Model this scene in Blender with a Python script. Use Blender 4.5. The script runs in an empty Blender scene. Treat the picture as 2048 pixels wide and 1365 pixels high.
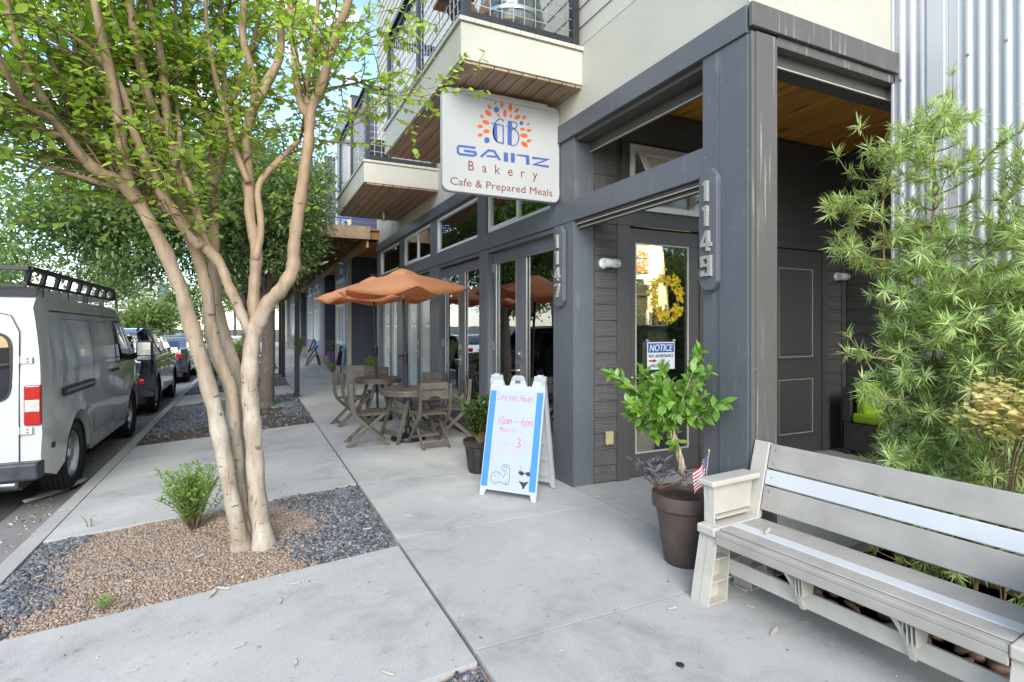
import bpy, bmesh, math, random
import numpy as np
from mathutils import Vector, Matrix
random.seed(7); rng = np.random.default_rng(7)
R = math.radians
C = bpy.context.scene.collection
# ------------------------------------------------------------------ camera, sky, sun, exposure
CAMZ = 1.5; FPX = 1092.0; CXP = 1024.0; HYP = 655.0
TH = math.atan((1024 - 500) / FPX); SN, CS = math.sin(TH), math.cos(TH)
cd = bpy.data.cameras.new('camera'); cam = bpy.data.objects.new('camera', cd); C.objects.link(cam)
cam.location = (0, 0, CAMZ); cam.rotation_euler = (R(90), 0, -TH)
cd.sensor_width = 36; cd.lens = 36 * FPX / 2048; cd.shift_y = -(682.5 - HYP) / 2048
cd.clip_start = 0.05; cd.clip_end = 600
bpy.context.scene.camera = cam
sc = bpy.context.scene
W = bpy.data.worlds.new('World'); sc.world = W; W.use_nodes = True
nt = W.node_tree; nt.nodes.clear()
out = nt.nodes.new('ShaderNodeOutputWorld'); bg = nt.nodes.new('ShaderNodeBackground')
sky = nt.nodes.new('ShaderNodeTexSky'); sky.sky_type = 'NISHITA'; sky.sun_disc = False
SUN_EL, SUN_AZ = R(32), R(201)           # azimuth clockwise from +Y
sky.sun_elevation = SUN_EL; sky.sun_rotation = SUN_AZ; sky.air_density = 1.0; sky.dust_density = 0.35; sky.ozone_density = 3.0
geo = nt.nodes.new('ShaderNodeTexCoord'); mp = nt.nodes.new('ShaderNodeMapping'); mp.inputs['Scale'].default_value = (1, 1, 2.6)
nz = nt.nodes.new('ShaderNodeTexNoise'); nz.inputs['Scale'].default_value = 3.2; nz.inputs['Detail'].default_value = 9; nz.inputs['Roughness'].default_value = .58
cr = nt.nodes.new('ShaderNodeValToRGB'); cr.color_ramp.elements[0].position = .50; cr.color_ramp.elements[1].position = .66
mx = nt.nodes.new('ShaderNodeMixRGB'); mx.inputs[2].default_value = (5.8, 5.8, 5.8, 1)
nt.links.new(geo.outputs['Generated'], mp.inputs['Vector']); nt.links.new(mp.outputs[0], nz.inputs['Vector'])
nt.links.new(nz.outputs['Fac'], cr.inputs[0]); nt.links.new(cr.outputs[0], mx.inputs[0])
tn = nt.nodes.new('ShaderNodeMixRGB'); tn.blend_type = 'MULTIPLY'; tn.inputs[0].default_value = 1; tn.inputs[2].default_value = (1.0, .955, .89, 1); nt.links.new(sky.outputs[0], tn.inputs[1]); nt.links.new(tn.outputs[0], mx.inputs[1]); nt.links.new(mx.outputs[0], bg.inputs[0]); nt.links.new(bg.outputs[0], out.inputs[0])
bg.inputs[1].default_value = 0.15
sd = bpy.data.lights.new('sun', 'SUN'); sd.energy = 1.25; sd.angle = R(36); sd.color = (1, .95, .87)
so = bpy.data.objects.new('sun', sd); C.objects.link(so)
sdir = Vector((math.sin(SUN_AZ) * math.cos(SUN_EL), math.cos(SUN_AZ) * math.cos(SUN_EL), math.sin(SUN_EL)))
so.rotation_euler = sdir.to_track_quat('Z', 'Y').to_euler(); so.location = sdir * 40
sc.view_settings.view_transform = 'Standard'; sc.view_settings.look = 'None'; sc.view_settings.exposure = 1.70; sc.view_settings.gamma = 1

# ------------------------------------------------------------------ measuring helpers (trace real 3-D places)
def ray(u, v):
    a = (u - CXP) / FPX; return Vector((SN + a * CS, CS - a * SN, (HYP - v) / FPX))
O = Vector((0, 0, CAMZ))
def ond(u, v, d): return O + ray(u, v) * d
def onx(u, v, X): r = ray(u, v); return O + r * (X / r.x)
def ony(u, v, Y): r = ray(u, v); return O + r * (Y / r.y)
def onz(u, v, Z=0.0): r = ray(u, v); return O + r * ((Z - CAMZ) / r.z)
def zs(x):
    if x >= .93: return 0.0
    return -.155 * (.93 - x) / 2.38

# ------------------------------------------------------------------ objects
def tag(o, label=None, cat=None, group=None, kind=None):
    if label: o['label'] = label
    if cat: o['category'] = cat
    if group: o['group'] = group
    if kind: o['kind'] = kind
    return o
def thing(name, label, cat, loc=(0, 0, 0), group=None):
    o = bpy.data.objects.new(name, None); C.objects.link(o); o.empty_display_size = .1
    o.location = loc; return tag(o, label, cat, group)
def woff(p):
    v = Vector((0, 0, 0))
    while p is not None: v = v + Vector(p.location); p = p.parent
    return v
def link(name, me, parent, mats=None, smooth=False, bevel=0, seg=2, loc=None, angle=35):
    for m in (mats if isinstance(mats, (list, tuple)) else [mats] if mats else []): me.materials.append(m)
    o = bpy.data.objects.new(name, me); C.objects.link(o)
    if parent is None and loc is not None:
        me.transform(Matrix.Translation(-Vector(loc))); o.location = loc
    if parent is not None:
        of = woff(parent)
        if of.length > 1e-9: me.transform(Matrix.Translation(-of))
        o.parent = parent
    if smooth:
        me.polygons.foreach_set('use_smooth', [True] * len(me.polygons))
        if angle: me.set_sharp_from_angle(angle=R(angle))
    if bevel:
        b = o.modifiers.new('bevel', 'BEVEL'); b.width = bevel; b.segments = seg; b.limit_method = 'ANGLE'; b.angle_limit = R(38)
        if not smooth:
            me.polygons.foreach_set('use_smooth', [True] * len(me.polygons)); b.harden_normals = True
    return o
class MB:
    def __init__(s): s.v = []; s.f = []; s.m = []
    def add(s, vs, fs, m=0):
        b = len(s.v); s.v += [tuple(p) for p in vs]; s.f += [tuple(i + b for i in f) for f in fs]; s.m += [m] * len(fs); return s
    def box(s, x0, x1, y0, y1, z0, z1, m=0):
        if x0 > x1: x0, x1 = x1, x0
        if y0 > y1: y0, y1 = y1, y0
        if z0 > z1: z0, z1 = z1, z0
        return s.add([(x0, y0, z0), (x1, y0, z0), (x1, y1, z0), (x0, y1, z0), (x0, y0, z1), (x1, y0, z1), (x1, y1, z1), (x0, y1, z1)],
              [(0, 3, 2, 1), (4, 5, 6, 7), (0, 1, 5, 4), (1, 2, 6, 5), (2, 3, 7, 6), (3, 0, 4, 7)], m)
    def bar(s, a, b, w, h, up=(0, 0, 1), m=0):
        a, b = Vector(a), Vector(b); d = (b - a).normalized(); u = Vector(up)
        if abs(d.dot(u)) > .98: u = Vector((1, 0, 0))
        x = d.cross(u).normalized(); z = x.cross(d).normalized(); x = x * w / 2; z = z * h / 2
        vs = [a - x - z, a + x - z, a + x + z, a - x + z, b - x - z, b + x - z, b + x + z, b - x + z]
        return s.add(vs, [(0, 1, 2, 3), (4, 7, 6, 5), (0, 4, 5, 1), (1, 5, 6, 2), (2, 6, 7, 3), (3, 7, 4, 0)], m)
    def prism(s, poly, o, u, v, n, t, m=0):
        o, u, v, n = Vector(o), Vector(u), Vector(v), Vector(n)
        a = [o + u * p[0] + v * p[1] for p in poly]; b = [p + n * t for p in a]; k = len(poly)
        fs = [tuple(range(k - 1, -1, -1)), tuple(range(k, 2 * k))] + [(i, (i + 1) % k, (i + 1) % k + k, i + k) for i in range(k)]
        if u.cross(v).dot(n) < 0: fs = [tuple(reversed(f)) for f in fs]
        return s.add(a + b, fs, m)
    def tube(s, pts, rad, n=8, m=0, cap=True, flat=1.0):
        pts = [Vector(p) for p in pts]; k = len(pts)
        if not isinstance(rad, (list, tuple)): rad = [rad] * k
        d0 = (pts[1] - pts[0]).normalized(); ref = Vector((0, 0, 1)) if abs(d0.z) < .9 else Vector((1, 0, 0))
        x = d0.cross(ref).normalized(); vs = []; fs = []
        for i in range(k):
            d = (pts[min(i + 1, k - 1)] - pts[max(i - 1, 0)])
            d = d.normalized() if d.length > 1e-9 else d0
            x = (x - d * x.dot(d)); x = x.normalized() if x.length > 1e-6 else d.orthogonal().normalized()
            y = d.cross(x)
            for j in range(n):
                a = 2 * math.pi * j / n; vs.append(pts[i] + (x * math.cos(a) + y * math.sin(a) * flat) * rad[i])
        for i in range(k - 1):
            for j in range(n):
                j2 = (j + 1) % n; fs.append((i * n + j, i * n + j2, (i + 1) * n + j2, (i + 1) * n + j))
        if cap: fs.append(tuple(range(n - 1, -1, -1))); fs.append(tuple(range((k - 1) * n, k * n)))
        return s.add(vs, fs, m)
    def lathe(s, prof, c=(0, 0, 0), n=32, m=0, ax=None):
        c = Vector(c); vs = []; fs = []; k = len(prof)
        for r, z in prof:
            for j in range(n):
                a = 2 * math.pi * j / n
                p = Vector((r * math.cos(a), r * math.sin(a), z))
                if ax: p = ax @ p
                vs.append(c + p)
        for i in range(k - 1):
            for j in range(n):
                j2 = (j + 1) % n; fs.append((i * n + j, i * n + j2, (i + 1) * n + j2, (i + 1) * n + j))
        return s.add(vs, fs, m)
    def disc(s, c, r, n=24, t=.01, m=0, u=(1, 0, 0), v=(0, 1, 0), nn=(0, 0, 1)):
        return s.prism([(r * math.cos(2 * math.pi * i / n), r * math.sin(2 * math.pi * i / n)) for i in range(n)], c, u, v, nn, t, m)
    def build(s, name, mats, parent=None, smooth=False, bevel=0, seg=2, loc=None, angle=35):
        me = bpy.data.meshes.new(name); me.from_pydata([tuple(p) for p in s.v], [], s.f); me.validate()
        o = link(name, me, parent, mats, smooth, bevel, seg, loc, angle)
        if isinstance(mats, (list, tuple)) and len(mats) > 1 and len(me.polygons) == len(s.m): me.polygons.foreach_set('material_index', s.m)
        return o
def npmesh(name, V, F, parent, mat, smooth=False, loc=None):
    """V (n,3), F (m,k) constant k"""
    me = bpy.data.meshes.new(name); V = np.asarray(V, np.float32); F = np.asarray(F, np.int32)
    me.vertices.add(len(V)); me.vertices.foreach_set('co', V.ravel())
    k = F.shape[1]; me.loops.add(F.size); me.loops.foreach_set('vertex_index', F.ravel())
    me.polygons.add(len(F)); me.polygons.foreach_set('loop_start', np.arange(0, F.size, k, dtype=np.int32))
    me.update(calc_edges=True)
    return link(name, me, parent, mat, smooth, loc=loc, angle=0)
def copy_tree(o, parent=None):
    c = o.copy(); C.objects.link(c); c.parent = parent
    for ch in list(o.children): copy_tree(ch, c)
    return c

# ------------------------------------------------------------------ materials
def newmat(name):
    m = bpy.data.materials.new(name); m.use_nodes = True; n = m.node_tree
    return m, n, n.nodes['Principled BSDF']
def rgb(c): return (c[0], c[1], c[2], 1)
def mixc(n, fac, a, b):
    x = n.nodes.new('ShaderNodeMixRGB')
    if fac is not None: n.links.new(fac, x.inputs[0])
    for i, q in ((1, a), (2, b)):
        if hasattr(q, 'links') or hasattr(q, 'is_linked'): n.links.new(q, x.inputs[i])
        else: x.inputs[i].default_value = rgb(q)
    return x.outputs[0]
def coords(n, scale=(1, 1, 1), kind='Object', rot=(0, 0, 0)):
    t = n.nodes.new('ShaderNodeTexCoord'); m = n.nodes.new('ShaderNodeMapping')
    m.inputs['Scale'].default_value = scale; m.inputs['Rotation'].default_value = rot
    n.links.new(t.outputs[kind], m.inputs[0]); return m.outputs[0]
def noise(n, vec, scale=5, detail=5, rough=.55, lo=.35, hi=.65, dist=0):
    x = n.nodes.new('ShaderNodeTexNoise'); x.inputs['Scale'].default_value = scale; x.inputs['Detail'].default_value = detail
    x.inputs['Roughness'].default_value = rough; x.inputs['Distortion'].default_value = dist
    n.links.new(vec, x.inputs['Vector'])
    r = n.nodes.new('ShaderNodeValToRGB'); r.color_ramp.elements[0].position = lo; r.color_ramp.elements[1].position = hi
    n.links.new(x.outputs['Fac'], r.inputs[0]); return r.outputs[0], x.outputs['Fac']
def bump(n, b, h, strength=.3, dist=.01, prev=None):
    x = n.nodes.new('ShaderNodeBump'); x.inputs['Strength'].default_value = strength; x.inputs['Distance'].default_value = dist
    n.links.new(h, x.inputs['Height'])
    if prev is not None: n.links.new(prev, x.inputs['Normal'])
    n.links.new(x.outputs[0], b.inputs['Normal']); return x.outputs[0]
def island(n):
    g = n.nodes.new('ShaderNodeNewGeometry'); return g.outputs['Random Per Island']
def plain(name, col, rough=.5, metal=0, var=.12, scale=6, spec=.5, coat=0, bmp=0, bscale=60):
    m, n, b = newmat(name); v = coords(n)
    f, _ = noise(n, v, scale, 6, .6, .3, .7)
    c2 = tuple(max(0, c * (1 - var * 1.6)) for c in col); c1 = tuple(min(1, c * (1 + var * .5)) for c in col)
    n.links.new(mixc(n, f, c2, c1), b.inputs['Base Color'])
    b.inputs['Roughness'].default_value = rough; b.inputs['Metallic'].default_value = metal
    b.inputs['Specular IOR Level'].default_value = spec; b.inputs['Coat Weight'].default_value = coat
    if bmp:
        _, h = noise(n, v, bscale, 4); bump(n, b, h, bmp, .004)
    return m
M = {}
def concrete(name, base, dark, stain=.5):
    m, n, b = newmat(name); v = coords(n)
    f1, _ = noise(n, v, .7, 9, .66, .41, .60, .5); f2, _ = noise(n, v, 3.2, 9, .68, .38, .66, .6); f3, h3 = noise(n, v, 150, 3, .6, .3, .75)
    f4, _ = noise(n, v, 14, 7, .7, .60, .74)
    c = mixc(n, f1, dark, base); 
    c = mixc(n, f2, tuple(x * .83 for x in base), c)
    x = n.nodes.new('ShaderNodeMixRGB'); x.blend_type = 'MULTIPLY'; x.inputs[0].default_value = .3; n.links.new(c, x.inputs[1]); n.links.new(f3, x.inputs[2])
    y = n.nodes.new('ShaderNodeMixRGB'); y.blend_type = 'MULTIPLY'; y.inputs[0].default_value = stain; n.links.new(x.outputs[0], y.inputs[1]); 
    inv = n.nodes.new('ShaderNodeInvert'); n.links.new(f4, inv.inputs[1]); z = mixc(n, inv.outputs[0], (.55, .52, .47), (1, 1, 1)); n.links.new(z, y.inputs[2])
    fz, _ = noise(n, v, 9, 9, .75, .66, .72, .3); z2 = mixc(n, fz, (1, 1, 1), (.60, .58, .55)); y2 = n.nodes.new('ShaderNodeMixRGB'); y2.blend_type = 'MULTIPLY'; y2.inputs[0].default_value = .6; n.links.new(y.outputs[0], y2.inputs[1]); n.links.new(z2, y2.inputs[2]); y = y2
    vo = n.nodes.new('ShaderNodeTexVoronoi'); vo.inputs['Scale'].default_value = 3.1; n.links.new(v, vo.inputs['Vector']); vr = n.nodes.new('ShaderNodeMapRange'); vr.inputs[1].default_value = .035; vr.inputs[2].default_value = .05; n.links.new(vo.outputs['Distance'], vr.inputs[0])
    y3 = n.nodes.new('ShaderNodeMixRGB'); y3.blend_type = 'MULTIPLY'; y3.inputs[0].default_value = .55; n.links.new(y.outputs[0], y3.inputs[1]); n.links.new(mixc(n, vr.outputs[0], (.35, .34, .33), (1, 1, 1)), y3.inputs[2]); y = y3
    # broom brushed lines
    vb = coords(n, (3, 120, 1)); _, hb = noise(n, vb, 1.5, 3)
    pv = bump(n, b, hb, .10, .003); bump(n, b, h3, .35, .004, pv)
    n.links.new(y.outputs[0], b.inputs['Base Color']); b.inputs['Roughness'].default_value = .88; return m
M['concrete'] = concrete('sidewalk_concrete', (.58, .57, .54), (.34, .335, .32), .9)
M['concrete_entry'] = concrete('porch_concrete', (.52, .50, .46), (.36, .345, .32), .8)
M['kerb'] = concrete('kerb_concrete', (.52, .50, .47), (.36, .345, .33), .9)
M['gutter'] = concrete('gutter_concrete', (.34, .325, .31), (.21, .20, .19), .9)
M['asphalt'] = concrete('asphalt', (.10, .10, .10), (.065, .065, .066), .6)
M['tan_concrete'] = concrete('tan_concrete', (.46, .42, .34), (.38, .34, .27), .6)

def paint(name, col, rough=.42, wear=.0, grain=False, streak=False):
    m, n, b = newmat(name); v = coords(n)
    f, _ = noise(n, v, 1.6, 6, .6, .3, .72); f2, h2 = noise(n, v, 40, 6, .65, .3, .7)
    c = mixc(n, f, tuple(x * .84 for x in col), tuple(min(1, x * 1.1) for x in col))
    c = mixc(n, f2, c, tuple(min(1, x * 1.07) for x in col))
    if wear:
        fw, _ = noise(n, v, 38, 5, .62, .705, .725); c = mixc(n, fw, c, (.42, .41, .38))
        fd, _ = noise(n, coords(n, (8, 8, 1.3)), 2, 6, .7, .58, .8); c = mixc(n, fd, c, tuple(min(1, x * 1.6 + .03) for x in col))
    if streak:
        fs, _ = noise(n, coords(n, (30, 30, .9)), 1.6, 3, .5, .60, .70); c = mixc(n, fs, c, (.30, .29, .27))
    n.links.new(c, b.inputs['Base Color']); b.inputs['Roughness'].default_value = rough
    if grain:
        vg = coords(n, (.8, .8, 7)); w = n.nodes.new('ShaderNodeTexWave'); w.wave_type = 'BANDS'; w.bands_direction = 'Z'
        w.inputs['Scale'].default_value = 3.2; w.inputs['Distortion'].default_value = 9; w.inputs['Detail'].default_value = 3; w.inputs['Detail Scale'].default_value = 1.1
        n.links.new(vg, w.inputs[0])
        p = bump(n, b, w.outputs['Fac'], .75, .006); bump(n, b, h2, .2, .002, p)
    else: bump(n, b, h2, .18, .002)
    return m
M['slate'] = paint('slate_sky_lit_paint', (.100, .108, .122), .42, 1)  # slate paint with the cool sky light of the street face in its tone
M['slate_front'] = paint('slate_warm_lit_paint', (.105, .103, .096), .5, 1, streak=True)  # same slate paint, warm light on the front faces put into its tone
M['siding'] = paint('charcoal_siding', (.108, .102, .095), .5, 1, True)
M['charcoal'] = paint('charcoal_paint', (.082, .075, .067), .45, 0)
M['cream'] = paint('cream_stucco', (.47, .455, .385), .7)
M['white_trim'] = paint('white_trim', (.74, .74, .71), .45)
M['blue_siding'] = paint('blue_siding', (.24, .30, .41), .6)
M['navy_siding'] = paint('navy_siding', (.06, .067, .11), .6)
M['beige_trim'] = paint('beige_trim', (.46, .43, .36), .6)
M['tan_wall'] = paint('tan_wall', (.50, .40, .27), .7)
def wood(name, light, dark, knots, width=.1, axis=1, rough=.5, across=0):
    """boards run along `axis`; `across` is the axis boards are laid side by side"""
    m, n, b = newmat(name)
    s = [9, 9, 9]; s[axis] = .9
    v = coords(n, tuple(s)); f, h = noise(n, v, 2.2, 9, .68, .3, .72, .8)
    v0 = coords(n); t = n.nodes.new('ShaderNodeSeparateXYZ'); n.links.new(v0, t.inputs[0])
    mt = n.nodes.new('ShaderNodeMath'); mt.operation = 'DIVIDE'; mt.inputs[1].default_value = width; n.links.new(t.outputs[across], mt.inputs[0])
    fl = n.nodes.new('ShaderNodeMath'); fl.operation = 'FLOOR'; n.links.new(mt.outputs[0], fl.inputs[0])
    wn = n.nodes.new('ShaderNodeTexWhiteNoise'); wn.noise_dimensions = '1D'; n.links.new(fl.outputs[0], wn.inputs['W'])
    c = mixc(n, f, dark, light)
    y = n.nodes.new('ShaderNodeMixRGB'); y.blend_type = 'MULTIPLY'; y.inputs[0].default_value = 1; n.links.new(c, y.inputs[1])
    n.links.new(mixc(n, wn.outputs['Value'], (.62, .6, .58), (1.0, 1.0, 1.0)), y.inputs[2])
    s2 = [5, 5, 5]; s2[axis] = 2.2
    fk, _ = noise(n, coords(n, tuple(s2)), 1.6, 3, .5, .66, .74); c = mixc(n, fk, y.outputs[0], knots)
    n.links.new(c, b.inputs['Base Color']); b.inputs['Roughness'].default_value = rough; bump(n, b, h, .3, .003); return m
M['pine'] = wood('orange_pine_boards', (.88, .42, .075), (.66, .28, .04), (.26, .09, .02), .09, 1, .42, 0)
M['deckwood'] = wood('weathered_deck_boards', (.58, .43, .29), (.34, .235, .15), (.14, .08, .045), .134, 1, .75, 0)
M['joist'] = wood('brown_joist', (.36, .20, .09), (.2, .10, .045), (.1, .05, .02), .2, 0, .7, 1)
M['fir'] = wood('yellow_fir_beam', (.60, .40, .17), (.42, .25, .09), (.2, .1, .04), .5, 1, .6, 2)
def metal(name, col, rough=.35, mt=1.0, var=.1): return plain(name, col, rough, mt, var, 9)
M['dark_metal'] = plain('dark_metal', (.035, .037, .042), .4, .3, .2)
M['black'] = plain('black_plastic', (.018, .018, .02), .4, 0, .2)
M['black_rubber'] = plain('tyre_rubber', (.025, .025, .026), .8, 0, .25, 20)
M['galv'] = metal('galvanised_steel', (.55, .56, .57), .38)
M['chrome'] = metal('chrome', (.75, .75, .76), .15)
M['brass'] = metal('satin_nickel', (.62, .58, .48), .3)
m, n, b = newmat('corrugated_zinc'); v = coords(n, (1, 1, .35)); f, _ = noise(n, v, 3, 6, .6, .3, .75)
n.links.new(mixc(n, f, (.50, .51, .52), (.60, .60, .61)), b.inputs['Base Color']); b.inputs['Metallic'].default_value = .25; b.inputs['Roughness'].default_value = .55; M['zinc'] = m
def glass(name, tint, refl=.1, trans=.9, rough=0.0):
    m = bpy.data.materials.new(name); m.use_nodes = True; n = m.node_tree; n.nodes.clear()
    o = n.nodes.new('ShaderNodeOutputMaterial'); t = n.nodes.new('ShaderNodeBsdfTransparent'); g = n.nodes.new('ShaderNodeBsdfGlossy')
    t.inputs[0].default_value = rgb(tint); g.inputs[0].default_value = (.95, .97, 1, 1); g.inputs['Roughness'].default_value = rough
    lw = n.nodes.new('ShaderNodeFresnel'); lw.inputs[0].default_value = 1.5
    ma = n.nodes.new('ShaderNodeMath'); ma.operation = 'MULTIPLY_ADD'; ma.inputs[1].default_value = 1.2; ma.inputs[2].default_value = refl; ma.use_clamp = True
    vv = coords(n); nx = n.nodes.new('ShaderNodeTexNoise'); nx.inputs['Scale'].default_value = .9; n.links.new(vv, nx.inputs[0])
    bm = n.nodes.new('ShaderNodeBump'); bm.inputs['Strength'].default_value = .08; bm.inputs['Distance'].default_value = .03; n.links.new(nx.outputs['Fac'], bm.inputs['Height']); n.links.new(bm.outputs[0], g.inputs['Normal'])
    x = n.nodes.new('ShaderNodeMixShader'); n.links.new(lw.outputs[0], ma.inputs[0]); n.links.new(ma.outputs[0], x.inputs[0])
    n.links.new(t.outputs[0], x.inputs[1]); n.links.new(g.outputs[0], x.inputs[2]); n.links.new(x.outputs[0], o.inputs[0]); return m
M['glass'] = glass('window_glass', (.76, .82, .80), .14)
M['carglass'] = glass('car_glass', (.16, .18, .18), .10)
M['film'] = plain('white_window_film', (.60, .64, .63), .12, 0, .04, 2, .6)
M['white_film_print'] = plain('film_print_white', (.85, .87, .87), .3)
m = bpy.data.materials.new('curtain'); M['curtain'] = plain('white_curtain', (.62, .64, .62), .9, 0, .05)
def carpaint(name, col, mt=.0, flake=.0): 
    m = plain(name, col, .16, mt, .05, 1.5, .5, 1.0); return m
M['van_white'] = carpaint('van_white_paint', (.55, .56, .54))
M['suv_paint'] = carpaint('dark_grey_metallic', (.05, .055, .07), .5)
M['sedan_paint'] = carpaint('slate_metallic', (.10, .12, .15), .5)
M['silver_paint'] = carpaint('silver_metallic', (.5, .51, .52), .5)
M['red_lens'] = plain('red_lens', (.42, .012, .010), .12, 0, .1, 20, .6, 1)
M['clear_lens'] = plain('clear_lens', (.62, .55, .50), .12, 0, .2, 25, .6, 1)
M['mirror'] = metal('mirror_glass', (.85, .87, .88), .02)
M['bumper'] = plain('bumper_plastic', (.04, .043, .06), .5, 0, .35, 12)
M['pvc_cream'] = plain('bench_cream_resin', (.47, .44, .385), .45, 0, .10, 5, bmp=.15, bscale=90)
M['pvc_grey'] = plain('bench_taupe_resin', (.345, .325, .29), .42, 0, .12, 5, bmp=.15, bscale=90)
M['pvc_white'] = plain('bench_white_strip', (.52, .53, .54), .4, 0, .04, 5)
M['chair'] = plain('brown_grey_resin', (.125, .107, .083), .5, 0, .22, 7, bmp=.3, bscale=40)
m, n, b = newmat('orange_umbrella_fabric'); v = coords(n); f, _ = noise(n, v, 3, 5); _, hw = noise(n, v, 320, 2)
n.links.new(mixc(n, f, (.93, .52, .24), (.97, .60, .31)), b.inputs['Base Color']); b.inputs['Roughness'].default_value = .85; bump(n, b, hw, .15, .002)
tr = n.nodes.new('ShaderNodeBsdfTranslucent'); tr.inputs[0].default_value = (.9, .30, .06, 1); ms = n.nodes.new('ShaderNodeMixShader'); ms.inputs[0].default_value = .5
n.links.new(b.outputs[0], ms.inputs[1]); n.links.new(tr.outputs[0], ms.inputs[2]); n.links.new(ms.outputs[0], n.nodes['Material Output'].inputs[0]); M['umbrella'] = m
def leafmat(name, cols, trans=.35, rough=.45, tcol=None, scale=2.0):
    m, n, b = newmat(name); ri = island(n); r = n.nodes.new('ShaderNodeValToRGB'); r.color_ramp.interpolation = 'LINEAR'
    els = r.color_ramp.elements; els[0].color = rgb(cols[0]); els[1].color = rgb(cols[-1])
    for i, c in enumerate(cols[1:-1]): e = els.new((i + 1) / (len(cols) - 1)); e.color = rgb(c)
    n.links.new(ri, r.inputs[0]); f, _ = noise(n, coords(n), scale, 3, .5, .35, .65)
    y = n.nodes.new('ShaderNodeMixRGB'); y.blend_type = 'MULTIPLY'; y.inputs[0].default_value = .45; n.links.new(r.outputs[0], y.inputs[1]); n.links.new(mixc(n, f, (.6, .62, .6), (1, 1, 1)), y.inputs[2])
    n.links.new(y.outputs[0], b.inputs['Base Color']); b.inputs['Roughness'].default_value = rough
    t = n.nodes.new('ShaderNodeBsdfTranslucent')
    g = n.nodes.new('ShaderNodeMixRGB'); g.blend_type = 'MULTIPLY'; g.inputs[0].default_value = 1; g.inputs[2].default_value = rgb(tcol or (2.0, 2.0, .7)); n.links.new(y.outputs[0], g.inputs[1]); n.links.new(g.outputs[0], t.inputs[0])
    x = n.nodes.new('ShaderNodeMixShader'); x.inputs[0].default_value = trans; n.links.new(b.outputs[0], x.inputs[1]); n.links.new(t.outputs[0], x.inputs[2])
    n.links.new(x.outputs[0], n.nodes['Material Output'].inputs[0]); return m
M['leaf_myrtle'] = leafmat('myrtle_leaf', [(.19, .29, .055), (.30, .43, .085), (.46, .60, .15), (.23, .35, .07)], .55, .4, (1.9, 1.9, .9))
M['leaf_oak'] = leafmat('oak_leaf', [(.09, .15, .06), (.15, .235, .085), (.24, .34, .13), (.11, .19, .08)], .35, .35)
M['leaf_far'] = leafmat('far_leaf', [(.13, .20, .06), (.22, .31, .10), (.33, .41, .15)], .35, .5, (1.7, 1.7, .9))
M['leaf_dark'] = leafmat('dark_leaf', [(.03, .07, .02), (.06, .12, .03), (.09, .16, .04)], .3, .4)
M['leaf_podo'] = leafmat('podocarpus_leaf', [(.17, .27, .10), (.29, .42, .15), (.42, .54, .20), (.58, .60, .27)], .3, .38, None, 1.3)
M['leaf_nandina'] = leafmat('nandina_leaf', [(.66, .56, .18), (.74, .54, .28), (.52, .56, .16), (.78, .62, .32)], .35, .4, (1.2, 1.2, 1))
M['leaf_shrub'] = leafmat('braided_shrub_leaf', [(.09, .20, .025), (.16, .32, .04), (.26, .44, .08), (.10, .22, .04)], .3, .32)
M['leaf_purple'] = leafmat('purple_leaf', [(.13, .11, .14), (.22, .20, .23), (.14, .15, .13)], .2, .5, (1.2, 1.1, 1.3))
M['leaf_small'] = leafmat('low_shrub_leaf', [(.16, .29, .07), (.26, .42, .11), (.38, .52, .17)], .35)
M['flower'] = leafmat('yellow_petals', [(.86, .62, .02), (.92, .76, .05), (.80, .50, .02)], .3, .6, (1.2, 1.2, .6))
def barkmat(name, a, b_, c, sc=(6, 6, 1.2), bs=.4, rough=.7, th=(.47, .68)):
    m, n, b = newmat(name); v = coords(n, sc); f, h = noise(n, v, 3, 8, .62, .35, .65, .5); f2, h2 = noise(n, coords(n, (1, 1, .4)), 9, 5, .6, th[0], th[1])
    x = mixc(n, f, a, b_); x = mixc(n, f2, x, c)
    fp_, _ = noise(n, coords(n, (1, 1, .28)), 17, 6, .65, .60, .66, .8); x = mixc(n, fp_, x, tuple(q * .62 for q in a))
    if name == 'myrtle_bark':      # young upper wood is tan orange, old wood at the foot pale
        tc = n.nodes.new('ShaderNodeTexCoord'); sx = n.nodes.new('ShaderNodeSeparateXYZ'); n.links.new(tc.outputs['Object'], sx.inputs[0])
        mr = n.nodes.new('ShaderNodeMapRange'); mr.inputs[1].default_value = .9; mr.inputs[2].default_value = 2.4; n.links.new(sx.outputs[2], mr.inputs[0])
        x = mixc(n, mr.outputs[0], x, mixc(n, f, (.26, .165, .095), (.39, .27, .165)))
    f3, _ = noise(n, coords(n, (1, 1, 2.5)), 14, 4, .5, .655, .69); x = mixc(n, f3, x, tuple(q * .45 for q in a))
    n.links.new(x, b.inputs['Base Color']); b.inputs['Roughness'].default_value = rough
    p = bump(n, b, h, bs, .01); bump(n, b, h2, bs * .7, .006, p); return m
M['bark_myrtle'] = barkmat('myrtle_bark', (.27, .215, .155), (.39, .32, .24), (.49, .45, .38))
M['bark_oak'] = barkmat('oak_bark', (.09, .075, .06), (.17, .145, .12), (.12, .10, .085), (14, 14, 3), 1.0, .9)
M['twig'] = plain('brown_twig', (.20, .13, .08), .8, 0, .3, 20)
M['stem_green'] = plain('yellow_green_stem', (.26, .20, .08), .6, 0, .2, 20)
M['braid'] = plain('braided_trunk', (.42, .34, .24), .7, 0, .3, 25)
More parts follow.
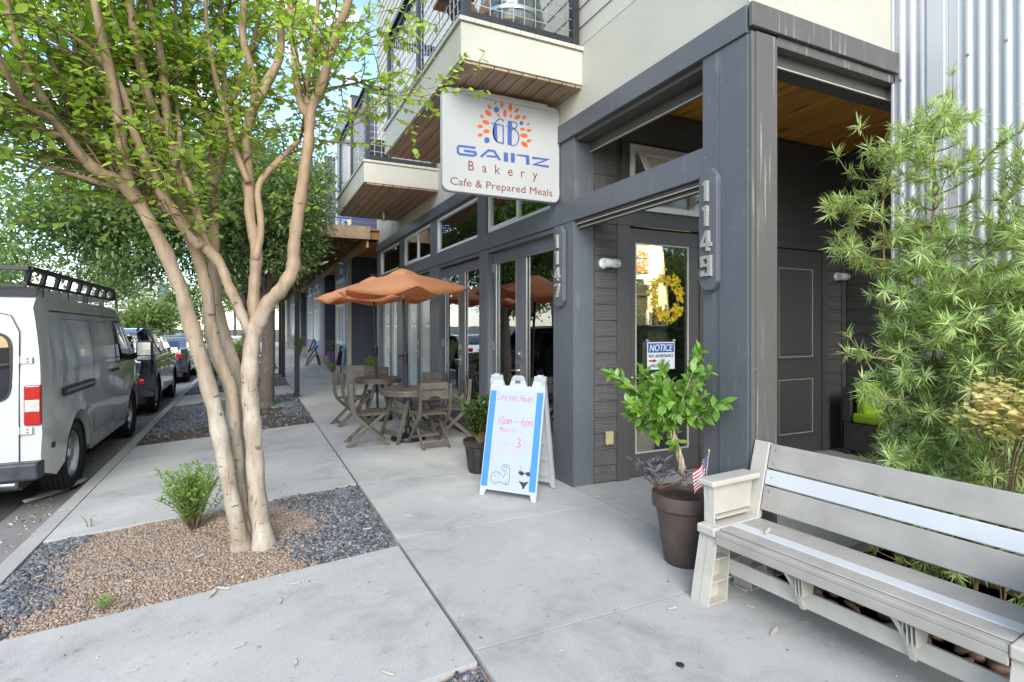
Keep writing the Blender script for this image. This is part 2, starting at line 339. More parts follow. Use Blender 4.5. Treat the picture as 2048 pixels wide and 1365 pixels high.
def stones(name, cols, rough):
    m, n, b = newmat(name); ri = island(n); r = n.nodes.new('ShaderNodeValToRGB'); els = r.color_ramp.elements
    els[0].color = rgb(cols[0]); els[1].color = rgb(cols[-1])
    for i, c in enumerate(cols[1:-1]): e = els.new((i + 1) / (len(cols) - 1)); e.color = rgb(c)
    n.links.new(ri, r.inputs[0]); f, h = noise(n, coords(n), 35, 5, .6, .3, .7)
    y = n.nodes.new('ShaderNodeMixRGB'); y.blend_type = 'MULTIPLY'; y.inputs[0].default_value = .5; n.links.new(r.outputs[0], y.inputs[1]); n.links.new(mixc(n, f, (.6, .6, .6), (1, 1, 1)), y.inputs[2])
    n.links.new(y.outputs[0], b.inputs['Base Color']); b.inputs['Roughness'].default_value = rough; bump(n, b, h, .2, .003); return m
M['granite'] = stones('pink_granite_chips', [(.25, .175, .13), (.36, .27, .205), (.50, .40, .32), (.29, .195, .135)], .85)
M['black_pebble'] = stones('blue_black_pebbles', [(.06, .066, .08), (.13, .14, .16), (.26, .27, .29), (.05, .053, .062), (.18, .18, .19)], .45)
M['litter'] = stones('litter', [(.14, .09, .05), (.40, .30, .18), (.55, .48, .36), (.62, .60, .54), (.28, .16, .08)], .8)
M['river'] = stones('river_rock', [(.07, .04, .028), (.17, .09, .05), (.12, .09, .07), (.26, .17, .10), (.10, .055, .035)], .6)
M['soil'] = plain('dark_soil', (.05, .035, .025), .95, 0, .4, 30, bmp=.8, bscale=40)
M['mulch'] = plain('brown_mulch', (.12, .075, .045), .95, 0, .45, 40, bmp=1, bscale=60)
M['gravel_bed'] = plain('granite_ground', (.36, .25, .18), .95, 0, .3, 60, bmp=1, bscale=110)
M['pot_brown'] = plain('brown_pot', (.085, .058, .048), .55, 0, .22, 7)
M['pot_black'] = plain('black_planter', (.035, .033, .032), .45, 0, .3, 9)
M['pot_purple'] = plain('purple_pot', (.14, .07, .16), .5)
M['sign_white'] = plain('sign_white_panel', (.43, .44, .43), .45, 0, .04, 2)
M['aframe'] = plain('aframe_white_plastic', (.42, .45, .47), .45, 0, .05, 5)
M['board'] = plain('whiteboard', (.38, .42, .48), .3, 0, .03, 3)
M['aqua'] = plain('bright_blue_tape', (.05, .22, .50), .4, 0, .06)
M['ink_blue'] = plain('sign_blue', (.055, .10, .34), .4, 0, .03)
M['ink_orange'] = plain('sign_orange', (.62, .10, .012), .4, 0, .05)
M['ink_brown'] = plain('sign_brown', (.20, .035, .02), .4, 0, .05)
M['ink_red'] = plain('marker_red', (.52, .09, .16), .5)
M['ink_faded'] = plain('marker_faded', (.62, .33, .42), .5)
M['ink_black'] = plain('marker_black', (.03, .03, .035), .5)
M['notice_blue'] = plain('notice_blue', (.02, .10, .34), .35, 0, .03)
M['notice_red'] = plain('notice_red', (.5, .02, .02), .35)
M['white'] = plain('plain_white', (.78, .78, .78), .4, 0, .03)
M['knurl'] = plain('pale_textured_metal', (.50, .49, .45), .4, .2, .5, 160, bmp=1, bscale=260)
M['flag_red'] = plain('flag_red', (.50, .02, .03), .8); M['flag_blue'] = plain('flag_blue', (.02, .03, .16), .8); M['flag_white'] = plain('flag_white', (.75, .75, .75), .8)
M['lime'] = plain('lime_cushion', (.33, .50, .015), .9, 0, .1, 4); M['wicker'] = plain('dark_wicker', (.09, .075, .06), .7, 0, .5, 60, bmp=1, bscale=90)
M['outlet'] = plain('tan_plastic', (.50, .42, .22), .5)
M['inside_yellow'] = plain('interior_yellow_wall', (.80, .74, .52), .8, 0, .03); M['inside_orange'] = wood('interior_orange_wood', (.62, .25, .06), (.5, .17, .03), (.2, .07, .02), .3, 2, .4, 0)
M['inside_dark'] = plain('interior_dark', (.05, .045, .04), .8); M['inside_floor'] = plain('interior_floor', (.16, .13, .10), .4)
M['hedge_wall'] = plain('pale_far_wall', (.72, .71, .68), .8, 0, .06, 1)
M['smoky_glass'] = plain('smoky_green_glass', (.12, .15, .14), .15, 0, .6, 3, .6, 1)
# ================================================================== SETTING: ground, road, kerb, sidewalk
def struct(o): o['kind'] = 'structure'; return o
g = MB(); g.add([(-250, -60, -.42), (250, -60, -.42), (250, 500, -.42), (-250, 500, -.42)], [(0, 1, 2, 3)]); struct(g.build('ground', M['mulch']))
g = MB(); g.add([(-9.6, -30, -.29), (-2.06, -30, -.29), (-2.06, 75, -.29), (-9.6, 75, -.29)], [(0, 1, 2, 3)]); struct(g.build('road', M['asphalt']))
g = MB(); g.box(-2.06, -1.59, -30, 75, -.4, -.286); struct(g.build('gutter', M['gutter']))
g = MB()
y = -9.0
while y < 75: g.prism([(-1.59, -.45), (-1.452, -.45), (-1.452, -.155), (-1.575, -.160), (-1.59, -.178)], (0, y, 0), (1, 0, 0), (0, 0, 1), (0, 1, 0), 3.04); y += 3.05
struct(g.build('kerb', M['kerb'], None, False, .006))
def slab(g, x0, x1, y0, y1, dz=0):
    gp = .006
    x0 += gp; x1 -= gp; y0 += gp; y1 -= gp
    g.add([(x0, y0, -.3), (x1, y0, -.3), (x1, y1, -.3), (x0, y1, -.3), (x0, y0, zs(x0) + dz), (x1, y0, zs(x1) + dz), (x1, y1, zs(x1) + dz), (x0, y1, zs(x0) + dz)],
          [(0, 3, 2, 1), (4, 5, 6, 7), (0, 1, 5, 4), (1, 2, 6, 5), (2, 3, 7, 6), (3, 0, 4, 7)])
PITS = [(-.6, 2.27), (3.73, 5.37), (9.1, 13.4), (15.3, 19.6), (21.4, 25.6), (27.5, 31.6), (33.5, 37.6)]
g = MB(); yb = -3.0
for (a, b) in PITS + [(60, 60)]:
    n_ = max(1, round((a - yb) / 1.9)); st = (a - yb) / n_
    for i in range(n_): slab(g, -1.448, .926, yb + i * st, yb + (i + 1) * st)
    yb = b
ys = [-3, -.65, .85, 2.36, 3.86, 5.37, 6.9, 8.4] + [9.9 + 1.5 * i for i in range(34)]
for a, b in zip(ys[:-1], ys[1:]): slab(g, .934, 2.735 if a > 2.3 else 2.86, a, b)
for a, b in zip(ys[:-1], ys[1:]):
    if a > 12.9: slab(g, 2.735, 3.2 if a < 40 else 3.2, a, b)
struct(g.build('sidewalk', M['concrete'], None, False, .002, 1))
g = MB(); g.box(-1.45, .935, -3, 60, -.40, -.22); g.box(.90, 4, -3, 60, -.38, -.06); struct(g.build('sidewalk_joint_fill', M['soil']))
g = MB(); slab(g, 4.32, 11, -3, 2.36, .0); struct(g.build('added_bounce_patio', M['concrete']))  # unseen slab added outside the opened porch, bounces light inside
g = MB(); slab(g, 2.735, 4.2, 2.36, 3.86, .002); slab(g, 2.735, 4.2, 3.86, 4.40, .002); slab(g, 4.2, 6.9, 2.36, 4.40, .002); struct(g.build('porch_floor', M['concrete_entry'], None, False, .004, 1))
# planting pits: surface sheets
def heap(y, x, p, amp):
    a, b = p; fx = min(1, (x + 1.45) / .4, (.92 - x) / .4); fy = min(1, (y - a) / .3, (b - y) / .3); return amp * max(0, min(fx, fy))
def bedz(x, y, p, amp=.03):
    return zs(x) - .022 + heap(y, x, p, amp) + .008 * math.sin(x * 9 + y * 5) * math.sin(y * 7 - x * 3)
for k, p in enumerate(PITS):
    a, b = p; nx_, ny_ = 40, int((b - a) * 16) + 2; V = []; F = []
    for j in range(ny_):
        for i in range(nx_):
            x_ = -1.45 + 2.38 * i / (nx_ - 1); y_ = a + (b - a) * j / (ny_ - 1); V.append((x_, y_, bedz(x_, y_, p)))
    for j in range(ny_ - 1):
        for i in range(nx_ - 1): q = j * nx_ + i; F.append((q, q + 1, q + nx_ + 1, q + nx_))
    struct(npmesh('planting_bed', V, F, None, M['gravel_bed'] if k in (0, 1) else M['mulch'], True))
# loose stones as numpy instances
ICO = None
def ico():
    global ICO
    if ICO is None:
        bm = bmesh.new(); bmesh.ops.create_icosphere(bm, subdivisions=1, radius=1); bm.verts.ensure_lookup_table()
        ICO = (np.array([v.co[:] for v in bm.verts]), np.array([[v.index for v in f.verts] for f in bm.faces])); bm.free()
    return ICO
CUBEV = np.array([(x, y, z) for z in (-1, 1) for x, y in ((-1, -1), (1, -1), (1, 1), (-1, 1))], float) * .6
CUBEF = np.array([(0, 3, 2, 1), (4, 5, 6, 7), (0, 1, 5, 4), (1, 2, 6, 5), (2, 3, 7, 6), (3, 0, 4, 7)])
def scatter(P, size, flat, T, jitter=.25):
    TV, TF = T; n = len(P); nv = len(TV); a = rng.uniform(0, 6.283, n); til = rng.normal(0, .35, (n, 2))
    S = size[:, None] * np.stack([rng.uniform(.8, 1.35, n), rng.uniform(.6, 1, n), np.full(n, flat) * rng.uniform(.7, 1.3, n)], 1)
    V = TV[None] * S[:, None, :] * (1 + rng.uniform(-jitter, jitter, (n, nv, 1)))
    V[..., 2] += V[..., 0] * til[:, 0:1] + V[..., 1] * til[:, 1:2]
    c, s = np.cos(a)[:, None], np.sin(a)[:, None]; x = V[..., 0] * c - V[..., 1] * s; y = V[..., 0] * s + V[..., 1] * c
    V = np.stack([x, y, V[..., 2]], -1) + P[:, None, :]
    F = TF[None] + (np.arange(n) * nv)[:, None, None]
    return V.reshape(-1, 3), F.reshape(-1, TF.shape[1])
def pitpts(n, p, keep):
    out = []
    while len(out) < n:
        x = random.uniform(-1.43, .91); y = random.uniform(p[0] + .02, p[1] - .02)
        if keep(x, y): out.append((x, y, bedz(x, y, p) + .006))
    return np.array(out)
def blackness(x, y):     # black pebbles at both ends of the pit, fading into granite
    nn = .16 * math.sin(y * 5 + x) + .1 * math.sin(x * 13 + y * 7)
    return max((-1.2 - x) / .35 + nn, (x - .42) / .42 + nn * 1.6)
p1 = PITS[1]
P = pitpts(21000, p1, lambda x, y: random.random() > min(.93, max(.0, blackness(x, y) + .5)))
V, F = scatter(P, rng.uniform(.005, .0115, len(P)), .6, (CUBEV, CUBEF)); tag(npmesh('granite_chips', V, F, None, M['granite']), 'pink granite chips heaped round the foot of the smooth barked tree', 'gravel', None, 'stuff')
P = pitpts(4200, p1, lambda x, y: random.random() < max(.012, min(1, blackness(x, y) + .45))); P[:, 2] += .004
V, F = scatter(P, rng.uniform(.009, .022, len(P)), .42, ico()); tag(npmesh('black_pebbles', V, F, None, M['black_pebble'], True), 'blue black flat pebbles along both ends of the tree bed', 'pebbles', None, 'stuff')
P = pitpts(2600, (1.4, 2.27), lambda x, y: x > -.3)
V, F = scatter(P, rng.uniform(.010, .022, len(P)), .42, ico()); tag(npmesh('black_pebbles', V, F, None, M['black_pebble'], True), 'dark pebbles in the bed corner at the bottom edge of the photo', 'pebbles', None, 'stuff')
P = pitpts(7000, PITS[2], lambda x, y: random.random() < (.9 if (y > 11.6 or x < -.6 or x > .55) and y > 9.9 else .12) ); P[:, 2] += .005
V, F = scatter(P, rng.uniform(.012, .032, len(P)), .45, ico()); tag(npmesh('mulch_pebbles', V, F, None, M['black_pebble'], True), 'grey pebbles mixed in brown mulch round the dark trunked oak', 'pebbles', None, 'stuff')
P = np.concatenate([pitpts(2500, q, lambda x, y: True) for q in PITS[3:6]])
V, F = scatter(P, rng.uniform(.02, .045, len(P)), .45, ico()); tag(npmesh('distant_pebbles', V, F, None, M['black_pebble'], True), 'dark pebbles filling the farther beds beyond the oak', 'pebbles', None, 'stuff')
# rock bed by the corrugated wall
g = MB(); g.box(2.86, 4.2, -3, 2.352, -.3, -.06); struct(g.build('rock_bed', M['soil'], None))
def rockmesh(seed):
    bm = bmesh.new(); bmesh.ops.create_icosphere(bm, subdivisions=2, radius=1); r_ = random.Random(seed)
    ks = [Vector([r_.gauss(0, 1) for _ in range(3)]).normalized() for _ in range(11)]
    for v in bm.verts:
        for k_ in ks:
            d = v.co.dot(k_) - .62
            if d > 0: v.co -= k_ * d * .95
        v.co = Vector((v.co.x * 1.45, v.co.y * .9, v.co.z * .62)) * (1 + r_.uniform(-.06, .06))
    me = bpy.data.meshes.new('river_rock'); bm.to_mesh(me); bm.free(); me.materials.append(M['river'])
    me.polygons.foreach_set('use_smooth', [True] * len(me.polygons)); return me
RM = [rockmesh(i) for i in range(7)]
k = 0
for i in range(290):
    x, y = random.uniform(2.89, 3.65), random.uniform(.35, 2.32)
    s_ = random.uniform(.024, .058)
    o = bpy.data.objects.new('river_rock', RM[i % 7]); C.objects.link(o); o.location = (x, y, -.045 + random.uniform(0, .045)); o.scale = (s_, s_, s_)
    o.rotation_euler = (random.uniform(-.4, .4), random.uniform(-.4, .4), random.uniform(0, 6.28))
    tag(o, 'brown river rock lying in the planting strip behind and beneath the bench', 'rock', 'river rocks in the strip behind the bench')

# ================================================================== CAFE BUILDING
FX = 2.74; YE = 13.2
B = thing('cafe_building', 'cream and slate cafe building with corner porch and two balconies', 'building', (FX, 2.37, 0))
def cols(nm, mat, boxes, parent=B, bev=.004):
    g = MB()
    for b_ in boxes: g.box(*b_)
    return g.build(nm, mat, parent, False, bev, 1)
# fascia + beam + columns (slate street face, sky blue in its tone)
cols('fascia', M['slate'], [(FX - .028, FX + .2, 2.37, YE, 3.29, 3.46)])
cols('beam', M['slate'], [(FX - .012, FX + .20, 2.74, YE, 2.50, 2.70)])
cols('column', M['slate'], [(FX, FX + .22, 2.372, 2.74, 0, 3.29), (FX - .012, FX, 2.60, 2.74, 2.50, 3.29), (FX - .012, FX, 2.3725, 2.597, 0, 3.288), (FX - .004, FX, 2.60, 2.74, 0, 2.498)])
cols('column', M['slate'], [(FX, FX + .22, 4.36, 4.74, 0, 2.5), (FX, FX + .22, 4.36, 4.80, 2.70, 3.29), (FX - .01, FX, 4.362, 4.738, 0, 2.498)])
cols('front_post', M['slate_front'], [(FX + .0, FX + .225, 2.352, 2.3715, 0, 3.30), (FX + .03, FX + .2, 2.342, 2.352, 0, 3.30)])
cols('front_fascia', M['slate_front'], [(FX - .026, 4.19, 2.325, 2.352, 3.315, 3.462), (2.966, 4.19, 2.352, 2.60, 3.25, 3.315), (4.19, 6.8, 2.365, 2.60, 3.25, 3.69)])
# stepped trims round the porch openings
cols('opening_trim', M['charcoal'], [(FX + .02, FX + .16, 2.74, 4.36, 2.47, 2.50), (FX + .05, FX + .13, 2.74, 4.36, 2.44, 2.47),
     (FX + .02, FX + .18, 2.74, 4.36, 3.25, 3.29), (FX + .17, FX + .22, 2.74, 4.36, 3.17, 3.25), (2.966, 5.2, 2.42, 2.56, 3.17, 3.25)])
cols('trim_edge', M['beige_trim'], [(FX + .016, FX + .030, 2.74, 4.36, 2.462, 2.469), (FX + .044, FX + .058, 2.74, 4.355, 2.432, 2.439), (FX + .164, FX + .178, 2.74, 4.355, 3.160, 3.168), (2.967, 5.2, 2.412, 2.424, 3.160, 3.168)], bev=0)
# upper cream walls (street and front faces)
cols('upper_wall', M['cream'], [(FX, FX + .25, 2.37, YE, 3.46, 4.08), (FX + .25, 4.19, 2.37, 2.6, 3.46, 9.2)])
g = MB(); z = 4.08
while z < 9.1:
    g.prism([(0, 0), (-.022, 0), (-.010, .178), (0, .178)], (FX + .02, 2.366, z), (1, 0, 0), (0, 0, 1), (0, 1, 0), YE - 2.366); z += .18
g.box(FX + .021, FX + .25, 2.371, YE, 4.081, 9.15); g.build('lap_siding', M['cream'], B)
cols('corner_board', M['cream'], [(FX - .012, FX + .06, 2.362, 2.3655, 3.464, 9.2), (FX - .014, FX - .002, 2.362, 2.43, 4.08, 9.2)])
g = MB(); g.box(3.0, 14, 13.0, YE, 2.70, 9.2); g.box(3.0, 14, 2.7, 13.1, 9.0, 9.2); g.box(FX + .01, 3.1, 13.02, YE - .002, 0, 9.1); g.build('rear_wall', M['cream'], B)
# ---- porch: back wall of charcoal lap siding, right wall, ceiling
BY = 4.36
def lap(g, x0, x1, z0, z1, yb=BY, h=.155, ax='x'):
    z = z0
    while z < z1 - .01:
        t = min(h, z1 - z)
        if ax == 'x': g.prism([(0, 0), (-.017, 0), (-.006, t), (0, t)], (x0, yb, z), (0, 1, 0), (0, 0, 1), (1, 0, 0), x1 - x0)
        else: g.prism([(0, 0), (-.012, 0), (-.007, t), (0, t)], (yb, x0, z), (1, 0, 0), (0, 0, 1), (0, 1, 0), x1 - x0)
        z += h
g = MB(); lap(g, FX + .222, 3.215, 0.02, 3.66); lap(g, 4.42, 5.25, 0.02, 3.66); lap(g, 6.34, 6.62, .02, 3.50); lap(g, 3.22, 4.42, 3.34, 3.66); lap(g, 5.25, 6.62, 2.55, 3.66)
g.build('lap_siding', M['siding'], B)
g = MB(); lap(g, 2.4, BY - .03, .02, 3.66, 6.72, .155, 'y'); g.build('porch_side_wall', M['siding'], B)
cols('wall_backing', M['charcoal'], [(FX + .2, 3.22, BY + .002, BY + .12, 0, 3.69), (3.22, 3.37, BY + .003, BY + .12, 2.60, 3.69), (4.27, 5.33, BY + .002, BY + .12, 0, 3.69), (3.37, 4.27, BY + .004, BY + .12, 3.32, 3.69), (5.33, 6.25, BY + .002, BY + .12, 2.42, 3.69), (6.25, 6.8, BY + .002, BY + .12, 0, 3.69), (6.722, 6.85, 2.37, BY, 0, 3.69), (3.37, 4.27, BY, BY + .12, 2.50, 2.66)])
cols('casing', M['charcoal'], [(3.215, 3.365, BY - .03, BY + .1, 0, 2.50), (4.285, 4.42, BY - .03, BY + .1, 0, 2.50), (3.215, 4.42, BY - .033, BY + .1, 2.50, 2.64), (5.22, 5.33, BY - .03, BY, 0, 2.42), (6.25, 6.34, BY - .03, BY, 0, 2.42), (5.22, 6.34, BY - .033, BY, 2.42, 2.55), (3.27, 3.365, BY - .025, BY, 2.64, 3.34), (4.275, 4.37, BY - .025, BY, 2.64, 3.34), (6.62, 6.70, BY - .03, BY, 0, 3.66), (FX + .22, 6.7, BY - .028, BY, 3.55, 3.66)])
g = MB(); xx = FX + .2
while xx < 6.85:
    g.box(xx, xx + .084, 2.601, BY + .1, 3.69, 3.72); xx += .09
g.build('porch_ceiling', M['pine'], B, False, .004, 1)
cols('ceiling_slab', M['charcoal'], [(FX + .25, 6.9, 2.6, BY + .15, 3.722, 3.9), (FX + .25, 4.19, 2.372, 2.598, 3.32, 3.455)])
# zinc corrugated side (faces the street)
MX = 4.18
def corr(y0, y1, pitch=.0677, amp=.0085):
    V = []; F = []; n_ = int((y1 - y0) / pitch * 10); 
    for i in range(n_ + 1):
        y_ = y0 + (y1 - y0) * i / n_; ph = ((y_ - y0) / pitch) % 1
        w_ = abs(ph - .5) * 2; d = amp * (1 / (1 + math.exp(-(w_ - .5) * 14)) * 2 - 1)
        V += [(MX + d, y_, -.1), (MX + d, y_, 9.2)]
    for i in range(n_): F.append((2 * i, 2 * i + 1, 2 * i + 3, 2 * i + 2))
    return V, F
for (a, b_) in ((2.14, 2.35), (-3.0, 1.955)):
    V, F = corr(a, b_); npmesh('corrugated_panel', V, F, B, M['zinc'], True)
cols('metal_trim', M['zinc'], [(MX - .012, MX + .05, 2.352, 2.37, -.1, 9.2), (MX - .004, MX + .03, 2.015, 2.14, -.1, 9.2), (MX - .020, MX - .004, 2.03, 2.135, -.1, 9.2), (MX - .004, MX + .03, 1.955, 2.015, -.1, 9.2)])
cols('side_wall', M['charcoal'], [(MX + .031, MX + .12, -3, 2.36, -.1, 9.1), (MX + .12, 6.9, 2.37, 2.6, 3.7, 9.1)])  # kept thin, porch front beyond it left open to let light in
g = MB()
for (u, v) in ((1801, 160), (1935, 109), (2012, 79.7), (2012, 640), (1960, 560)):
    p = onx(u, v, MX - .012); g.lathe([(0, -.004), (.012, -.004), (.012, 0), (.008, .006), (0, .008)], p, 10, 0, Matrix.Rotation(R(-90), 3, 'Y'))
g.build('screw', M['galv'], B, True)
# ---- balconies
def railing(par, x0, x1, y0, y1, z, name='railing', mat=None):
    g = MB(); H = 1.07
    pts = [(x1, y0), (x0, y0), (x0, y1), (x1, y1)]
    for i in range(3):
        (ax, ay), (bx, by) = pts[i], pts[i + 1]
        for zz, w in ((z + .05, .05), (z + H, .06)): g.bar((ax, ay, zz), (bx, by, zz), .045, w)
        g.bar((ax, ay, z + H + .06), (bx, by, z + H + .06), .11, .03)
    L = y1 - y0; n_ = max(1, round(L / 1.3))
    for i in range(n_ + 1): yv = y0 + L * i / n_; g.box(x0 - .035, x0 + .035, yv - .035, yv + .035, z, z + H + .04)
    g.box(x1 - .07, x1, y0 - .03, y0 + .03, z, z + H)
    fr = g.build(name, mat or M['dark_metal'], par)
    w = MB(); st = .1
    for i in range(3):
        (ax, ay), (bx, by) = pts[i], pts[i + 1]; L = math.hypot(bx - ax, by - ay); n_ = int(L / st)
        for j in range(1, n_): q = j / n_; w.box(ax + (bx - ax) * q - .003, ax + (bx - ax) * q + .003, ay + (by - ay) * q - .003, ay + (by - ay) * q + .003, z + .05, z + H)
        zz = z + .15
        while zz < z + H: w.bar((ax, ay, zz), (bx, by, zz), .006, .006); zz += st
    w.build('wire_mesh', M['galv'], fr)
for bi, (y0, y1) in enumerate(((4.22, 7.03), (8.45, 11.2))):
    bal = cols('balcony', M['cream'], [(1.56, FX, y0, y0 + .03, 3.71, 4.015), (1.56, 1.60, y0 + .03, y1 - .03, 3.71, 4.015), (1.56, FX, y1 - .03, y1, 3.71, 4.015)])
    g = MB(); w_ = .134; x = 1.605
    while x < FX - .03: g.box(x, min(x + w_ - .008, FX), y0 + .015, y1 - .04, 3.685, 3.712); x += w_
    g.build('soffit_board', M['deckwood'], bal, False, .003, 1)
    g = MB(); x = 1.54
    while x < FX + .02: g.box(x, min(x + .137, FX + .03), y0 - .02, y1 + .02, 4.018, 4.055); x += .14
    g.build('deck_board', M['cream'], bal, False, .002, 1)
    g = MB(); g.box(1.64, FX, y0 + .04, y1 - .05, 3.74, 3.98); g.build('joist', M['deckwood'], bal)
    bal.parent = None; bal.parent = B
    railing(bal, 1.62, FX - .03, y0 + .04, y1 - .04, 4.057)
# porch-light under second balcony, sensor on wall
p = onz(768, 425, 3.68); g = MB(); g.lathe([(0, .0), (.05, .0), (.05, -.05), (.035, -.06), (.03, -.12), (.045, -.13), (.045, -.16), (0, -.17)], (p.x, p.y, 3.685), 16); g.build('ceiling_light', M['galv'], B, True)
# ---- storefront glazing bays
def leaf(par, ya, yb, gya, gyb, film, hinge):
    """one door leaf in plane X; glass between gya..gyb"""
    X0, X1 = FX + .075, FX + .125
    g = MB(); g.box(X0, X1, ya, yb, 2.31, 2.44); g.box(X0, X1, ya, yb, .02, .26); g.box(X0, X1, ya, gya, .26, 2.31); g.box(X0, X1, gyb, yb, .26, 2.31)
    st = g.build('door', M['slate'], par, False, .004, 1)
    g = MB(); g.box(X0 + .022, X0 + .030, gya, gyb, .26, 2.31)
    g.build('glass', M['film'] if film else M['glass'], st)
    e = MB()
    for (a, b_) in ((gya, gya + .012), (gyb - .012, gyb)): e.box(X0 - .004, X0 + .01, a, b_, .26, 2.31)
    e.box(X0 - .004, X0 + .01, gya, gyb, 2.298, 2.31); e.box(X0 - .004, X0 + .01, gya, gyb, .26, .272); e.build('glazing_bead', M['galv'], st)
    return st
def handle(par, y, z=1.02, lever=True):
    g = MB(); X = FX + .073; g.box(X - .012, X, y - .03, y + .03, z - .07, z + .07)
    if lever: g.tube([(X - .012, y, z), (X - .055, y, z)], .012, 10); g.tube([(X - .05, y, z), (X - .055, y + .05, z), (X - .05, y + .12, z - .004)], .009, 8)
    g.box(X - .012, X, y - .028, y + .028, z + .15, z + .23); g.tube([(X - .012, y, z + .19), (X - .03, y, z + .19)], .018, 12); g.build('handle', M['brass'], par, True)
cols('door_frame', M['slate'], [(FX + .01, FX + .17, 4.74, 4.765, 0, 2.50), (FX, FX + .17, 6.43, 6.72, 0, 2.5), (FX, FX + .17, 8.44, 8.93, 0, 2.5), (FX, FX + .17, 10.72, 11.22, 0, 2.5), (FX, FX + .17, 12.92, YE, 0, 2.5), (FX + .01, FX + .17, 4.76, 12.92, 2.45, 2.50), (FX + .02, FX + .2, 4.76, 12.9, 0, .02)])
DL = [leaf(B, 4.768, 5.59, 4.85, 5.50, 0, 0), leaf(B, 5.595, 6.425, 5.75, 6.34, 0, 0), leaf(B, 6.725, 7.55, 6.82, 7.45, 0, 0), leaf(B, 7.555, 8.435, 7.70, 8.33, 0, 0),
      leaf(B, 8.935, 9.80, 9.05, 9.70, 1, 0), leaf(B, 9.805, 10.715, 9.95, 10.58, 1, 0), leaf(B, 11.225, 12.05, 11.32, 11.92, 1, 0), leaf(B, 12.055, 12.915, 12.18, 12.78, 1, 0)]
handle(DL[1], 5.66, 1.0, True); handle(DL[3], 7.62); handle(DL[5], 9.87); handle(DL[7], 12.12)
for i in (0, 2):
    g = MB()
    for z_ in (.3, 1.2, 2.2): g.box(FX + .062, FX + .076, [6.415, 0, 8.425][i] - .012, [6.415, 0, 8.425][i] + .012, z_, z_ + .11)
    g.build('hinge', M['brass'], DL[i + 1])
# film motifs (little arched ornament above a wide word-like bar, as on the film)
for i, d in enumerate(DL[4:]):
    yc = (9.375, 10.265, 11.62, 12.48)[i]; g = MB(); X = FX + .0955
    for k_ in range(13):
        a = math.pi * (k_ - 1) / 11 ; r_ = .125
        g.prism([(-.011, -.022), (.011, -.022), (.014, .0), (0, .028), (-.014, 0)], (X, yc - math.cos(a) * r_, 1.66 + math.sin(a) * r_), (0, math.sin(a), math.cos(a)), (0, -math.cos(a), math.sin(a)), (-1, 0, 0), .001)
    g.box(X - .001, X, yc - .055, yc - .015, 1.58, 1.73); g.box(X - .001, X, yc + .015, yc + .055, 1.58, 1.73)
    for k_ in range(5): g.box(X - .001, X, yc - .15 + k_ * .062, yc - .105 + k_ * .062, 1.50, 1.545)
    g.build('film_print', M['white_film_print'], d)
# transoms
def transom(ya, yb, slider, z0=2.70, z1=3.27):
    X = FX + .035; f = .055
    g = MB(); g.box(X, X + .07, ya, yb, z0, z0 + f); g.box(X, X + .07, ya, yb, z1 - f * .7, z1); g.box(X, X + .07, ya, ya + f, z0 + f, z1 - f * .7); g.box(X, X + .07, yb - f, yb, z0 + f, z1 - f * .7)
    if slider:
        ym = (ya + yb) / 2; g.box(X + .012, X + .06, ym - .03, ym + .03, z0 + f, z1 - f * .7)
        g.box(X + .01, X + .045, ym, yb - f, z0 + f, z0 + f + .03); g.box(X + .01, X + .045, ym, yb - f, z1 - f * .7 - .03, z1 - f * .7)
    fr = g.build('transom_window', M['white_trim'], B, False, .004, 1)
    g = MB(); g.box(X + .03, X + .036, ya + f, yb - f, z0 + f, z1 - f * .7); g.build('pane', M['glass'], fr)
for t in ((4.83, 6.50, 1), (6.80, 8.62, 0), (8.92, 10.74, 1), (11.02, 12.9, 0)): transom(*t)
cols('transom_mullion', M['slate'], [(FX + .005, FX + .17, 4.801, 4.83, 2.7, 3.29), (FX + .005, FX + .17, 6.50, 6.80, 2.7, 3.29), (FX + .005, FX + .17, 8.62, 8.92, 2.7, 3.29), (FX + .005, FX + .17, 10.74, 11.02, 2.7, 3.29), (FX + .005, FX + .17, 12.9, YE, 2.7, 3.29), (FX + .015, FX + .17, 4.83, 12.9, 3.27, 3.29)])
# ---- interior: floor, walls, ceiling, curtains, counter, shelf
cols('interior_wall', M['inside_dark'], [(8.5, 8.6, 4.5, 13, 0, 3.4), (3.0, 8.6, 12.9, 12.99, 0, 3.4), (3.0, 8.6, 4.5, 13, 3.42, 3.5), (4.9, 8.5, 4.49, 4.52, 0, 3.4)])
cols('interior_floor', M['inside_floor'], [(2.95, 8.6, 4.4, 13, -.05, .005)])
cols('interior_partition', M['inside_yellow'], [(3.0, 8.4, 6.9, 7.0, 0, 3.4)])
def curtain(ya, yb, x=FX + .3, z0=.05, z1=2.65):
    V = []; F = []; n_ = int((yb - ya) * 60)
    for i in range(n_ + 1):
        y_ = ya + (yb - ya) * i / n_; d = .03 * math.sin(i * .9) + .015 * math.sin(i * .37)
        V += [(x + d, y_, z0), (x + d * .5, y_ * .97 + .03 * (ya + yb) / 2, z1)]
    for i in range(n_): F.append((2 * i, 2 * i + 1, 2 * i + 3, 2 * i + 2))
    npmesh('curtain', V, F, B, M['curtain'], True)
curtain(6.85, 7.35); curtain(7.8, 8.3)
lamp = bpy.data.lights.new('interior_lamp', 'AREA'); lamp.energy = 130; lamp.size = 1.2; lamp.color = (1, .86, .62); lo = bpy.data.objects.new('interior_lamp', lamp); C.objects.link(lo); lo.location = (6.1, 5.8, 3.2)
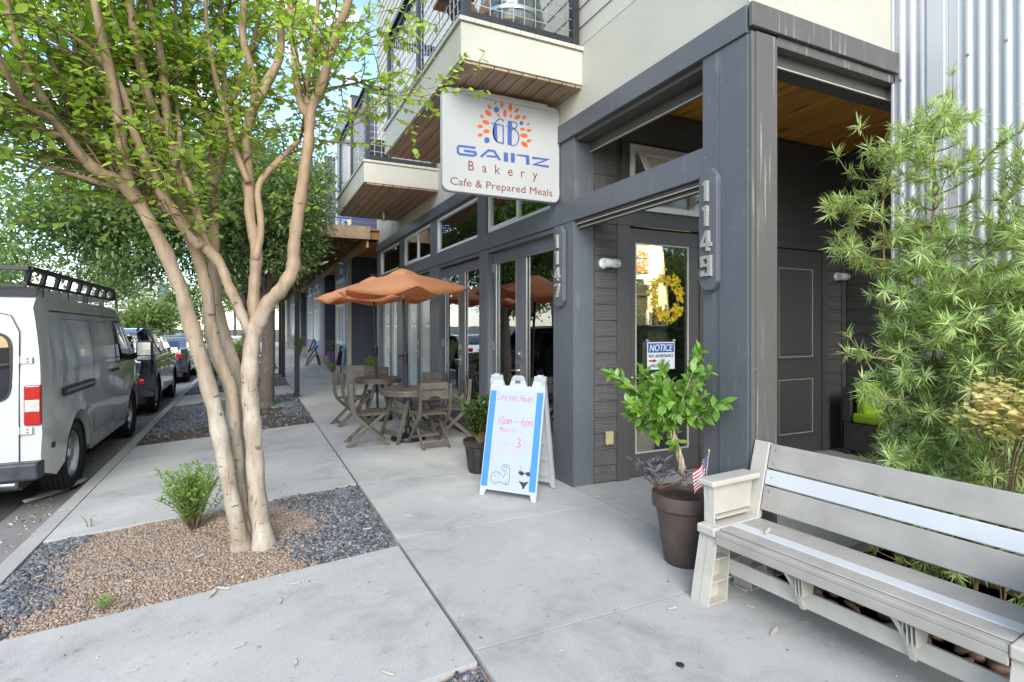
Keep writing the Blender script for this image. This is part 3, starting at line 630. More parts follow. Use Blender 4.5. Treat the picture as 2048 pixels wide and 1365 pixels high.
# ---- glass door in the porch
g = MB(); X0, X1, Y0 = 3.372, 4.278, BY + .005
g.box(X0, X1, Y0, Y0 + .045, 2.34, 2.485); g.box(X0, X1, Y0, Y0 + .045, .015, .24); g.box(X0, 3.455, Y0, Y0 + .045, .24, 2.34); g.box(4.15, X1, Y0, Y0 + .045, .24, 2.34)
dr = g.build('door', M['charcoal'], B, False, .004, 1); tag(dr, 'charcoal door with one tall glass pane and a yellow wreath')
g = MB(); g.box(3.455, 4.15, Y0 + .02, Y0 + .026, .24, 2.34); g.build('glass', M['glass'], dr)
g = MB()
for a, b_, c, d in ((3.455, 3.468, .24, 2.34), (4.137, 4.15, .24, 2.34), (3.468, 4.137, .24, .252), (3.468, 4.137, 2.328, 2.34)): g.box(a, b_, Y0 - .003, Y0 + .012, c, d)
g.build('glazing_bead', M['beige_trim'], dr)
g = MB(); g.box(3.395, 3.435, Y0 - .01, Y0, .95, 1.1); g.tube([(3.415, Y0 - .01, 1.0), (3.415, Y0 - .05, 1.0), (3.50, Y0 - .055, 1.0)], .01, 8); g.build('handle', M['brass'], dr, True)
g = MB()
for z in (.25, 1.15, 2.0): g.box(4.272, 4.29, Y0 - .014, Y0 - .002, z, z + .11)
g.build('hinge', M['brass'], dr)
# panel door further along
g = MB(); X0, X1 = 5.335, 6.245; g.box(X0, X1, BY - .012, BY + .0015, .01, 2.41); pdn = g.build('door', M['charcoal'], B); tag(pdn, 'solid charcoal door with two raised panels behind the porch post')
g = MB()
for (z0, z1) in ((1.12, 2.22), (.22, .92)):
    for s_, (a, b_, c, d) in enumerate(((X0 + .13, X1 - .13, z0, z0 + .03), (X0 + .13, X1 - .13, z1 - .03, z1), (X0 + .13, X0 + .16, z0 + .03, z1 - .03), (X1 - .16, X1 - .13, z0 + .03, z1 - .03))): g.box(a, b_, BY - .022, BY - .012, c, d)
    g.box(X0 + .2, X1 - .2, BY - .02, BY - .012, z0 + .07, z1 - .07)
g.build('door_panel', M['charcoal'], pdn, False, .006, 2)
g = MB()
for (z0, z1) in ((1.12, 2.22), (.22, .92)):
    for (a, b_, c, d) in ((X0 + .160, X1 - .160, z0 + .030, z0 + .038), (X0 + .160, X1 - .160, z1 - .038, z1 - .030), (X1 - .168, X1 - .160, z0 + .038, z1 - .038), (X0 + .160, X0 + .168, z0 + .038, z1 - .038)): g.box(a, b_, BY - .019, BY - .012, c, d)
g.build('lit_panel_edge', M['beige_trim'], pdn)  # beige strips paint the light caught along the panel edges
# awning window above glass door
g = MB(); z0, z1 = 2.66, 3.31; y0 = BY - .03
for a, b_, c, d in ((3.37, 4.27, z0, z0 + .06), (3.37, 4.27, z1 - .06, z1), (3.37, 3.43, z0 + .06, z1 - .06), (4.21, 4.27, z0 + .06, z1 - .06)): g.box(a, b_, y0, BY + .08, c, d)
wf = g.build('awning_window', M['white_trim'], B, False, .004, 1)
g = MB(); ht = Vector((0, y0 - .01, z1 - .08)); dn = Vector((0, -math.sin(R(28)), -math.cos(R(28)))); Lz = .5
nn_ = Vector((0, -math.cos(R(28)), math.sin(R(28))))
def sb(a, b_, c, d, t=.03): g.prism([(a, c), (b_, c), (b_, d), (a, d)], ht, (1, 0, 0), dn, nn_, t)
sb(3.45, 4.19, 0, .045); sb(3.45, 4.19, Lz - .045, Lz); sb(3.45, 3.495, .045, Lz - .045); sb(4.145, 4.19, .045, Lz - .045)
sh = g.build('sash', M['white_trim'], wf)
g = MB(); g.prism([(3.495, .045), (4.145, .045), (4.145, Lz - .045), (3.495, Lz - .045)], ht, (1, 0, 0), dn, nn_, .006); g.build('pane', M['film'], wf)
g = MB(); g.bar((3.47, y0 + .02, z0 + .1), (3.47, y0 - .2, z0 + .17), .012, .02); g.bar((4.17, y0 + .02, z0 + .1), (4.17, y0 - .2, z0 + .17), .012, .02); g.box(3.43, 4.21, BY + .05, BY + .056, z0 + .06, z1 - .06); g.build('stay_arm', M['galv'], wf)
# interior bits seen through the glass door
def yb(u0, v0, u1, v1, Y): a_ = ony(u0, v0, Y); b_ = ony(u1, v1, Y); return a_.x, b_.x, b_.z, a_.z
x0, x1, z0, z1 = yb(1262, 486, 1300, 548, 6.5); xm = (x0 + x1) / 2; zm = (z0 + z1) / 2
g = MB(); g.box(x0, x1, 6.52, 6.88, z0, z1 + .1)
for a_, b_ in ((x0 + .01, x1 - .01),):
    g.box(a_, b_, 6.5, 6.52, z0 + .01, zm - .01); g.box(a_, b_, 6.5, 6.52, zm + .01, z1 + .08)
cb = tag(g.build('wall_cabinet', M['inside_orange'], None, False, .004, 1, (xm, 6.7, z0)), 'orange wood cabinet hung inside behind the glass porch door', 'cabinet')
for z in (z0 + .06, zm + .08): g = MB(); g.box(x1 - .1, x1 - .02, 6.488, 6.5, z, z + .045); g.build('hinge', M['white'], cb)
x0, x1, z0, z1 = yb(1331, 492, 1358, 565, 6.86); g = MB()
for i in range(4): q = x0 + (x1 - x0) * i / 4; g.box(q + .02, q + (x1 - x0) / 4 - .015, 6.84, 6.88, z0, z1)
g.box(x0, x1, 6.87, 6.895, z0 - .03, z0); g.box(x0, x1, 6.87, 6.895, z1, z1 + .03); tag(g.build('slatted_panel', M['pot_brown'], None, loc=(x0, 6.88, z0)), 'dark slatted wall panel inside, seen above the yellow wreath', 'wall panel')
x0, x1, z0, z1 = yb(1262, 592, 1296, 700, 6.5); g = MB(); g.box(x0 - .2, x1, 6.5, 6.88, 0, z1); g.box(x0 - .2, x1 + .02, 6.48, 6.88, z1, z1 + .03); tag(g.build('tall_unit', M['wicker'], None, False, .006, 1, (x0, 6.7, 0)), 'dark tall unit inside, low at the left edge of the door glass', 'unit')
x0, x1, z0, z1 = yb(1296, 655, 1372, 760, 6.2); g = MB(); g.box(x0, x1 + .4, 6.2, 6.75, 0, z1); g.box(x0 - .02, x1 + .42, 6.17, 6.78, z1, z1 + .035); tag(g.build('counter', M['inside_dark'], None, False, .01, 1, (x0, 6.3, 0)), 'dark counter inside behind the glass porch door', 'counter')
random.seed(3); zt = z1 + .035
for i in range(8):
    x = x0 + .08 + i * .13; w = random.uniform(.035, .06); h = random.uniform(.12, .30); g = MB()
    g.lathe([(0, 0), (w, 0), (w, h * .7), (w * .5, h * .85), (w * .5, h), (0, h)], (x, 6.35 + random.uniform(-.06, .06), zt), 14)
    tag(g.build('jar', M[['white', 'pot_brown', 'wicker', 'outlet', 'inside_orange', 'pot_black', 'galv', 'white'][i]], None, True, loc=(x, 6.35, zt)), 'jar on the dark counter inside the cafe', 'jar', 'jars on the counter inside')
for i, (u, v, w, h, m_) in enumerate(((1275, 575, .16, .24, 'inside_dark'), (1290, 580, .10, .16, 'pot_brown'), (1312, 640, .2, .2, 'white'), (1345, 640, .16, .25, 'wicker'))):
    p = ony(u, v, 6.6 if i < 2 else 6.5); zb_ = ony(1262, 592, 6.5).z + .03 if i < 2 else zt; g = MB(); g.prism([(0, 0), (w, 0), (w * .9, h), (w * .1, h)], (p.x, 6.62, zb_), (1, 0, 0), (0, 0, 1), (0, 1, 0), .1)
    tag(g.build('paper_bag', M[m_], None, False, .006, 1, (p.x, 6.6, zb_)), ['black bag on the tall unit inside the door', 'brown bag beside the black bag on the tall unit', 'white bag on the counter inside the door', 'dark wicker bag on the counter inside the door'][i], 'bag')
# ---- cage lights + outlet
def cage_light(x, z, label):
    t = thing('wall_light', label, 'wall light', (x, BY - .02, z)); y = BY - .02
    rx = Matrix.Rotation(R(-90), 3, 'Y') @ Matrix.Identity(3)
    g = MB(); g.lathe([(0, 0), (.052, 0), (.052, -.02), (.04, -.03), (0, -.03)], (x - .05, y, z), 20, 0, Matrix.Rotation(R(-90), 3, 'X'))
    ax = Matrix.Rotation(R(90), 3, 'Y')
    g.lathe([(0, -.03), (.045, -.03), (.045, .03), (.038, .04), (.038, .055), (0, .055)], (x - .05, y - .06, z), 20, 0, ax); g.build('base', M['galv'] if 0 else M['white_trim'], t, True)
    g = MB(); g.lathe([(0, .14), (.012, .138), (.026, .12), (.030, .09), (.030, .02)], (x - .05, y - .06, z), 16, 0, ax); g.build('globe', M['clear_lens'] if 0 else M['film'], t, True)
    g = MB()
    for k in range(6):
        a = k * math.pi / 3; cy, cz = math.cos(a) * .038, math.sin(a) * .038
        g.tube([(x - .0, y - .06 + cy, z + cz), (x + .07, y - .06 + cy, z + cz), (x + .10, y - .06 + cy * .75, z + cz * .75), (x + .115, y - .06, z)], .0028, 6)
    for xx in (x + .03, x + .07): g.tube([(xx, y - .06 + math.cos(a) * .039, z + math.sin(a) * .039) for a in [i * math.pi / 8 for i in range(17)]], .0028, 6)
    g.build('wire_cage', M['white_trim'], t, True)
cage_light(3.10, 2.11, 'white caged wall light on siding left of the wreath door'); cage_light(6.56, 2.12, 'white caged wall light right of the two panel door')
g = MB(); p = ony(1217, 877, BY - .02); g.box(p.x - .042, p.x + .042, BY - .055, BY - .018, .37, .50); oc = tag(g.build('outlet_cover', M['outlet'], None, False, .012, 3, (p.x, BY - .02, .43)), 'tan weatherproof outlet cover low on the charcoal siding', 'outlet cover')
g = MB(); g.box(p.x - .028, p.x + .028, BY - .063, BY - .0552, .385, .485); g.build('lid', M['outlet'], oc, False, .006, 2)
# ---- text helper
def text_mesh(body, size, ox, oz):
    cu = bpy.data.curves.new('t', 'FONT'); cu.body = body; cu.size = size; cu.extrude = 0; cu.resolution_u = 3
    o = bpy.data.objects.new('t', cu); C.objects.link(o); dg = bpy.context.evaluated_depsgraph_get(); dg.update()
    me = bpy.data.meshes.new_from_object(o.evaluated_get(dg)); bpy.data.objects.remove(o); vs = [v.co.copy() for v in me.vertices]; fs = [tuple(p.vertices) for p in me.polygons]; return vs, fs
def lettering(name, body, size, origin, ux, uz, nrm, mat, parent, width=None, bold=0, shear=0, track=0):
    """flat letters lying on a surface; origin is the left end of the baseline"""
    ux, uz, nrm, origin = Vector(ux), Vector(uz), Vector(nrm), Vector(origin); g = MB(); x = 0; allv = []
    items = [(body, 0)] if not track else None
    if track:
        items = []; 
        for ch in body: items.append((ch, x)); x += track
    for bd, xo in items:
        vs, fs = text_mesh(bd, size, 0, 0)
        if track and vs:
            mn = min(v.x for v in vs); mxx = max(v.x for v in vs); vs = [Vector((v.x - (mn + mxx) / 2, v.y, 0)) for v in vs]
        allv.append(([Vector((v.x + xo + v.y * shear, v.y, 0)) for v in vs], fs))
    mn = min(v.x for vs, _ in allv for v in vs); mx_ = max(v.x for vs, _ in allv for v in vs); sx = (width / (mx_ - mn)) if width else 1
    offs = [(0, 0)] if not bold else [(-bold, 0), (bold, 0), (0, 0)]
    for vs, fs in allv:
        for i, (bx, bz) in enumerate(offs): g.add([origin + ux * ((v.x - mn) * sx + bx) + uz * (v.y + bz) + nrm * (.0012 + i * .0001) for v in vs], fs)
    return g.build(name, mat, parent)
def strokes(g, paths, origin, ux, uz, nrm, w, sx=1, sz=1):
    """pen strokes as thin ribbons raised off a surface"""
    ux, uz, nrm, origin = Vector(ux), Vector(uz), Vector(nrm), Vector(origin)
    for i, path in enumerate(paths):
        P = [origin + ux * (p[0] * sx) + uz * (p[1] * sz) for p in path]; off = nrm * (.001 + .00002 * (len(g.f) % 40))
        vs = []; 
        for j, q in enumerate(P):
            d = (P[min(j + 1, len(P) - 1)] - P[max(j - 1, 0)]); d = d.normalized() if d.length > 1e-9 else ux
            s_ = d.cross(nrm).normalized() * w / 2; vs += [q - s_ + off, q + s_ + off]
        g.add(vs, [(2 * j, 2 * j + 1, 2 * j + 3, 2 * j + 2) for j in range(len(P) - 1)])
def smooth(pts, n=6):
    out = []; k = len(pts)
    for i in range(k - 1):
        p0, p1, p2, p3 = pts[max(i - 1, 0)], pts[i], pts[i + 1], pts[min(i + 2, k - 1)]
        for j in range(n):
            t = j / n; out.append(tuple(.5 * (2 * p1[c] + (p2[c] - p0[c]) * t + (2 * p0[c] - 5 * p1[c] + 4 * p2[c] - p3[c]) * t * t + (3 * p1[c] - p0[c] - 3 * p2[c] + p3[c]) * t ** 3) for c in range(len(p1))))
    out.append(tuple(pts[-1])); return out
# ---- address plaques
def plaque(yc, z0, z1, w, digits, label):
    t = thing('address_plaque', label, 'address plaque', (FX - .014, yc, z0)); c = .045; X = FX - .014
    g = MB(); g.prism([(-w / 2 + c, z0), (w / 2 - c, z0), (w / 2, z0 + c * 1.2), (w / 2, z1 - c * 1.2), (w / 2 - c, z1), (-w / 2 + c, z1), (-w / 2, z1 - c * 1.2), (-w / 2, z0 + c * 1.2)], (X, yc, 0), (0, 1, 0), (0, 0, 1), (-1, 0, 0), .04)
    g.build('board', M['slate'], t, False, .006, 2)
    hh = (z1 - z0 - .14) / 4
    for i, ch in enumerate(digits):
        zb = z1 - .06 - (i + 1) * hh + .012; zt = hh - .03; w_ = .085; X2 = X - .041; th = .022; g = MB()
        def blk(a0, a1, b0, b1): g.box(X2 - th, X2, yc - (a0 - .5) * w_, yc - (a1 - .5) * w_, zb + b0 * zt, zb + b1 * zt)
        if ch == '1': blk(.38, .66, 0, 1); blk(.22, .38, .80, .94)
        elif ch == '4':
            blk(.55, .80, 0, 1); blk(.80, 1.0, .22, .40); blk(.0, .55, .22, .40)
            g.prism([((.5 - .0) * w_, zb + .40 * zt), ((.5 - .26) * w_, zb + .40 * zt), ((.5 - .55) * w_, zb + .80 * zt), ((.5 - .55) * w_, zb + 1.0 * zt)], (X2, yc, 0), (0, 1, 0), (0, 0, 1), (-1, 0, 0), th)
        elif ch == '7':
            blk(0, 1, .80, 1); g.prism([((.5 - .72) * w_, zb + .80 * zt), ((.5 - 1) * w_, zb + .80 * zt), ((.5 - .58) * w_, zb), ((.5 - .3) * w_, zb)], (X2, yc, 0), (0, 1, 0), (0, 0, 1), (-1, 0, 0), th)
        elif ch == '9': blk(.70, 1, .0, 1); blk(0, .70, .84, 1); blk(0, .28, .46, .84); blk(.28, .70, .46, .60); blk(0, .70, 0, .16); blk(0, .28, .16, .28)
        g.build('numeral', M['knurl'], t)
plaque(4.565, 1.70, 2.47, .17, '1147', 'octagonal slate plaque reading 1147 on the column left of the porch')
plaque(2.655, 1.74, 2.53, .155, '1149', 'octagonal slate plaque reading 1149 on the corner column')
# ---- hanging bakery sign
SY = 4.62; t = thing('bakery_sign', 'white hanging bakery sign with blue and orange leaf emblem', 'sign', (2.15, SY, 2.72))
sx0, sx1, sz0, sz1 = 1.535, 2.735, 2.715, 3.64; rr = .07; pl = []
for cx_, cz_, a0 in ((sx1 - rr, sz0 + rr, -90), (sx1 - rr, sz1 - rr, 0), (sx0 + rr, sz1 - rr, 90), (sx0 + rr, sz0 + rr, 180)):
    for k in range(7): a = R(a0 + 15 * k); pl.append((cx_ + rr * math.cos(a), cz_ + rr * math.sin(a)))
g = MB(); g.prism(pl, (0, SY, 0), (1, 0, 0), (0, 0, 1), (0, 1, 0), .07); g.build('panel', M['sign_white'], t, False, .008, 3)
g = MB(); g.box(sx0 + .17, sx1 - .14, SY - .012, SY + .082, sz1 - .045, sz1 + .012); g.build('top_rail', M['sign_white'], t, False, .005, 2)
g = MB(); g.box(sx1 - .02, FX + .0, SY + .01, SY + .06, sz1 - .12, sz1 - .06); g.box(sx1 - .02, FX, SY + .01, SY + .06, sz0 + .08, sz0 + .14); g.tube([(sx0 + .2, SY + .035, sz1 + .01), (sx0 + .2, SY + .035, 3.69)], .008, 8); g.tube([(sx1 - .2, SY + .035, sz1 + .01), (sx1 - .2, SY + .035, 3.69)], .008, 8); g.build('bracket', M['galv'], t)
def S5(x, y):      # trace from a close look at the sign, in its own plane
    p = ony(870 + x * .1904, 160 + y * .1904, SY); return (p.x, p.z)
def on_sign(g, poly, d=.0012): 
    pp = [S5(*q) for q in poly]; g.prism(pp, (0, SY - d, 0), (1, 0, 0), (0, 0, 1), (0, 1, 0), d - .0002)
def leafp(cx_, cy_, L, W_, ang):
    a = R(ang); out = []
    for k in range(14):
        q = k / 14 * 2 * math.pi; x = L / 2 * math.cos(q); y = W_ / 2 * math.sin(q) * (abs(math.sin(q)) ** .35)
        out.append((cx_ + x * math.cos(a) - y * math.sin(a), cy_ + x * math.sin(a) + y * math.cos(a)))
    return out
g = MB()
for q in ((635, 243, 38, 16, 90), (702, 268, 68, 30, 88), (790, 293, 84, 40, 92), (857, 323, 62, 32, 130), (572, 286, 62, 32, 48), (559, 352, 90, 48, 46), (665, 374, 46, 22, 50), (734, 354, 84, 38, 90), (797, 381, 42, 24, 105), (866, 394, 74, 48, 155), (936, 396, 52, 34, 145), (493, 385, 52, 26, 55), (534, 447, 82, 46, 22), (978, 467, 38, 24, 170), (474, 490, 64, 38, 8), (918, 520, 54, 32, 8), (987, 532, 54, 32, 175), (540, 541, 74, 42, 0), (934, 587, 84, 48, 5), (475, 581, 58, 36, 170), (986, 642, 54, 32, 165), (939, 678, 88, 48, 38)): g = MB(); on_sign(g, leafp(*q)); g.build('emblem_leaf', M['ink_orange'], t)
g = MB()
for cx_, cy_, r_ in ((645, 314, 30), (908, 456, 22), (545, 635, 31)): on_sign(g, [(cx_ + r_ * .95 * math.cos(k * .3927), cy_ + r_ * 1.05 * math.sin(k * .3927)) for k in range(16)])
def band(g, pts, w, d=.0012):
    """thick polyline with mitres drawn on the sign; pts in tracing pixels"""
    pts = [Vector((p[0], p[1])) for p in pts]; L_, R_ = [], []; k = len(pts)
    for i, p in enumerate(pts):
        a = (p - pts[i - 1]).normalized() if i else (pts[1] - p).normalized(); b_ = (pts[i + 1] - p).normalized() if i < k - 1 else a
        nrm = Vector((-(a + b_).y, (a + b_).x)); nrm = nrm.normalized(); cs = max(.4, nrm.dot(Vector((-a.y, a.x)))); ww = (w[i] if isinstance(w, (list, tuple)) else w) / 2 / cs
        L_.append(p + nrm * ww); R_.append(p - nrm * ww)
    on_sign_quads(g, L_, R_, d)
def on_sign_quads(g, A, Bq, d):
    va = [S5(*p) for p in A]; vb = [S5(*p) for p in Bq]; k = len(va)
    vs = [(x, SY - d, z) for x, z in va] + [(x, SY - d, z) for x, z in vb]; g.add(vs, [(i, i + 1, i + 1 + k, i + k) for i in range(k - 1)])
# monogram G and B
band(g, smooth([(724, 438), (690, 412), (650, 430), (622, 480), (612, 545), (622, 610), (655, 652), (712, 668)]), 14); on_sign(g, smooth([(640, 455), (612, 500), (604, 560), (618, 615), (652, 655), (656, 640), (652, 480)])); band(g, smooth([(588, 455), (620, 462), (660, 470), (716, 484)]), 12, .0014); band(g, [(716, 478), (716, 680)], 14, .0016)
on_sign(g, [(764, 428), (808, 436), (806, 694), (760, 682)]); band(g, smooth([(806, 442), (846, 452), (862, 480), (844, 508), (806, 512)]), 12, .0014); band(g, smooth([(806, 518), (850, 530), (880, 590), (868, 660), (835, 690), (800, 690)]), 12, .0014); band(g, smooth([(744, 484), (776, 494), (820, 500)]), 10, .0015)
# wide wordmark
band(g, [(426, 716), (300, 700), (250, 696), (238, 712), (240, 764), (262, 782), (400, 798), (428, 786), (424, 762), (302, 744)], 25)
band(g, [(480, 810), (560, 742), (620, 750), (682, 846)], 25); band(g, [(540, 800), (650, 812)], 20, .0014)
on_sign(g, [(722, 762), (766, 766), (768, 864), (722, 858)]); on_sign(g, [(796, 768), (838, 772), (838, 874), (796, 868)])
band(g, [(856, 790), (944, 800), (972, 808), (974, 894)], [16, 22, 34, 38])
band(g, [(1020, 820), (1182, 838), (1040, 890), (1194, 914)], 25)
g.build('blue_lettering', M['ink_blue'], t)
UX, UZ, UN = (1, 0, 0), (0, 0, 1), (0, -1, 0)
a = S5(350, 950); b_ = S5(1075, 1000); lettering('bakery_word', 'Bakery', .125, (a[0], SY, a[1] + .0), UX, UZ, UN, M['ink_brown'], t, width=b_[0] - a[0], track=.14)
a = S5(160, 1098); b_ = S5(1232, 1200); lettering('cafe_words', 'Cafe & Prepared Meals', .098, (a[0], SY, a[1]), UX, UZ, UN, M['ink_brown'], t, width=b_[0] - a[0])
# ---- notice sign on glass door
ny = BY - .004; a = ony(1294, 685, ny); b_ = ony(1349, 736, ny); nx0, nx1, nz1, nz0 = a.x, b_.x, a.z, b_.z - .01
t = thing('notice_sign', 'blue and white notice sign on the glass door below the wreath', 'sign', (nx0, ny, nz0))
g = MB(); g.box(nx0, nx1, ny - .003, ny, nz0, nz1); g.build('panel', M['white'], t, False, .001, 1)
Hn = nz1 - nz0; g = MB(); g.box(nx0 + .012, nx1 - .012, ny - .004, ny - .003, nz1 - Hn * .38, nz1 - .012); g.build('header', M['notice_blue'], t)
lettering('header_word', 'NOTICE', Hn * .36, (nx0 + .03, ny - .004, nz1 - Hn * .33), UX, UZ, UN, M['white'], t, width=nx1 - nx0 - .06, bold=.002, shear=.2)
lettering('notice_words', 'NOT AN ENTRANCE', Hn * .16, (nx0 + .02, ny - .003, nz1 - Hn * .56), UX, UZ, UN, M['ink_black'], t, width=nx1 - nx0 - .04, bold=.0012)
lettering('notice_words', 'USE', Hn * .16, (nx0 + .16, ny - .003, nz1 - Hn * .74), UX, UZ, UN, M['ink_black'], t, width=.07, bold=.0012)
lettering('notice_words', 'FRONT DOOR', Hn * .16, (nx0 + .06, ny - .003, nz1 - Hn * .92), UX, UZ, UN, M['ink_black'], t, width=nx1 - nx0 - .12, bold=.0012)
g = MB(); zz = nz1 - Hn * .68; g.box(nx0 + .02, nx0 + .08, ny - .0042, ny - .003, zz - .008, zz + .008); g.prism([(nx0 + .08, zz - .02), (nx0 + .125, zz), (nx0 + .08, zz + .02)], (0, ny - .003, 0), (1, 0, 0), (0, 0, 1), (0, -1, 0), .0012); g.build('arrow', M['notice_red'], t)
g = MB()
for xx in (nx0 + .005, nx1 - .005): g.lathe([(0, 0), (.02, 0), (.014, .012), (.006, .02), (0, .02)], (xx, ny, nz1 + .015), 14, 0, Matrix.Rotation(R(90), 3, 'X'))
g.build('suction_cup', M['galv'], t, True)
# ---- sandwich board
fl, fr_ = Vector((1.85, 4.54, 0)), Vector((2.195, 4.11, 0)); dx = (fr_ - fl).normalized(); wd = (fr_ - fl).length; nb = Vector((-dx.y, dx.x, 0)); nb = nb if nb.x > 0 else -nb
t = thing('sandwich_board', 'white folding sandwich board with blue sides and handwritten spring hours', 'sandwich board', (2.2, 4.4, 0))
ht_, half = 1.06, .245; rd = fl + nb * half + Vector((0, 0, ht_)); upf = (rd - fl).normalized(); Lp = (rd - fl).length; nf = -(dx.cross(upf)).normalized(); nf = nf if nf.dot(nb) < 0 else -nf
def apanel(o, up, nn, nm, front):
    g = MB(); T_ = .022; w = wd
    poly = [(0, 0), (.045, 0), (.06, .055), (w - .06, .055), (w - .045, 0), (w, 0), (w, Lp), (w - .11, Lp), (w - .135, Lp - .10), (w - .19, Lp - .10), (w - .215, Lp - .02), (w - .235, Lp), (w - .315, Lp), (w - .335, Lp - .02), (w - .36, Lp - .10), (.135, Lp - .10), (.11, Lp), (0, Lp)]
    g.prism(poly, o, dx, up, nn, T_); ob = g.build(nm, M['aframe'], t, False, .005, 2)
    return ob
fp = apanel(fl, upf, -nf, 'front_panel', 1)
ub = (rd - (fl + nb * 2 * half)).normalized(); nbk = dx.cross(ub).normalized(); nbk = nbk if nbk.dot(nb) < 0 else -nbk
bo = fl + nb * 2 * half - nb * 0 + nb * 0; bp = apanel(bo, ub, nbk, 'back_panel', 0)
g = MB(); 
for zz in (.12, .28, .44, .60, .76): g.prism([(.06, zz), (wd - .06, zz), (wd - .06, zz + .02), (.06, zz + .02)], bo + nbk * .022, dx, ub, nbk, .012)
g.prism([(.0, .02), (.03, .02), (.03, Lp - .03), (0, Lp - .03)], bo + nbk * .022, dx, ub, nbk, .018); g.prism([(wd - .03, .02), (wd, .02), (wd, Lp - .03), (wd - .03, Lp - .03)], bo + nbk * .022, dx, ub, nbk, .018); g.build('rib', M['aframe'], bp)
# handle opening as raised loop on top, hinges
def FP(x, z, d=0.0): return fl + dx * x + upf * z + nf * d
g = MB(); wm = wd - .275; g.prism([(wm - .028, Lp - .075), (wm + .028, Lp - .075), (wm + .022, Lp - .022), (wm - .022, Lp - .022)], fl, dx, upf, nf, .0015); g.build('handle_opening', M['slate'], fp)
g = MB(); g.prism([(.012, .075), (wd - .012, .075), (wd - .012, Lp - .145), (.012, Lp - .145)], fl, dx, upf, nf, .002); g.build('whiteboard', M['board'], fp)
g = MB()
for a, b_ in ((.012, .072), (wd - .072, wd - .012)): g.prism([(a, .085), (b_, .085), (b_, Lp - .15), (a, Lp - .15)], fl + nf * .002, dx, upf, nf, .002)
g.build('blue_strip', M['aqua'], fp)
GL = {'S': [[(.8, .85), (.5, 1), (.2, .85), (.25, .6), (.6, .45), (.75, .2), (.45, 0), (.1, .12)]], 'P': [[(.15, 0), (.2, 1)], [(.1, .95), (.7, .95), (.75, .6), (.2, .5)]], 'R': [[(.15, 0), (.2, 1)], [(.1, .95), (.7, .92), (.7, .6), (.2, .5), (.8, 0)]],
 'I': [[(.5, 0), (.5, 1)], [(.25, 0), (.75, 0)], [(.25, 1), (.75, 1)]], 'N': [[(.15, 0), (.15, 1), (.8, 0), (.8, 1)]], 'G': [[(.8, .85), (.5, 1), (.15, .6), (.2, .15), (.6, 0), (.8, .3), (.8, .45), (.5, .45)]], 'H': [[(.15, 0), (.15, 1)], [(.8, 0), (.8, 1)], [(.15, .5), (.8, .55)]],
 'O': [[(.5, 1), (.15, .6), (.2, .15), (.55, 0), (.85, .35), (.8, .8), (.5, 1)]], 'U': [[(.15, 1), (.15, .25), (.4, 0), (.7, .1), (.8, .4), (.8, 1)]], '1': [[(.5, 0), (.5, 1)]], '0': [[(.5, 1), (.2, .6), (.25, .1), (.55, 0), (.8, .4), (.75, .85), (.5, 1)]],
 'a': [[(.75, .55), (.4, .6), (.15, .3), (.35, 0), (.7, .15), (.75, .6)], [(.75, .55), (.8, 0)]], 'm': [[(.05, 0), (.1, .6)], [(.1, .45), (.3, .6), (.45, .45), (.47, 0)], [(.47, .45), (.7, .6), (.85, .45), (.9, 0)]], '-': [[(.1, .4), (.9, .42)]],
 '6': [[(.65, 1), (.3, .7), (.15, .25), (.4, 0), (.75, .15), (.7, .42), (.4, .48), (.18, .3)]], 'p': [[(.2, .6), (.15, -.4)], [(.18, .45), (.5, .6), (.75, .35), (.5, .02), (.18, .1)]], 'M': [[(.05, 0), (.15, 1), (.5, .4), (.8, 1), (.95, 0)]], 'o': [[(.5, .6), (.2, .35), (.4, 0), (.75, .2), (.7, .5), (.5, .6)]],
 'n': [[(.15, 0), (.18, .6)], [(.18, .4), (.5, .6), (.75, .4), (.78, 0)]], 'F': [[(.2, 0), (.2, 1), (.8, 1)], [(.2, .5), (.65, .52)]], 'r': [[(.2, 0), (.22, .6)], [(.22, .4), (.5, .6), (.7, .55)]], 'i': [[(.5, 0), (.5, .6)], [(.5, .82), (.52, .9)]], '3': [[(.2, .9), (.6, 1), (.8, .75), (.45, .52), (.85, .3), (.6, 0), (.15, .1)]],
 't': [[(.45, 1), (.45, .1), (.7, 0)], [(.2, .65), (.75, .67)]], '&': [[(.85, 0), (.3, .75), (.5, 1), (.68, .75), (.2, .3), (.45, 0), (.85, .35)]], 'u': [[(.15, .6), (.2, .1), (.5, 0), (.75, .2)], [(.78, .6), (.8, 0)]]}
def hand(words, x, z, h, adv, w, mat, par=None, jig=.004):
    g = MB(); r_ = random.Random(words)
    for ch in words:
        if ch in GL:
            for st in GL[ch]: strokes(g, [smooth([(x + p[0] * h * .7 + r_.uniform(-jig, jig) * .5, z + p[1] * h + r_.uniform(-jig, jig) * .5) for p in st], 4)], fl + nf * .0022, dx, upf, nf, w)
        x += adv * (1 if ch != ' ' else .7)
    g.build('handwriting', mat, fp)
hand('S', .082, .855, .062, .04, .0045, M['ink_red']); hand('PRING', .128, .853, .040, .034, .004, M['ink_red']); hand('H', .312, .85, .060, .04, .004, M['ink_red']); hand('OURS', .348, .853, .035, .0275, .004, M['ink_red'])
hand('10am - 6pm', .10, .64, .07, .038, .0045, M['ink_red']); hand('Mon-Fri', .145, .57, .042, .033, .0035, M['ink_red'])
hand('10am -', .10, .455, .055, .036, .003, M['ink_faded']); hand('3', .315, .45, .075, .04, .007, M['ink_red']); hand('pm', .385, .455, .045, .036, .0035, M['ink_faded']); hand('Sat &', .14, .375, .04, .03, .003, M['ink_faded']); hand('Sun', .28, .375, .058, .032, .0035, M['ink_faded'])
g = MB(); o3 = fl + nf * .0023
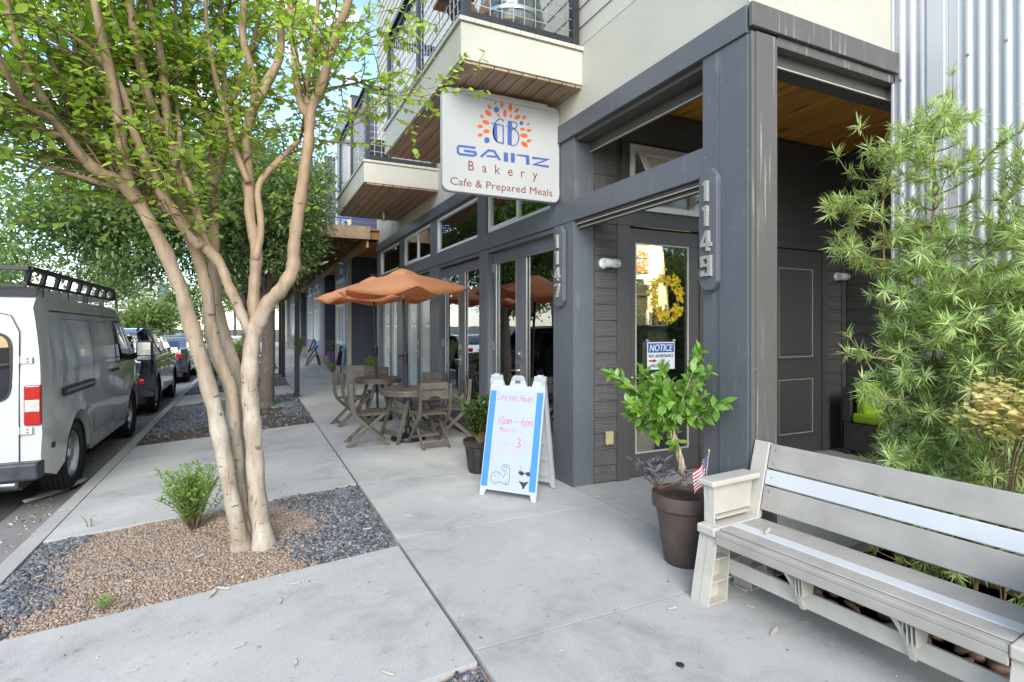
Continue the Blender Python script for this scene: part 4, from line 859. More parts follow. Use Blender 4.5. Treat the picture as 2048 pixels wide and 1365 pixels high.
arm = [[(.10, .145), (.14, .115), (.19, .135), (.235, .12), (.275, .125), (.285, .17), (.28, .23), (.275, .265), (.25, .285), (.215, .28), (.205, .255), (.215, .235), (.245, .235), (.24, .205), (.22, .17)], [(.205, .19), (.17, .215), (.13, .21), (.105, .18), (.11, .15)], [(.225, .275), (.235, .255)], [(.242, .278), (.25, .255)], [(.255, .15), (.25, .12)], [(.14, .18), (.155, .185)]]
strokes(g, [smooth(p_, 5) for p_ in arm], o3, dx, upf, nf, .0042)
bk = [[(.375, .235), (.385, .27), (.395, .29)], [(.49, .235), (.475, .27), (.47, .29)], [(.42, .232), (.44, .232)]]
strokes(g, [smooth(p_, 4) for p_ in bk], o3, dx, upf, nf, .0035)
for cx_ in (.395, .462): g.prism([(cx_ - .032, .238), (cx_ - .02, .222), (cx_, .21), (cx_ + .02, .217), (cx_ + .03, .235), (cx_, .25)], o3, dx, upf, nf, .001)
g.prism([(.375, .165), (.425, .155), (.475, .17), (.445, .13), (.43, .10), (.42, .10), (.41, .125)], o3, dx, upf, nf, .001); g.build('marker_drawing', M['ink_black'], fp)
g = MB()
for x_ in (.03, wd - .08): g.bar(rd + dx * x_, rd + dx * (x_ + .05), .03, .02)
g.bar(rd + dx * .02 - Vector((0, 0, .35)) - nb * .08, rd + dx * .02 - Vector((0, 0, .35)) + nb * .08, .02, .006); g.build('hinge', M['aframe'], t)
# ---- wreath
wc = Vector((3.79, BY - .03, 1.80)); t = thing('wreath', 'yellow blossom wreath hanging on the glass porch door', 'wreath', tuple(wc))
g = MB()
for k in range(60):
    a = random.uniform(0, 6.28); pts = []
    for j in range(5): aa = a + j * .16; r_ = .155 + random.uniform(-.03, .03) + .012 * j; pts.append(wc + Vector((math.cos(aa) * r_, random.uniform(-.025, .01), math.sin(aa) * r_ * 1.15)))
    g.tube(pts, .0022, 4)
for k in range(26):
    a = R(random.uniform(125, 175)); p = wc + Vector((math.cos(a) * .2, 0, math.sin(a) * .23)); g.tube([p, p + Vector((-.08 - random.random() * .05, -.01, random.uniform(-.02, .07)))], [.002, .001], 4)
g.build('twig_ring', M['twig'], t)
# ================================================================== FOLIAGE
TPL = {'oval': (np.array([(0, 0, 0), (.22, .36, .05), (.6, .46, .05), (1, 0, -.04), (.6, -.46, .05), (.22, -.36, .05), (.45, 0, -.05)]), [(0, 6, 2, 1), (6, 3, 2, 2), (6, 4, 3, 3), (0, 5, 4, 6)]),
       'lance': (np.array([(0, 0, 0), (.3, .5, .04), (1, 0, -.06), (.3, -.5, .04)]), [(0, 3, 2, 1)])}
def leaves(P, D, N, L, Wd, kind='oval'):
    P, D, N = (np.asarray(q, float) for q in (P, D, N)); n = len(P)
    D /= np.linalg.norm(D, axis=1, keepdims=True) + 1e-9; S = np.cross(D, N); S /= np.linalg.norm(S, axis=1, keepdims=True) + 1e-9; U = np.cross(S, D)
    if kind == 'oval':
        T = TPL['oval'][0]; F = np.array([(0, 6, 2, 1), (0, 5, 4, 6), (6, 4, 3, 2)])
    else: T, F = TPL['lance'][0], np.array([(0, 3, 2, 1)])
    L = np.broadcast_to(L, n); Wd = np.broadcast_to(Wd, n)
    V = P[:, None, :] + D[:, None, :] * (T[None, :, 0:1] * L[:, None, None]) + S[:, None, :] * (T[None, :, 1:2] * Wd[:, None, None]) + U[:, None, :] * (T[None, :, 2:3] * L[:, None, None])
    return V.reshape(-1, 3), (F[None] + (np.arange(n) * len(T))[:, None, None]).reshape(-1, 4)
def rdir(n, up=0.0, sp=1.0):
    v = rng.normal(0, sp, (n, 3)); v[:, 2] += up; return v / (np.linalg.norm(v, axis=1, keepdims=True) + 1e-9)
# wreath blossoms
n = 260; a = rng.uniform(0, 2 * math.pi, n); r_ = rng.normal(.170, .028, n); Pc = np.stack([wc.x + np.cos(a) * r_, wc.y - .02 - rng.uniform(0, .045, n), wc.z + np.sin(a) * r_ * 1.17], 1)
FN = rdir(n, 0, .55) + np.array([0, -1, 0]); FN /= np.linalg.norm(FN, axis=1, keepdims=True)
PP = []; DD = []; NN = []
for k in range(n):
    t1 = np.cross(FN[k], [0, 0, 1.]); t1 /= np.linalg.norm(t1) + 1e-9; t2 = np.cross(FN[k], t1); o_ = random.random()
    for j in range(5): aa = o_ + j * 1.2566; PP.append(Pc[k]); DD.append(t1 * math.cos(aa) + t2 * math.sin(aa) + FN[k] * .25); NN.append(FN[k])
V, F = leaves(PP, DD, NN, .026, .011); npmesh('blossom', V, F, t, M['flower'])
n = 60; a = rng.uniform(0, 6.28, n); V, F = leaves(np.stack([wc.x + np.cos(a) * .17, wc.y - .02 + 0 * a, wc.z + np.sin(a) * .2], 1), rdir(n), rdir(n), .035, .012); npmesh('leaf', V, F, t, M['leaf_small'])

class Tree:
    """limbs as tapered tubes + twigs; leaves gathered along the twigs"""
    def __init__(s): s.g = MB(); s.t = MB(); s.P = []; s.D = []; s.N = []; s.L = []
    def limb(s, pts, r0, r1, n=10, sm=5):
        q = smooth([tuple(p) for p in pts], sm); k = len(q); rr = [r0 + (r1 - r0) * (i / (k - 1)) for i in range(k)]
        rr = [r * (1 + .07 * math.sin(i * 1.7 + r0 * 90)) for i, r in enumerate(rr)]
        s.g.tube(q, rr, max(n, 14) if r0 > .03 else n); return [Vector(p) for p in q], rr
    def twig(s, p, d, L, r, gen, leafL, dens, up=.25, droop=0, wig=.25):
        """one twig, branching; leaves on the outer part"""
        if p[0] > -.1 and p[2] < 2.45: return
        pts = [Vector(p)]; d = Vector(d).normalized(); k = max(3, int(L / .12)); st = L / k
        for i in range(k):
            d = (d + Vector([random.gauss(0, wig) for _ in range(3)]) * .5 + Vector((0, 0, up - droop)) * .25).normalized(); pts.append(pts[-1] + d * st)
        s.t.tube(pts, [r * (1 - .8 * i / k) + .0012 for i in range(k + 1)], 4 if r < .008 else 6, cap=False)
        if gen > 0:
            for i in range(1, k + 1):
                for _ in range(2 if random.random() < .55 else 1):
                    nd = (d * .6 + Vector([random.gauss(0, .6) for _ in range(3)])).normalized()
                    s.twig(pts[i], nd, L * random.uniform(.38, .62), r * .5, gen - 1, leafL, dens, up, droop, wig)
        if gen <= 1:
            for i in range(1 if gen == 0 else k - 1, k + 1):
                a, b_ = pts[i - 1], pts[i]; m_ = max(1, int((b_ - a).length / dens))
                for j in range(m_):
                    p_ = a.lerp(b_, (j + random.random() * .5) / m_); dd = (b_ - a).normalized(); sd = dd.cross(Vector((random.gauss(0, .5), random.gauss(0, .5), 1))).normalized() * (1 if (j % 2) else -1)
                    s.P.append(p_); s.D.append(dd * .45 + sd + Vector((0, 0, random.uniform(-.35, .1)))); s.N.append(Vector((random.gauss(0, .35), random.gauss(0, .35), 1))); s.L.append(leafL * random.uniform(.5, 1.3))
# ---------------- crape myrtle, limbs traced at their own depths
CMT = thing('crape_myrtle_tree', 'smooth tan multi trunk tree with bright green leaves growing in the pebble bed', 'tree', tuple(onz(505, 1100, -.07)))
T = Tree(); D0 = 3.86
def tr_(pts, d0, d1, r0, r1, n=12):
    k = len(pts); P = [ond(u, v, d0 + (d1 - d0) * i / (k - 1)) for i, (u, v) in enumerate(pts)]
    q, rr = T.limb(P, r0 * d0 / FPX, r1 * d1 / FPX, n); return q, rr
LB = []
LB.append(tr_([(488, 1112), (468, 1020), (450, 920), (428, 815), (400, 712), (379, 640), (360, 575), (330, 505), (292, 430), (262, 378)], D0, 3.5, 16, 12))
LB.append(tr_([(262, 380), (245, 320), (240, 256), (225, 170), (205, 80), (188, 0), (175, -80)], 3.5, 3.2, 13, 6))
LB.append(tr_([(275, 400), (235, 362), (185, 335), (130, 270), (95, 215), (50, 130), (20, 40), (5, -60)], 3.5, 2.9, 13, 5))
LB.append(tr_([(240, 365), (180, 332), (110, 245), (60, 215), (20, 160), (-30, 60)], 3.5, 2.6, 8, 4))
LB.append(tr_([(190, 335), (165, 240), (130, 180), (90, 90), (40, 10), (10, -60)], 3.4, 3.3, 8, 4))
LB.append(tr_([(500, 1110), (480, 1000), (470, 900), (462, 785), (437, 720), (420, 650), (416, 597), (398, 520), (383, 470), (345, 425), (312, 405), (290, 370)], D0 + .1, 3.75, 15, 8))
LB.append(tr_([(398, 520), (372, 455), (340, 400), (318, 360), (300, 325), (285, 290), (268, 240), (245, 190), (230, 120), (222, 60), (215, -20)], D0 + .05, 4.0, 11, 4))
LB.append(tr_([(390, 480), (386, 455), (366, 405), (350, 335), (335, 240), (325, 130), (312, 60), (295, -10), (285, -70)], D0, 3.6, 11, 5))
LB.append(tr_([(335, 250), (310, 235), (285, 150), (275, 90), (262, 30), (255, -60)], 3.75, 3.4, 11, 6))
LB.append(tr_([(503, 1110), (496, 1000), (490, 900), (474, 765), (450, 680), (434, 615), (430, 555), (429, 490), (427, 380), (421, 295), (408, 220), (388, 185), (380, 110), (372, 20), (368, -60)], D0 + .2, 4.3, 15, 6))
LB.append(tr_([(421, 300), (422, 250), (450, 215), (470, 190), (500, 110), (520, 20), (530, -60)], 4.1, 4.4, 8, 4))
LB.append(tr_([(528, 1108), (518, 1010), (508, 900), (502, 815), (500, 740), (506, 680), (516, 640)], D0 - .02, 3.86, 17.5, 15))
LB.append(tr_([(513, 655), (535, 610), (562, 580), (584, 543), (588, 500), (594, 440), (606, 366), (617, 290), (622, 225), (645, 165), (672, 73), (698, 0), (715, -70)], 3.86, 3.7, 15, 7))
LB.append(tr_([(620, 240), (600, 200), (590, 120), (582, 40), (578, -40)], 3.75, 3.95, 9, 5))
LB.append(tr_([(516, 660), (508, 617), (510, 560), (512, 500), (500, 430), (497, 366), (495, 260), (510, 205), (502, 140), (486, 75), (488, 0), (490, -70)], 3.9, 4.1, 13, 6))
LB.append(tr_([(510, 520), (522, 450), (518, 372), (560, 320), (600, 280)], 3.92, 4.1, 8, 5))
LB.append(tr_([(512, 205), (535, 165), (560, 110), (562, 40), (570, -50)], 4.05, 4.2, 11, 5))
LB.append(tr_([(500, 668), (488, 640), (474, 605), (458, 575), (440, 528), (415, 500), (402, 490)], 3.86, 3.7, 10, 9))
LB.append(tr_([(402, 495), (375, 462), (345, 420), (318, 375), (294, 325), (266, 258), (238, 168), (190, 110), (130, 60), (60, 20)], 3.7, 3.25, 12, 4))
LB.append(tr_([(418, 500), (398, 440), (380, 380), (352, 300), (338, 210)], 3.75, 3.8, 9, 5))
for pl_, da, db, ra, rb in (([(205, 352), (150, 300), (100, 220), (55, 120), (30, 20), (20, -60)], 3.45, 3.3, 8, 4), ([(215, 340), (175, 270), (160, 180), (150, 80), (148, -30)], 3.45, 3.5, 8, 4), ([(238, 250), (222, 200), (195, 110), (160, 30), (150, -40)], 3.35, 3.6, 7, 3),
    ([(345, 335), (360, 280), (352, 200), (355, 110), (350, 0)], 3.7, 4.0, 7, 3), ([(426, 370), (445, 320), (455, 250), (448, 160), (440, 60), (445, -40)], 4.0, 4.3, 8, 4), ([(497, 366), (470, 300), (455, 240), (430, 150), (415, 60), (410, -40)], 3.95, 3.8, 7, 3), ([(260, 380), (215, 370), (150, 350), (80, 330), (10, 300)], 3.5, 3.2, 6, 3), ([(622, 225), (612, 190), (618, 130), (630, 60), (640, -30)], 3.78, 3.9, 7, 3), ([(321, 380), (330, 320), (312, 240), (300, 150), (302, 60), (310, -30)], 3.8, 4.1, 8, 4), ([(130, 272), (90, 262), (40, 225), (-20, 180)], 3.2, 3.0, 6, 3)):
    LB.append(tr_(pl_, da, db, ra, rb, 8))
# root flare
for (u, v, dr, rb, lean) in ((486, 1104, 0, .070, 0), (503, 1098, .12, .062, 0), (528, 1102, -.02, .076, 0)):
    c_ = ond(u, v, D0 + dr); up_ = ond(u - (7 if u > 500 else 14), v - 80, D0 + dr)
    T.g.tube([c_ + Vector((0, 0, -.05)), c_.lerp(up_, .12), c_.lerp(up_, .35), c_.lerp(up_, .65), up_], [rb * 1.22, rb * 1.08, rb * .90, rb * .72, rb * .45], 18)
from mathutils import noise as mnoise
tk = T.g.build('trunk', M['bark_myrtle'], CMT, True, angle=0); tk.data.update()
nrm = [v.normal.copy() for v in tk.data.vertices]; offs = Vector(CMT.location)
for v, nn_v in zip(tk.data.vertices, nrm):
    w = v.co + offs; f = 1.0 if w.z < 2.2 else .45
    v.co += nn_v * f * (mnoise.noise(Vector((w.x * 16, w.y * 16, w.z * 3.2))) * .011 + mnoise.noise(w * 34) * .003)
random.seed(11); axis = ond(480, 500, 3.85)
for li, (q, rr) in enumerate(LB):
    k = len(q)
    for i in range(k):
        if rr[i] > .055 or q[i].z < 2.25: continue
        n_ = 1 if random.random() < .38 else 0
        for _ in range(n_):
            o_ = Vector((q[i].x - axis.x, q[i].y - axis.y, 0)); o_ = o_.normalized() if o_.length > .05 else Vector((random.gauss(0, 1), random.gauss(0, 1), 0))
            d = o_ * .5 + Vector([random.gauss(0, .7), random.gauss(0, .7), random.uniform(-.1, .9)])
            L = random.uniform(.35, .8)
            if d.normalized().dot((O - q[i]).normalized()) > .15 and random.random() < .6: continue
            if L > 0: T.twig(q[i], d, L, min(.008, rr[i] * .22), 1 if random.random() < .8 else 0, .056, .024, .25)
    # leader continues above the frame
    d = (q[-1] - q[-3]).normalized()
    for _ in range(3): T.twig(q[-1], d + Vector([random.gauss(0, .5) for _ in range(3)]), random.uniform(.6, 1.0), .009, 1, .06, .035, .2)
# hanging outer sprays placed as on the tree: toward the balconies, and low on the street side
for (u, v, d_, tx, tv) in ((690, 260, 3.8, 940, 150), (700, 240, 3.7, 900, 190), (640, 230, 3.7, 820, 250), (610, 300, 3.8, 740, 215), (640, 180, 3.6, 830, 60), (660, 100, 3.6, 800, 20), (680, 40, 3.6, 790, 90), (120, 330, 3.4, 20, 400), (190, 350, 3.5, 60, 350), (200, 380, 3.6, 90, 430), (230, 400, 3.6, 160, 440), (100, 250, 3.1, -10, 300), (300, 330, 3.5, 350, 290), (120, 60, 3.0, 20, 60), (560, 300, 3.9, 640, 420), (20, 200, 2.9, -20, 330)):
    a = ond(u, v, d_); b_ = ond(tx, tv, d_ + random.uniform(-.2, .2)); L = (b_ - a).length; k = max(4, int(L / .1)); pts = []
    for j in range(k + 1):
        f = j / k; pts.append(a.lerp(b_, f) + Vector((random.gauss(0, .012), random.gauss(0, .03), .06 * math.sin(f * 3.14) + random.gauss(0, .01))))
    T.t.tube(pts, [.0042 * (1 - .7 * j / k) for j in range(k + 1)], 5, cap=False)
    for j in range(1, k + 1):
        T.twig(pts[j], (pts[j] - pts[j - 1]) * 6 + Vector([random.gauss(0, .6) for _ in range(3)]), random.uniform(.14, .30), .0022, 0, .055, .024, 0)
T.t.build('twig', M['twig'], CMT, True, angle=0)
def keep(p):     # nothing grows through the building
    return p.x < 2.62 and (p.z > 2.35 or p.x < -.1)
idx = [i for i, p in enumerate(T.P) if keep(p)]
V, F = leaves([T.P[i] for i in idx], [T.D[i] for i in idx], [T.N[i] for i in idx], np.array([T.L[i] for i in idx]), np.array([T.L[i] for i in idx]) * .66)
npmesh('crown', V, F, CMT, M['leaf_myrtle']); print('myrtle leaves', len(idx))
# ---------------- cloud style crowns (clumps of leaves through a volume)
def crown(name, c, rad, nclump, nper, L, Wd, mat, par, cr=.35, shell=.55, kind='oval', cut=None, seed=1, droop=0.0):
    r_ = np.random.default_rng(seed); cs = []
    while len(cs) < nclump:
        v = r_.normal(0, 1, 3); v /= np.linalg.norm(v); rr = shell + (1 - shell) * r_.random(); p = np.array(c) + v * np.array(rad) * rr * (.85 + .25 * math.sin(v[0] * 7 + seed) * math.cos(v[1] * 6 + seed * 2))
        if cut is None or cut(p): cs.append(p)
    cs = np.array(cs); n = nclump * nper; base = np.repeat(cs, nper, 0); off = r_.normal(0, 1, (n, 3)) * cr * np.array([1, 1, .55]); sz = np.repeat(r_.uniform(.6, 1.3, nclump), nper)[:, None]
    P = base + off * sz * .5; Dd = off + r_.normal(0, .5, (n, 3)); Dd[:, 2] -= .2 + droop; Nn = r_.normal(0, .5, (n, 3)); Nn[:, 2] += 1
    if cut is not None:
        k = np.array([bool(cut(p)) for p in P]); P, Dd, Nn = P[k], Dd[k], Nn[k]
    V, F = leaves(P, Dd, Nn, L * r_.uniform(.6, 1.25, len(P)), Wd, kind); return npmesh(name, V, F, par, mat), cs
OK = onz(531, 816, -.05)
oak = thing('oak_tree', 'dark trunked oak with dense small leaves in the second planting bed', 'tree', tuple(OK))
T = Tree(); b0 = OK
q0, rr0 = T.limb([b0 + Vector((0, 0, -.05)), b0 + Vector((.02, 0, .4)), b0 + Vector((.05, 0, 1.2)), b0 + Vector((.06, 0, 2.0)), b0 + Vector((.05, .05, 2.6)), b0 + Vector((.02, 0, 3.6)), b0 + Vector((0, 0, 4.6))], .155, .05, 16)
T.g.tube([b0 + Vector((0, 0, -.06)), b0 + Vector((0, 0, .12))], [.22, .15], 16)
def ocut(p): return p[2] > 1.95 + .05 * abs(p[0]) + .12 * math.sin(p[0] * 4) and p[0] < (1.35 if p[1] < 12.6 else 2.2) and (p[2] < 4.95) and p[0] > -3.9
ccs = []
oc_, cs1 = crown('crown', (b0.x - .55, b0.y + .2, 3.95), (3.3, 3.1, 1.9), 430, 100, .105, .045, M['leaf_oak'], oak, .55, .35, cut=ocut, seed=5); ccs = cs1
crown('crown', (-2.3, 11.3, 3.25), (1.9, 2.2, 1.15), 130, 100, .105, .045, M['leaf_oak'], oak, .5, .2, cut=lambda p: p[2] > (1.75 if p[0] > -1.65 else 2.1) + .1 * math.sin(p[0] * 5), seed=15)
random.seed(5)
for p in ccs[::5]:
    s_ = q0[random.randint(int(len(q0) * .42), len(q0) - 1)]; p = Vector(p); mid = s_.lerp(p, .5) + Vector((random.gauss(0, .15), random.gauss(0, .15), .2)); T.g.tube(smooth([tuple(s_), tuple(mid), tuple(p)], 4), [.035 - .028 * i / 8 for i in range(9)], 6)
T.g.build('trunk', M['bark_oak'], oak, True, angle=0)
def farm_tree(name, label, base, h, rad, cz, mat, L=.12, nc=60, npr=60, seed=1, trunk=.1, group=None, cut=None, cr=.6):
    t_ = thing(name, label, 'tree', tuple(base), group); b = Vector(base); T = Tree(); random.seed(seed)
    q, rr = T.limb([b, b + Vector((.05, 0, h * .25)), b + Vector((random.uniform(-.1, .1), 0, h * .5)), b + Vector((0, 0, h * .8))], trunk, trunk * .4, 8)
    _, cs = crown('crown', (b.x, b.y, b.z + cz), rad, nc, npr, L, L * .45, mat, t_, cr, .35, seed=seed, cut=cut)
    for p in cs[::6]: s_ = q[random.randint(len(q) // 2, len(q) - 1)]; T.g.tube([s_, s_.lerp(Vector(p), .5) + Vector((0, 0, .15)), Vector(p)], [trunk * .3, trunk * .2, trunk * .08], 5)
    T.g.build('trunk', M['bark_oak'], t_, True, angle=0); return t_
farm_tree('street_tree', 'green tree in the third bed behind the oak', (-.1, 17.4, -.1), 5, (2.2, 2.4, 1.9), 4.1, M['leaf_oak'], .11, 90, 70, 21, .1, cut=lambda p: p[2] > 2.2 and p[0] < 1.6)
farm_tree('street_tree', 'green tree in the fourth bed, third along the kerb', (-.2, 23.6, -.1), 5.2, (2.2, 2.6, 1.9), 4.2, M['leaf_oak'], .14, 80, 60, 22, .1, cut=lambda p: p[2] > 2.2 and p[0] < 1.6)
farm_tree('street_tree', 'pale green tree far along the kerb line', (-.3, 36, -.1), 5.5, (2.6, 3, 2.2), 4.2, M['leaf_far'], .2, 70, 50, 23, .12)
random.seed(9)
for i, (x, y, h, c, lab) in enumerate(((7.5, -24, 7.5, 4.2, 'broad green tree on the street side opposite the porch front'), (20, -13, 8, 4.2, 'dense green unseen tree added to darken the glass door reflection'), (15, -8, 6, 3.2, 'low unseen tree added past the hedge for the door reflection'), (0, -19, 8, 4.8, 'tall green tree down the street facing the glass door'), (-6.3, 44, 4.6, 2.3, 'low yellow green tree above the roofs of the farthest parked cars'), (-5.5, 58, 6.5, 3.8, 'yellow green tree at the street end above the parked cars'), (-1.5, 66, 9, 5.5, 'tall green tree closing the far end of the street'), (-9.5, 52, 9, 5.8, 'broad green tree left of the street end'), (-15, 46, 9, 5.6, 'large green tree beyond the white van roof'), (-19, 34, 8, 5.2, 'yellow green tree at the far left edge'), (-13.5, 27, 6.5, 4.2, 'light green tree across the road opposite the cafe'), (-13, 17, 7, 4.4, 'round green tree across the road from the bakery sign'), (-13.5, 8, 7, 4.5, 'leafy tree across the road near the left edge'), (-14, 38, 7, 4.6, 'olive green tree across the road beyond the white wall'), (2.5, 74, 10, 6, 'dark green tree standing past the last house'))):  # two trees beyond the hedge are unseen, added to darken the door reflection
    farm_tree('background_tree', lab, (x, y, -.3), h, (h * .42, h * .42, h * .36), c, M['leaf_far'] if i % 2 == 0 else M['leaf_oak'], .3 if y > 30 else .22, 90, 55, 30 + i, .16, cr=1.1)
hd = thing('reflection_hedge', 'tall unseen hedge added to darken the reflection in the glass door', 'hedge', (9, -3.2, 0)); V_ = rng.uniform((4.9, -3.7, .02), (14, -2.7, 2.55), (9000, 3)); V, F = leaves(V_, rdir(9000, .2), rdir(9000, .6), .13, .07); npmesh('foliage', V, F, hd, M['leaf_dark']); cols('hedge_core', M['leaf_dark'], [(4.9, 14, -3.55, -2.85, 0, 2.45)], hd)  # unseen hedge, added so the porch door glass mirrors dark green
# ---------------- small shrubs
def shrub(name, label, cat, base, n_st, h, spread, L, Wd, mat, stem=None, lpt=16, up=.8, kind='oval', seed=1, r=.003, group=None, parent_label=None, start=.25):
    t_ = thing(name, label, cat, tuple(base), group); random.seed(seed); g = MB(); P = []; Dd = []; Nn = []; Ls = []; b = Vector(base)
    for i in range(n_st):
        a = random.uniform(0, 6.283); o_ = Vector((math.cos(a), math.sin(a), 0)); tip = b + o_ * spread * random.uniform(.1, 1) + Vector((0, 0, h * random.uniform(.55, 1.0)))
        pts = smooth([tuple(b + o_ * .02), tuple(b.lerp(tip, .5) + Vector((random.gauss(0, .03), random.gauss(0, .03), h * .08))), tuple(tip)], 5); g.tube(pts, [r * (1.4 - j / len(pts)) for j in range(len(pts))], 4, cap=False)
        for j in range(lpt):
            f = start + (1 - start) * j / lpt; k_ = f * (len(pts) - 1); q = Vector(pts[int(k_)]).lerp(Vector(pts[min(int(k_) + 1, len(pts) - 1)]), k_ % 1); d = (Vector(pts[-1]) - Vector(pts[0])).normalized(); a2 = j * 2.4 + i
            P.append(q); Dd.append(d * .5 + Vector((math.cos(a2), math.sin(a2), random.uniform(-.2, .5)))); Nn.append(Vector((random.gauss(0, .3), random.gauss(0, .3), 1))); Ls.append(L * random.uniform(.6, 1.15))
    g.build('stem', stem or M['twig'], t_, True, angle=0); Ls = np.array(Ls); V, F = leaves(P, Dd, Nn, Ls, Ls * Wd, kind); npmesh('foliage', V, F, t_, mat); return t_
sb_ = onz(388, 1062, -.09)
shrub('low_shrub', 'small fine leaved green shrub at the left foot of the smooth trunks', 'shrub', sb_, 85, .54, .27, .038, .46, M['leaf_small'], None, 30, kind='oval', seed=2, r=.0022)
shrub('weed', 'tiny green weed at the front edge of the granite chips', 'weed', onz(205, 1222, -.12), 9, .09, .05, .02, .4, M['leaf_small'], seed=3, r=.001)
shrub('grass_tuft', 'thin grass tuft in the joint at the back edge of the bed', 'grass', onz(180, 1053, -.13), 8, .11, .10, .05, .08, M['leaf_small'], kind='lance', seed=4, lpt=4, r=.001)
sp = onz(960, 943, 0); 
g = MB(); pc = Vector((2.16, 5.27, 0)); g.lathe([(0, 0), (.115, 0), (.12, .02), (.155, .27), (.175, .28), (.182, .33), (.172, .335), (.165, .30), (0, .29)], pc, 28)
for k in range(10):
    a = k * .628; g.bar(pc + Vector((math.cos(a) * .121, math.sin(a) * .121, .03)), pc + Vector((math.cos(a) * .152, math.sin(a) * .152, .25)), .03, .012)
tag(g.build('planter_pot', M['pot_black'], None, True, loc=(2.16, 5.27, 0)), 'black ribbed round planter behind the sandwich board', 'plant pot')
g = MB(); g.lathe([(.17, .0), (.05, .006), (0, .01)], pc + Vector((0, 0, .295)), 20); tag(g.build('potting_soil', M['soil'], None, True, loc=tuple(pc)), kind='stuff', label='dark soil filling the ribbed planter', cat='soil')
shrub('potted_bush', 'bushy dark green plant with narrow leaves in the black ribbed planter', 'plant', pc + Vector((0, 0, .3)), 60, .50, .27, .085, .36, M['leaf_dark'], M['stem_green'], 17, kind='oval', seed=6, r=.003)
# big brown pot, braided shrub, purple plant, flag
PC = Vector((2.51, 2.68, 0)); g = MB()
g.lathe([(0, .0), (.118, 0), (.125, .01), (.175, .345), (.186, .35), (.198, .36), (.203, .42), (.200, .445), (.186, .445), (.178, .41), (0, .40)], PC, 44); tag(g.build('planter_pot', M['pot_brown'], None, True, loc=tuple(PC)), 'tall tapered brown pot beside the left end of the bench', 'plant pot')
g = MB(); g.lathe([(.182, 0), (.1, .012), (0, .008)], PC + Vector((0, 0, .402)), 24); tag(g.build('potting_soil', M['soil'], None, True, loc=tuple(PC)), kind='stuff', label='dark soil filling the tall brown pot', cat='soil')
tb = thing('braided_shrub', 'green shrub with twisted braided trunk growing in the tall brown pot', 'shrub', tuple(PC + Vector((0, 0, .40)))); g = MB(); random.seed(12)
b0 = ond(1368, 972, 3.5); b1 = ond(1345, 850, 3.5)
for k in range(4):
    pts = []
    for j in range(22):
        f = j / 21; a = f * 9 + k * 1.57; q = Vector(b0).lerp(Vector(b1), f) + Vector((math.cos(a) * .014, math.sin(a) * .014, 0)) + Vector((.012 * math.sin(f * 5), 0, 0)); pts.append(q)
    g.tube(pts, [.011 - .003 * j / 21 for j in range(22)], 7)
cc = ond(1336, 800, 3.5); tips = []; P = []; Dd = []; Nn = []; Ls = []
for k in range(64):
    v = Vector((random.gauss(0, 1), random.gauss(0, 1), random.gauss(0, .9))).normalized(); tip = cc + Vector((v.x * .31, v.y * .28, v.z * .28 + .02)) * random.uniform(.6, 1.12)
    if k in (0, 1): tip = ond(1225, 748, 3.5)
    if k in (2, 3): tip = ond(1400, 705, 3.45)
    if k == 4: tip = ond(1445, 805, 3.4)
    pts = smooth([tuple(b1), tuple(Vector(b1).lerp(tip, .45) + Vector((random.gauss(0, .03), random.gauss(0, .03), .03))), tuple(tip)], 5); g.tube(pts, [.0045 - .003 * j / (len(pts) - 1) for j in range(len(pts))], 5, cap=False)
    for j in range(3, len(pts)):
        for _ in range(2 + (j > 7)):
            q = Vector(pts[j]); d = (q - Vector(pts[j - 1])).normalized(); P.append(q); Dd.append(d * .6 + Vector([random.gauss(0, .7) for _ in range(3)])); Nn.append(Vector((random.gauss(-.3, .5), random.gauss(-.5, .5), 1))); Ls.append(random.uniform(.045, .095))
g.build('trunk', M['braid'], tb, True, angle=0); Ls = np.array(Ls); V, F = leaves(P, Dd, Nn, Ls, Ls * .52); npmesh('crown', V, F, tb, M['leaf_shrub'])
pp = ond(1318, 975, 3.46); shrub('purple_plant', 'purple grey leafed plant spilling over the left rim of the tall brown pot', 'plant', pp, 14, .17, .17, .075, .34, M['leaf_purple'], M['twig'], 9, seed=8, r=.003, start=.4)
a = ond(1408, 972, 3.35); b_ = ond(1418, 902, 3.35); fg = thing('small_flag', 'little red white and blue striped flag on a stick in the brown pot', 'flag', tuple(a)); g = MB(); g.tube([a + Vector((0, 0, -.05)), b_], .0035, 8); g.lathe([(0, -.008), (.006, -.004), (.006, .004), (0, .012)], b_, 8); g.build('stick', M['braid'], fg, True)
def flagpt(u_, v_):      # u_ 0..1 away from stick, v_ 0..1 downward; draped
    top = ond(1417, 912, 3.35); bot = ond(1411, 958, 3.35); p = top.lerp(bot, v_); q = ond(1384 + 4 * v_, 948 + 14 * v_, 3.32); dd = (q - top) * .9
    return p + dd * u_ * (1 - .25 * v_) + Vector((0, .012 * math.sin(u_ * 7 + v_ * 2), 0))
def fsheet(us, vs): 
    V = []; F = []; 
    for v_ in vs:
        for u_ in us: V.append(flagpt(u_, v_))
    k = len(us)
    for j in range(len(vs) - 1):
        for i in range(k - 1): q = j * k + i; F.append((q, q + 1, q + k + 1, q + k))
    return V, F
gr, gw, gb = MB(), MB(), MB()
for s_ in range(13):
    u0 = .42 if s_ < 7 else 0; us = [u0 + (1 - u0) * i / 8 for i in range(9)]; V, F = fsheet(us, [s_ / 13, (s_ + 1) / 13]); (gr if s_ % 2 == 0 else gw).add(V, F)
V, F = fsheet([.42 * i / 5 for i in range(6)], [i / 7 * 7 / 13 for i in range(8)]); gb.add(V, F)
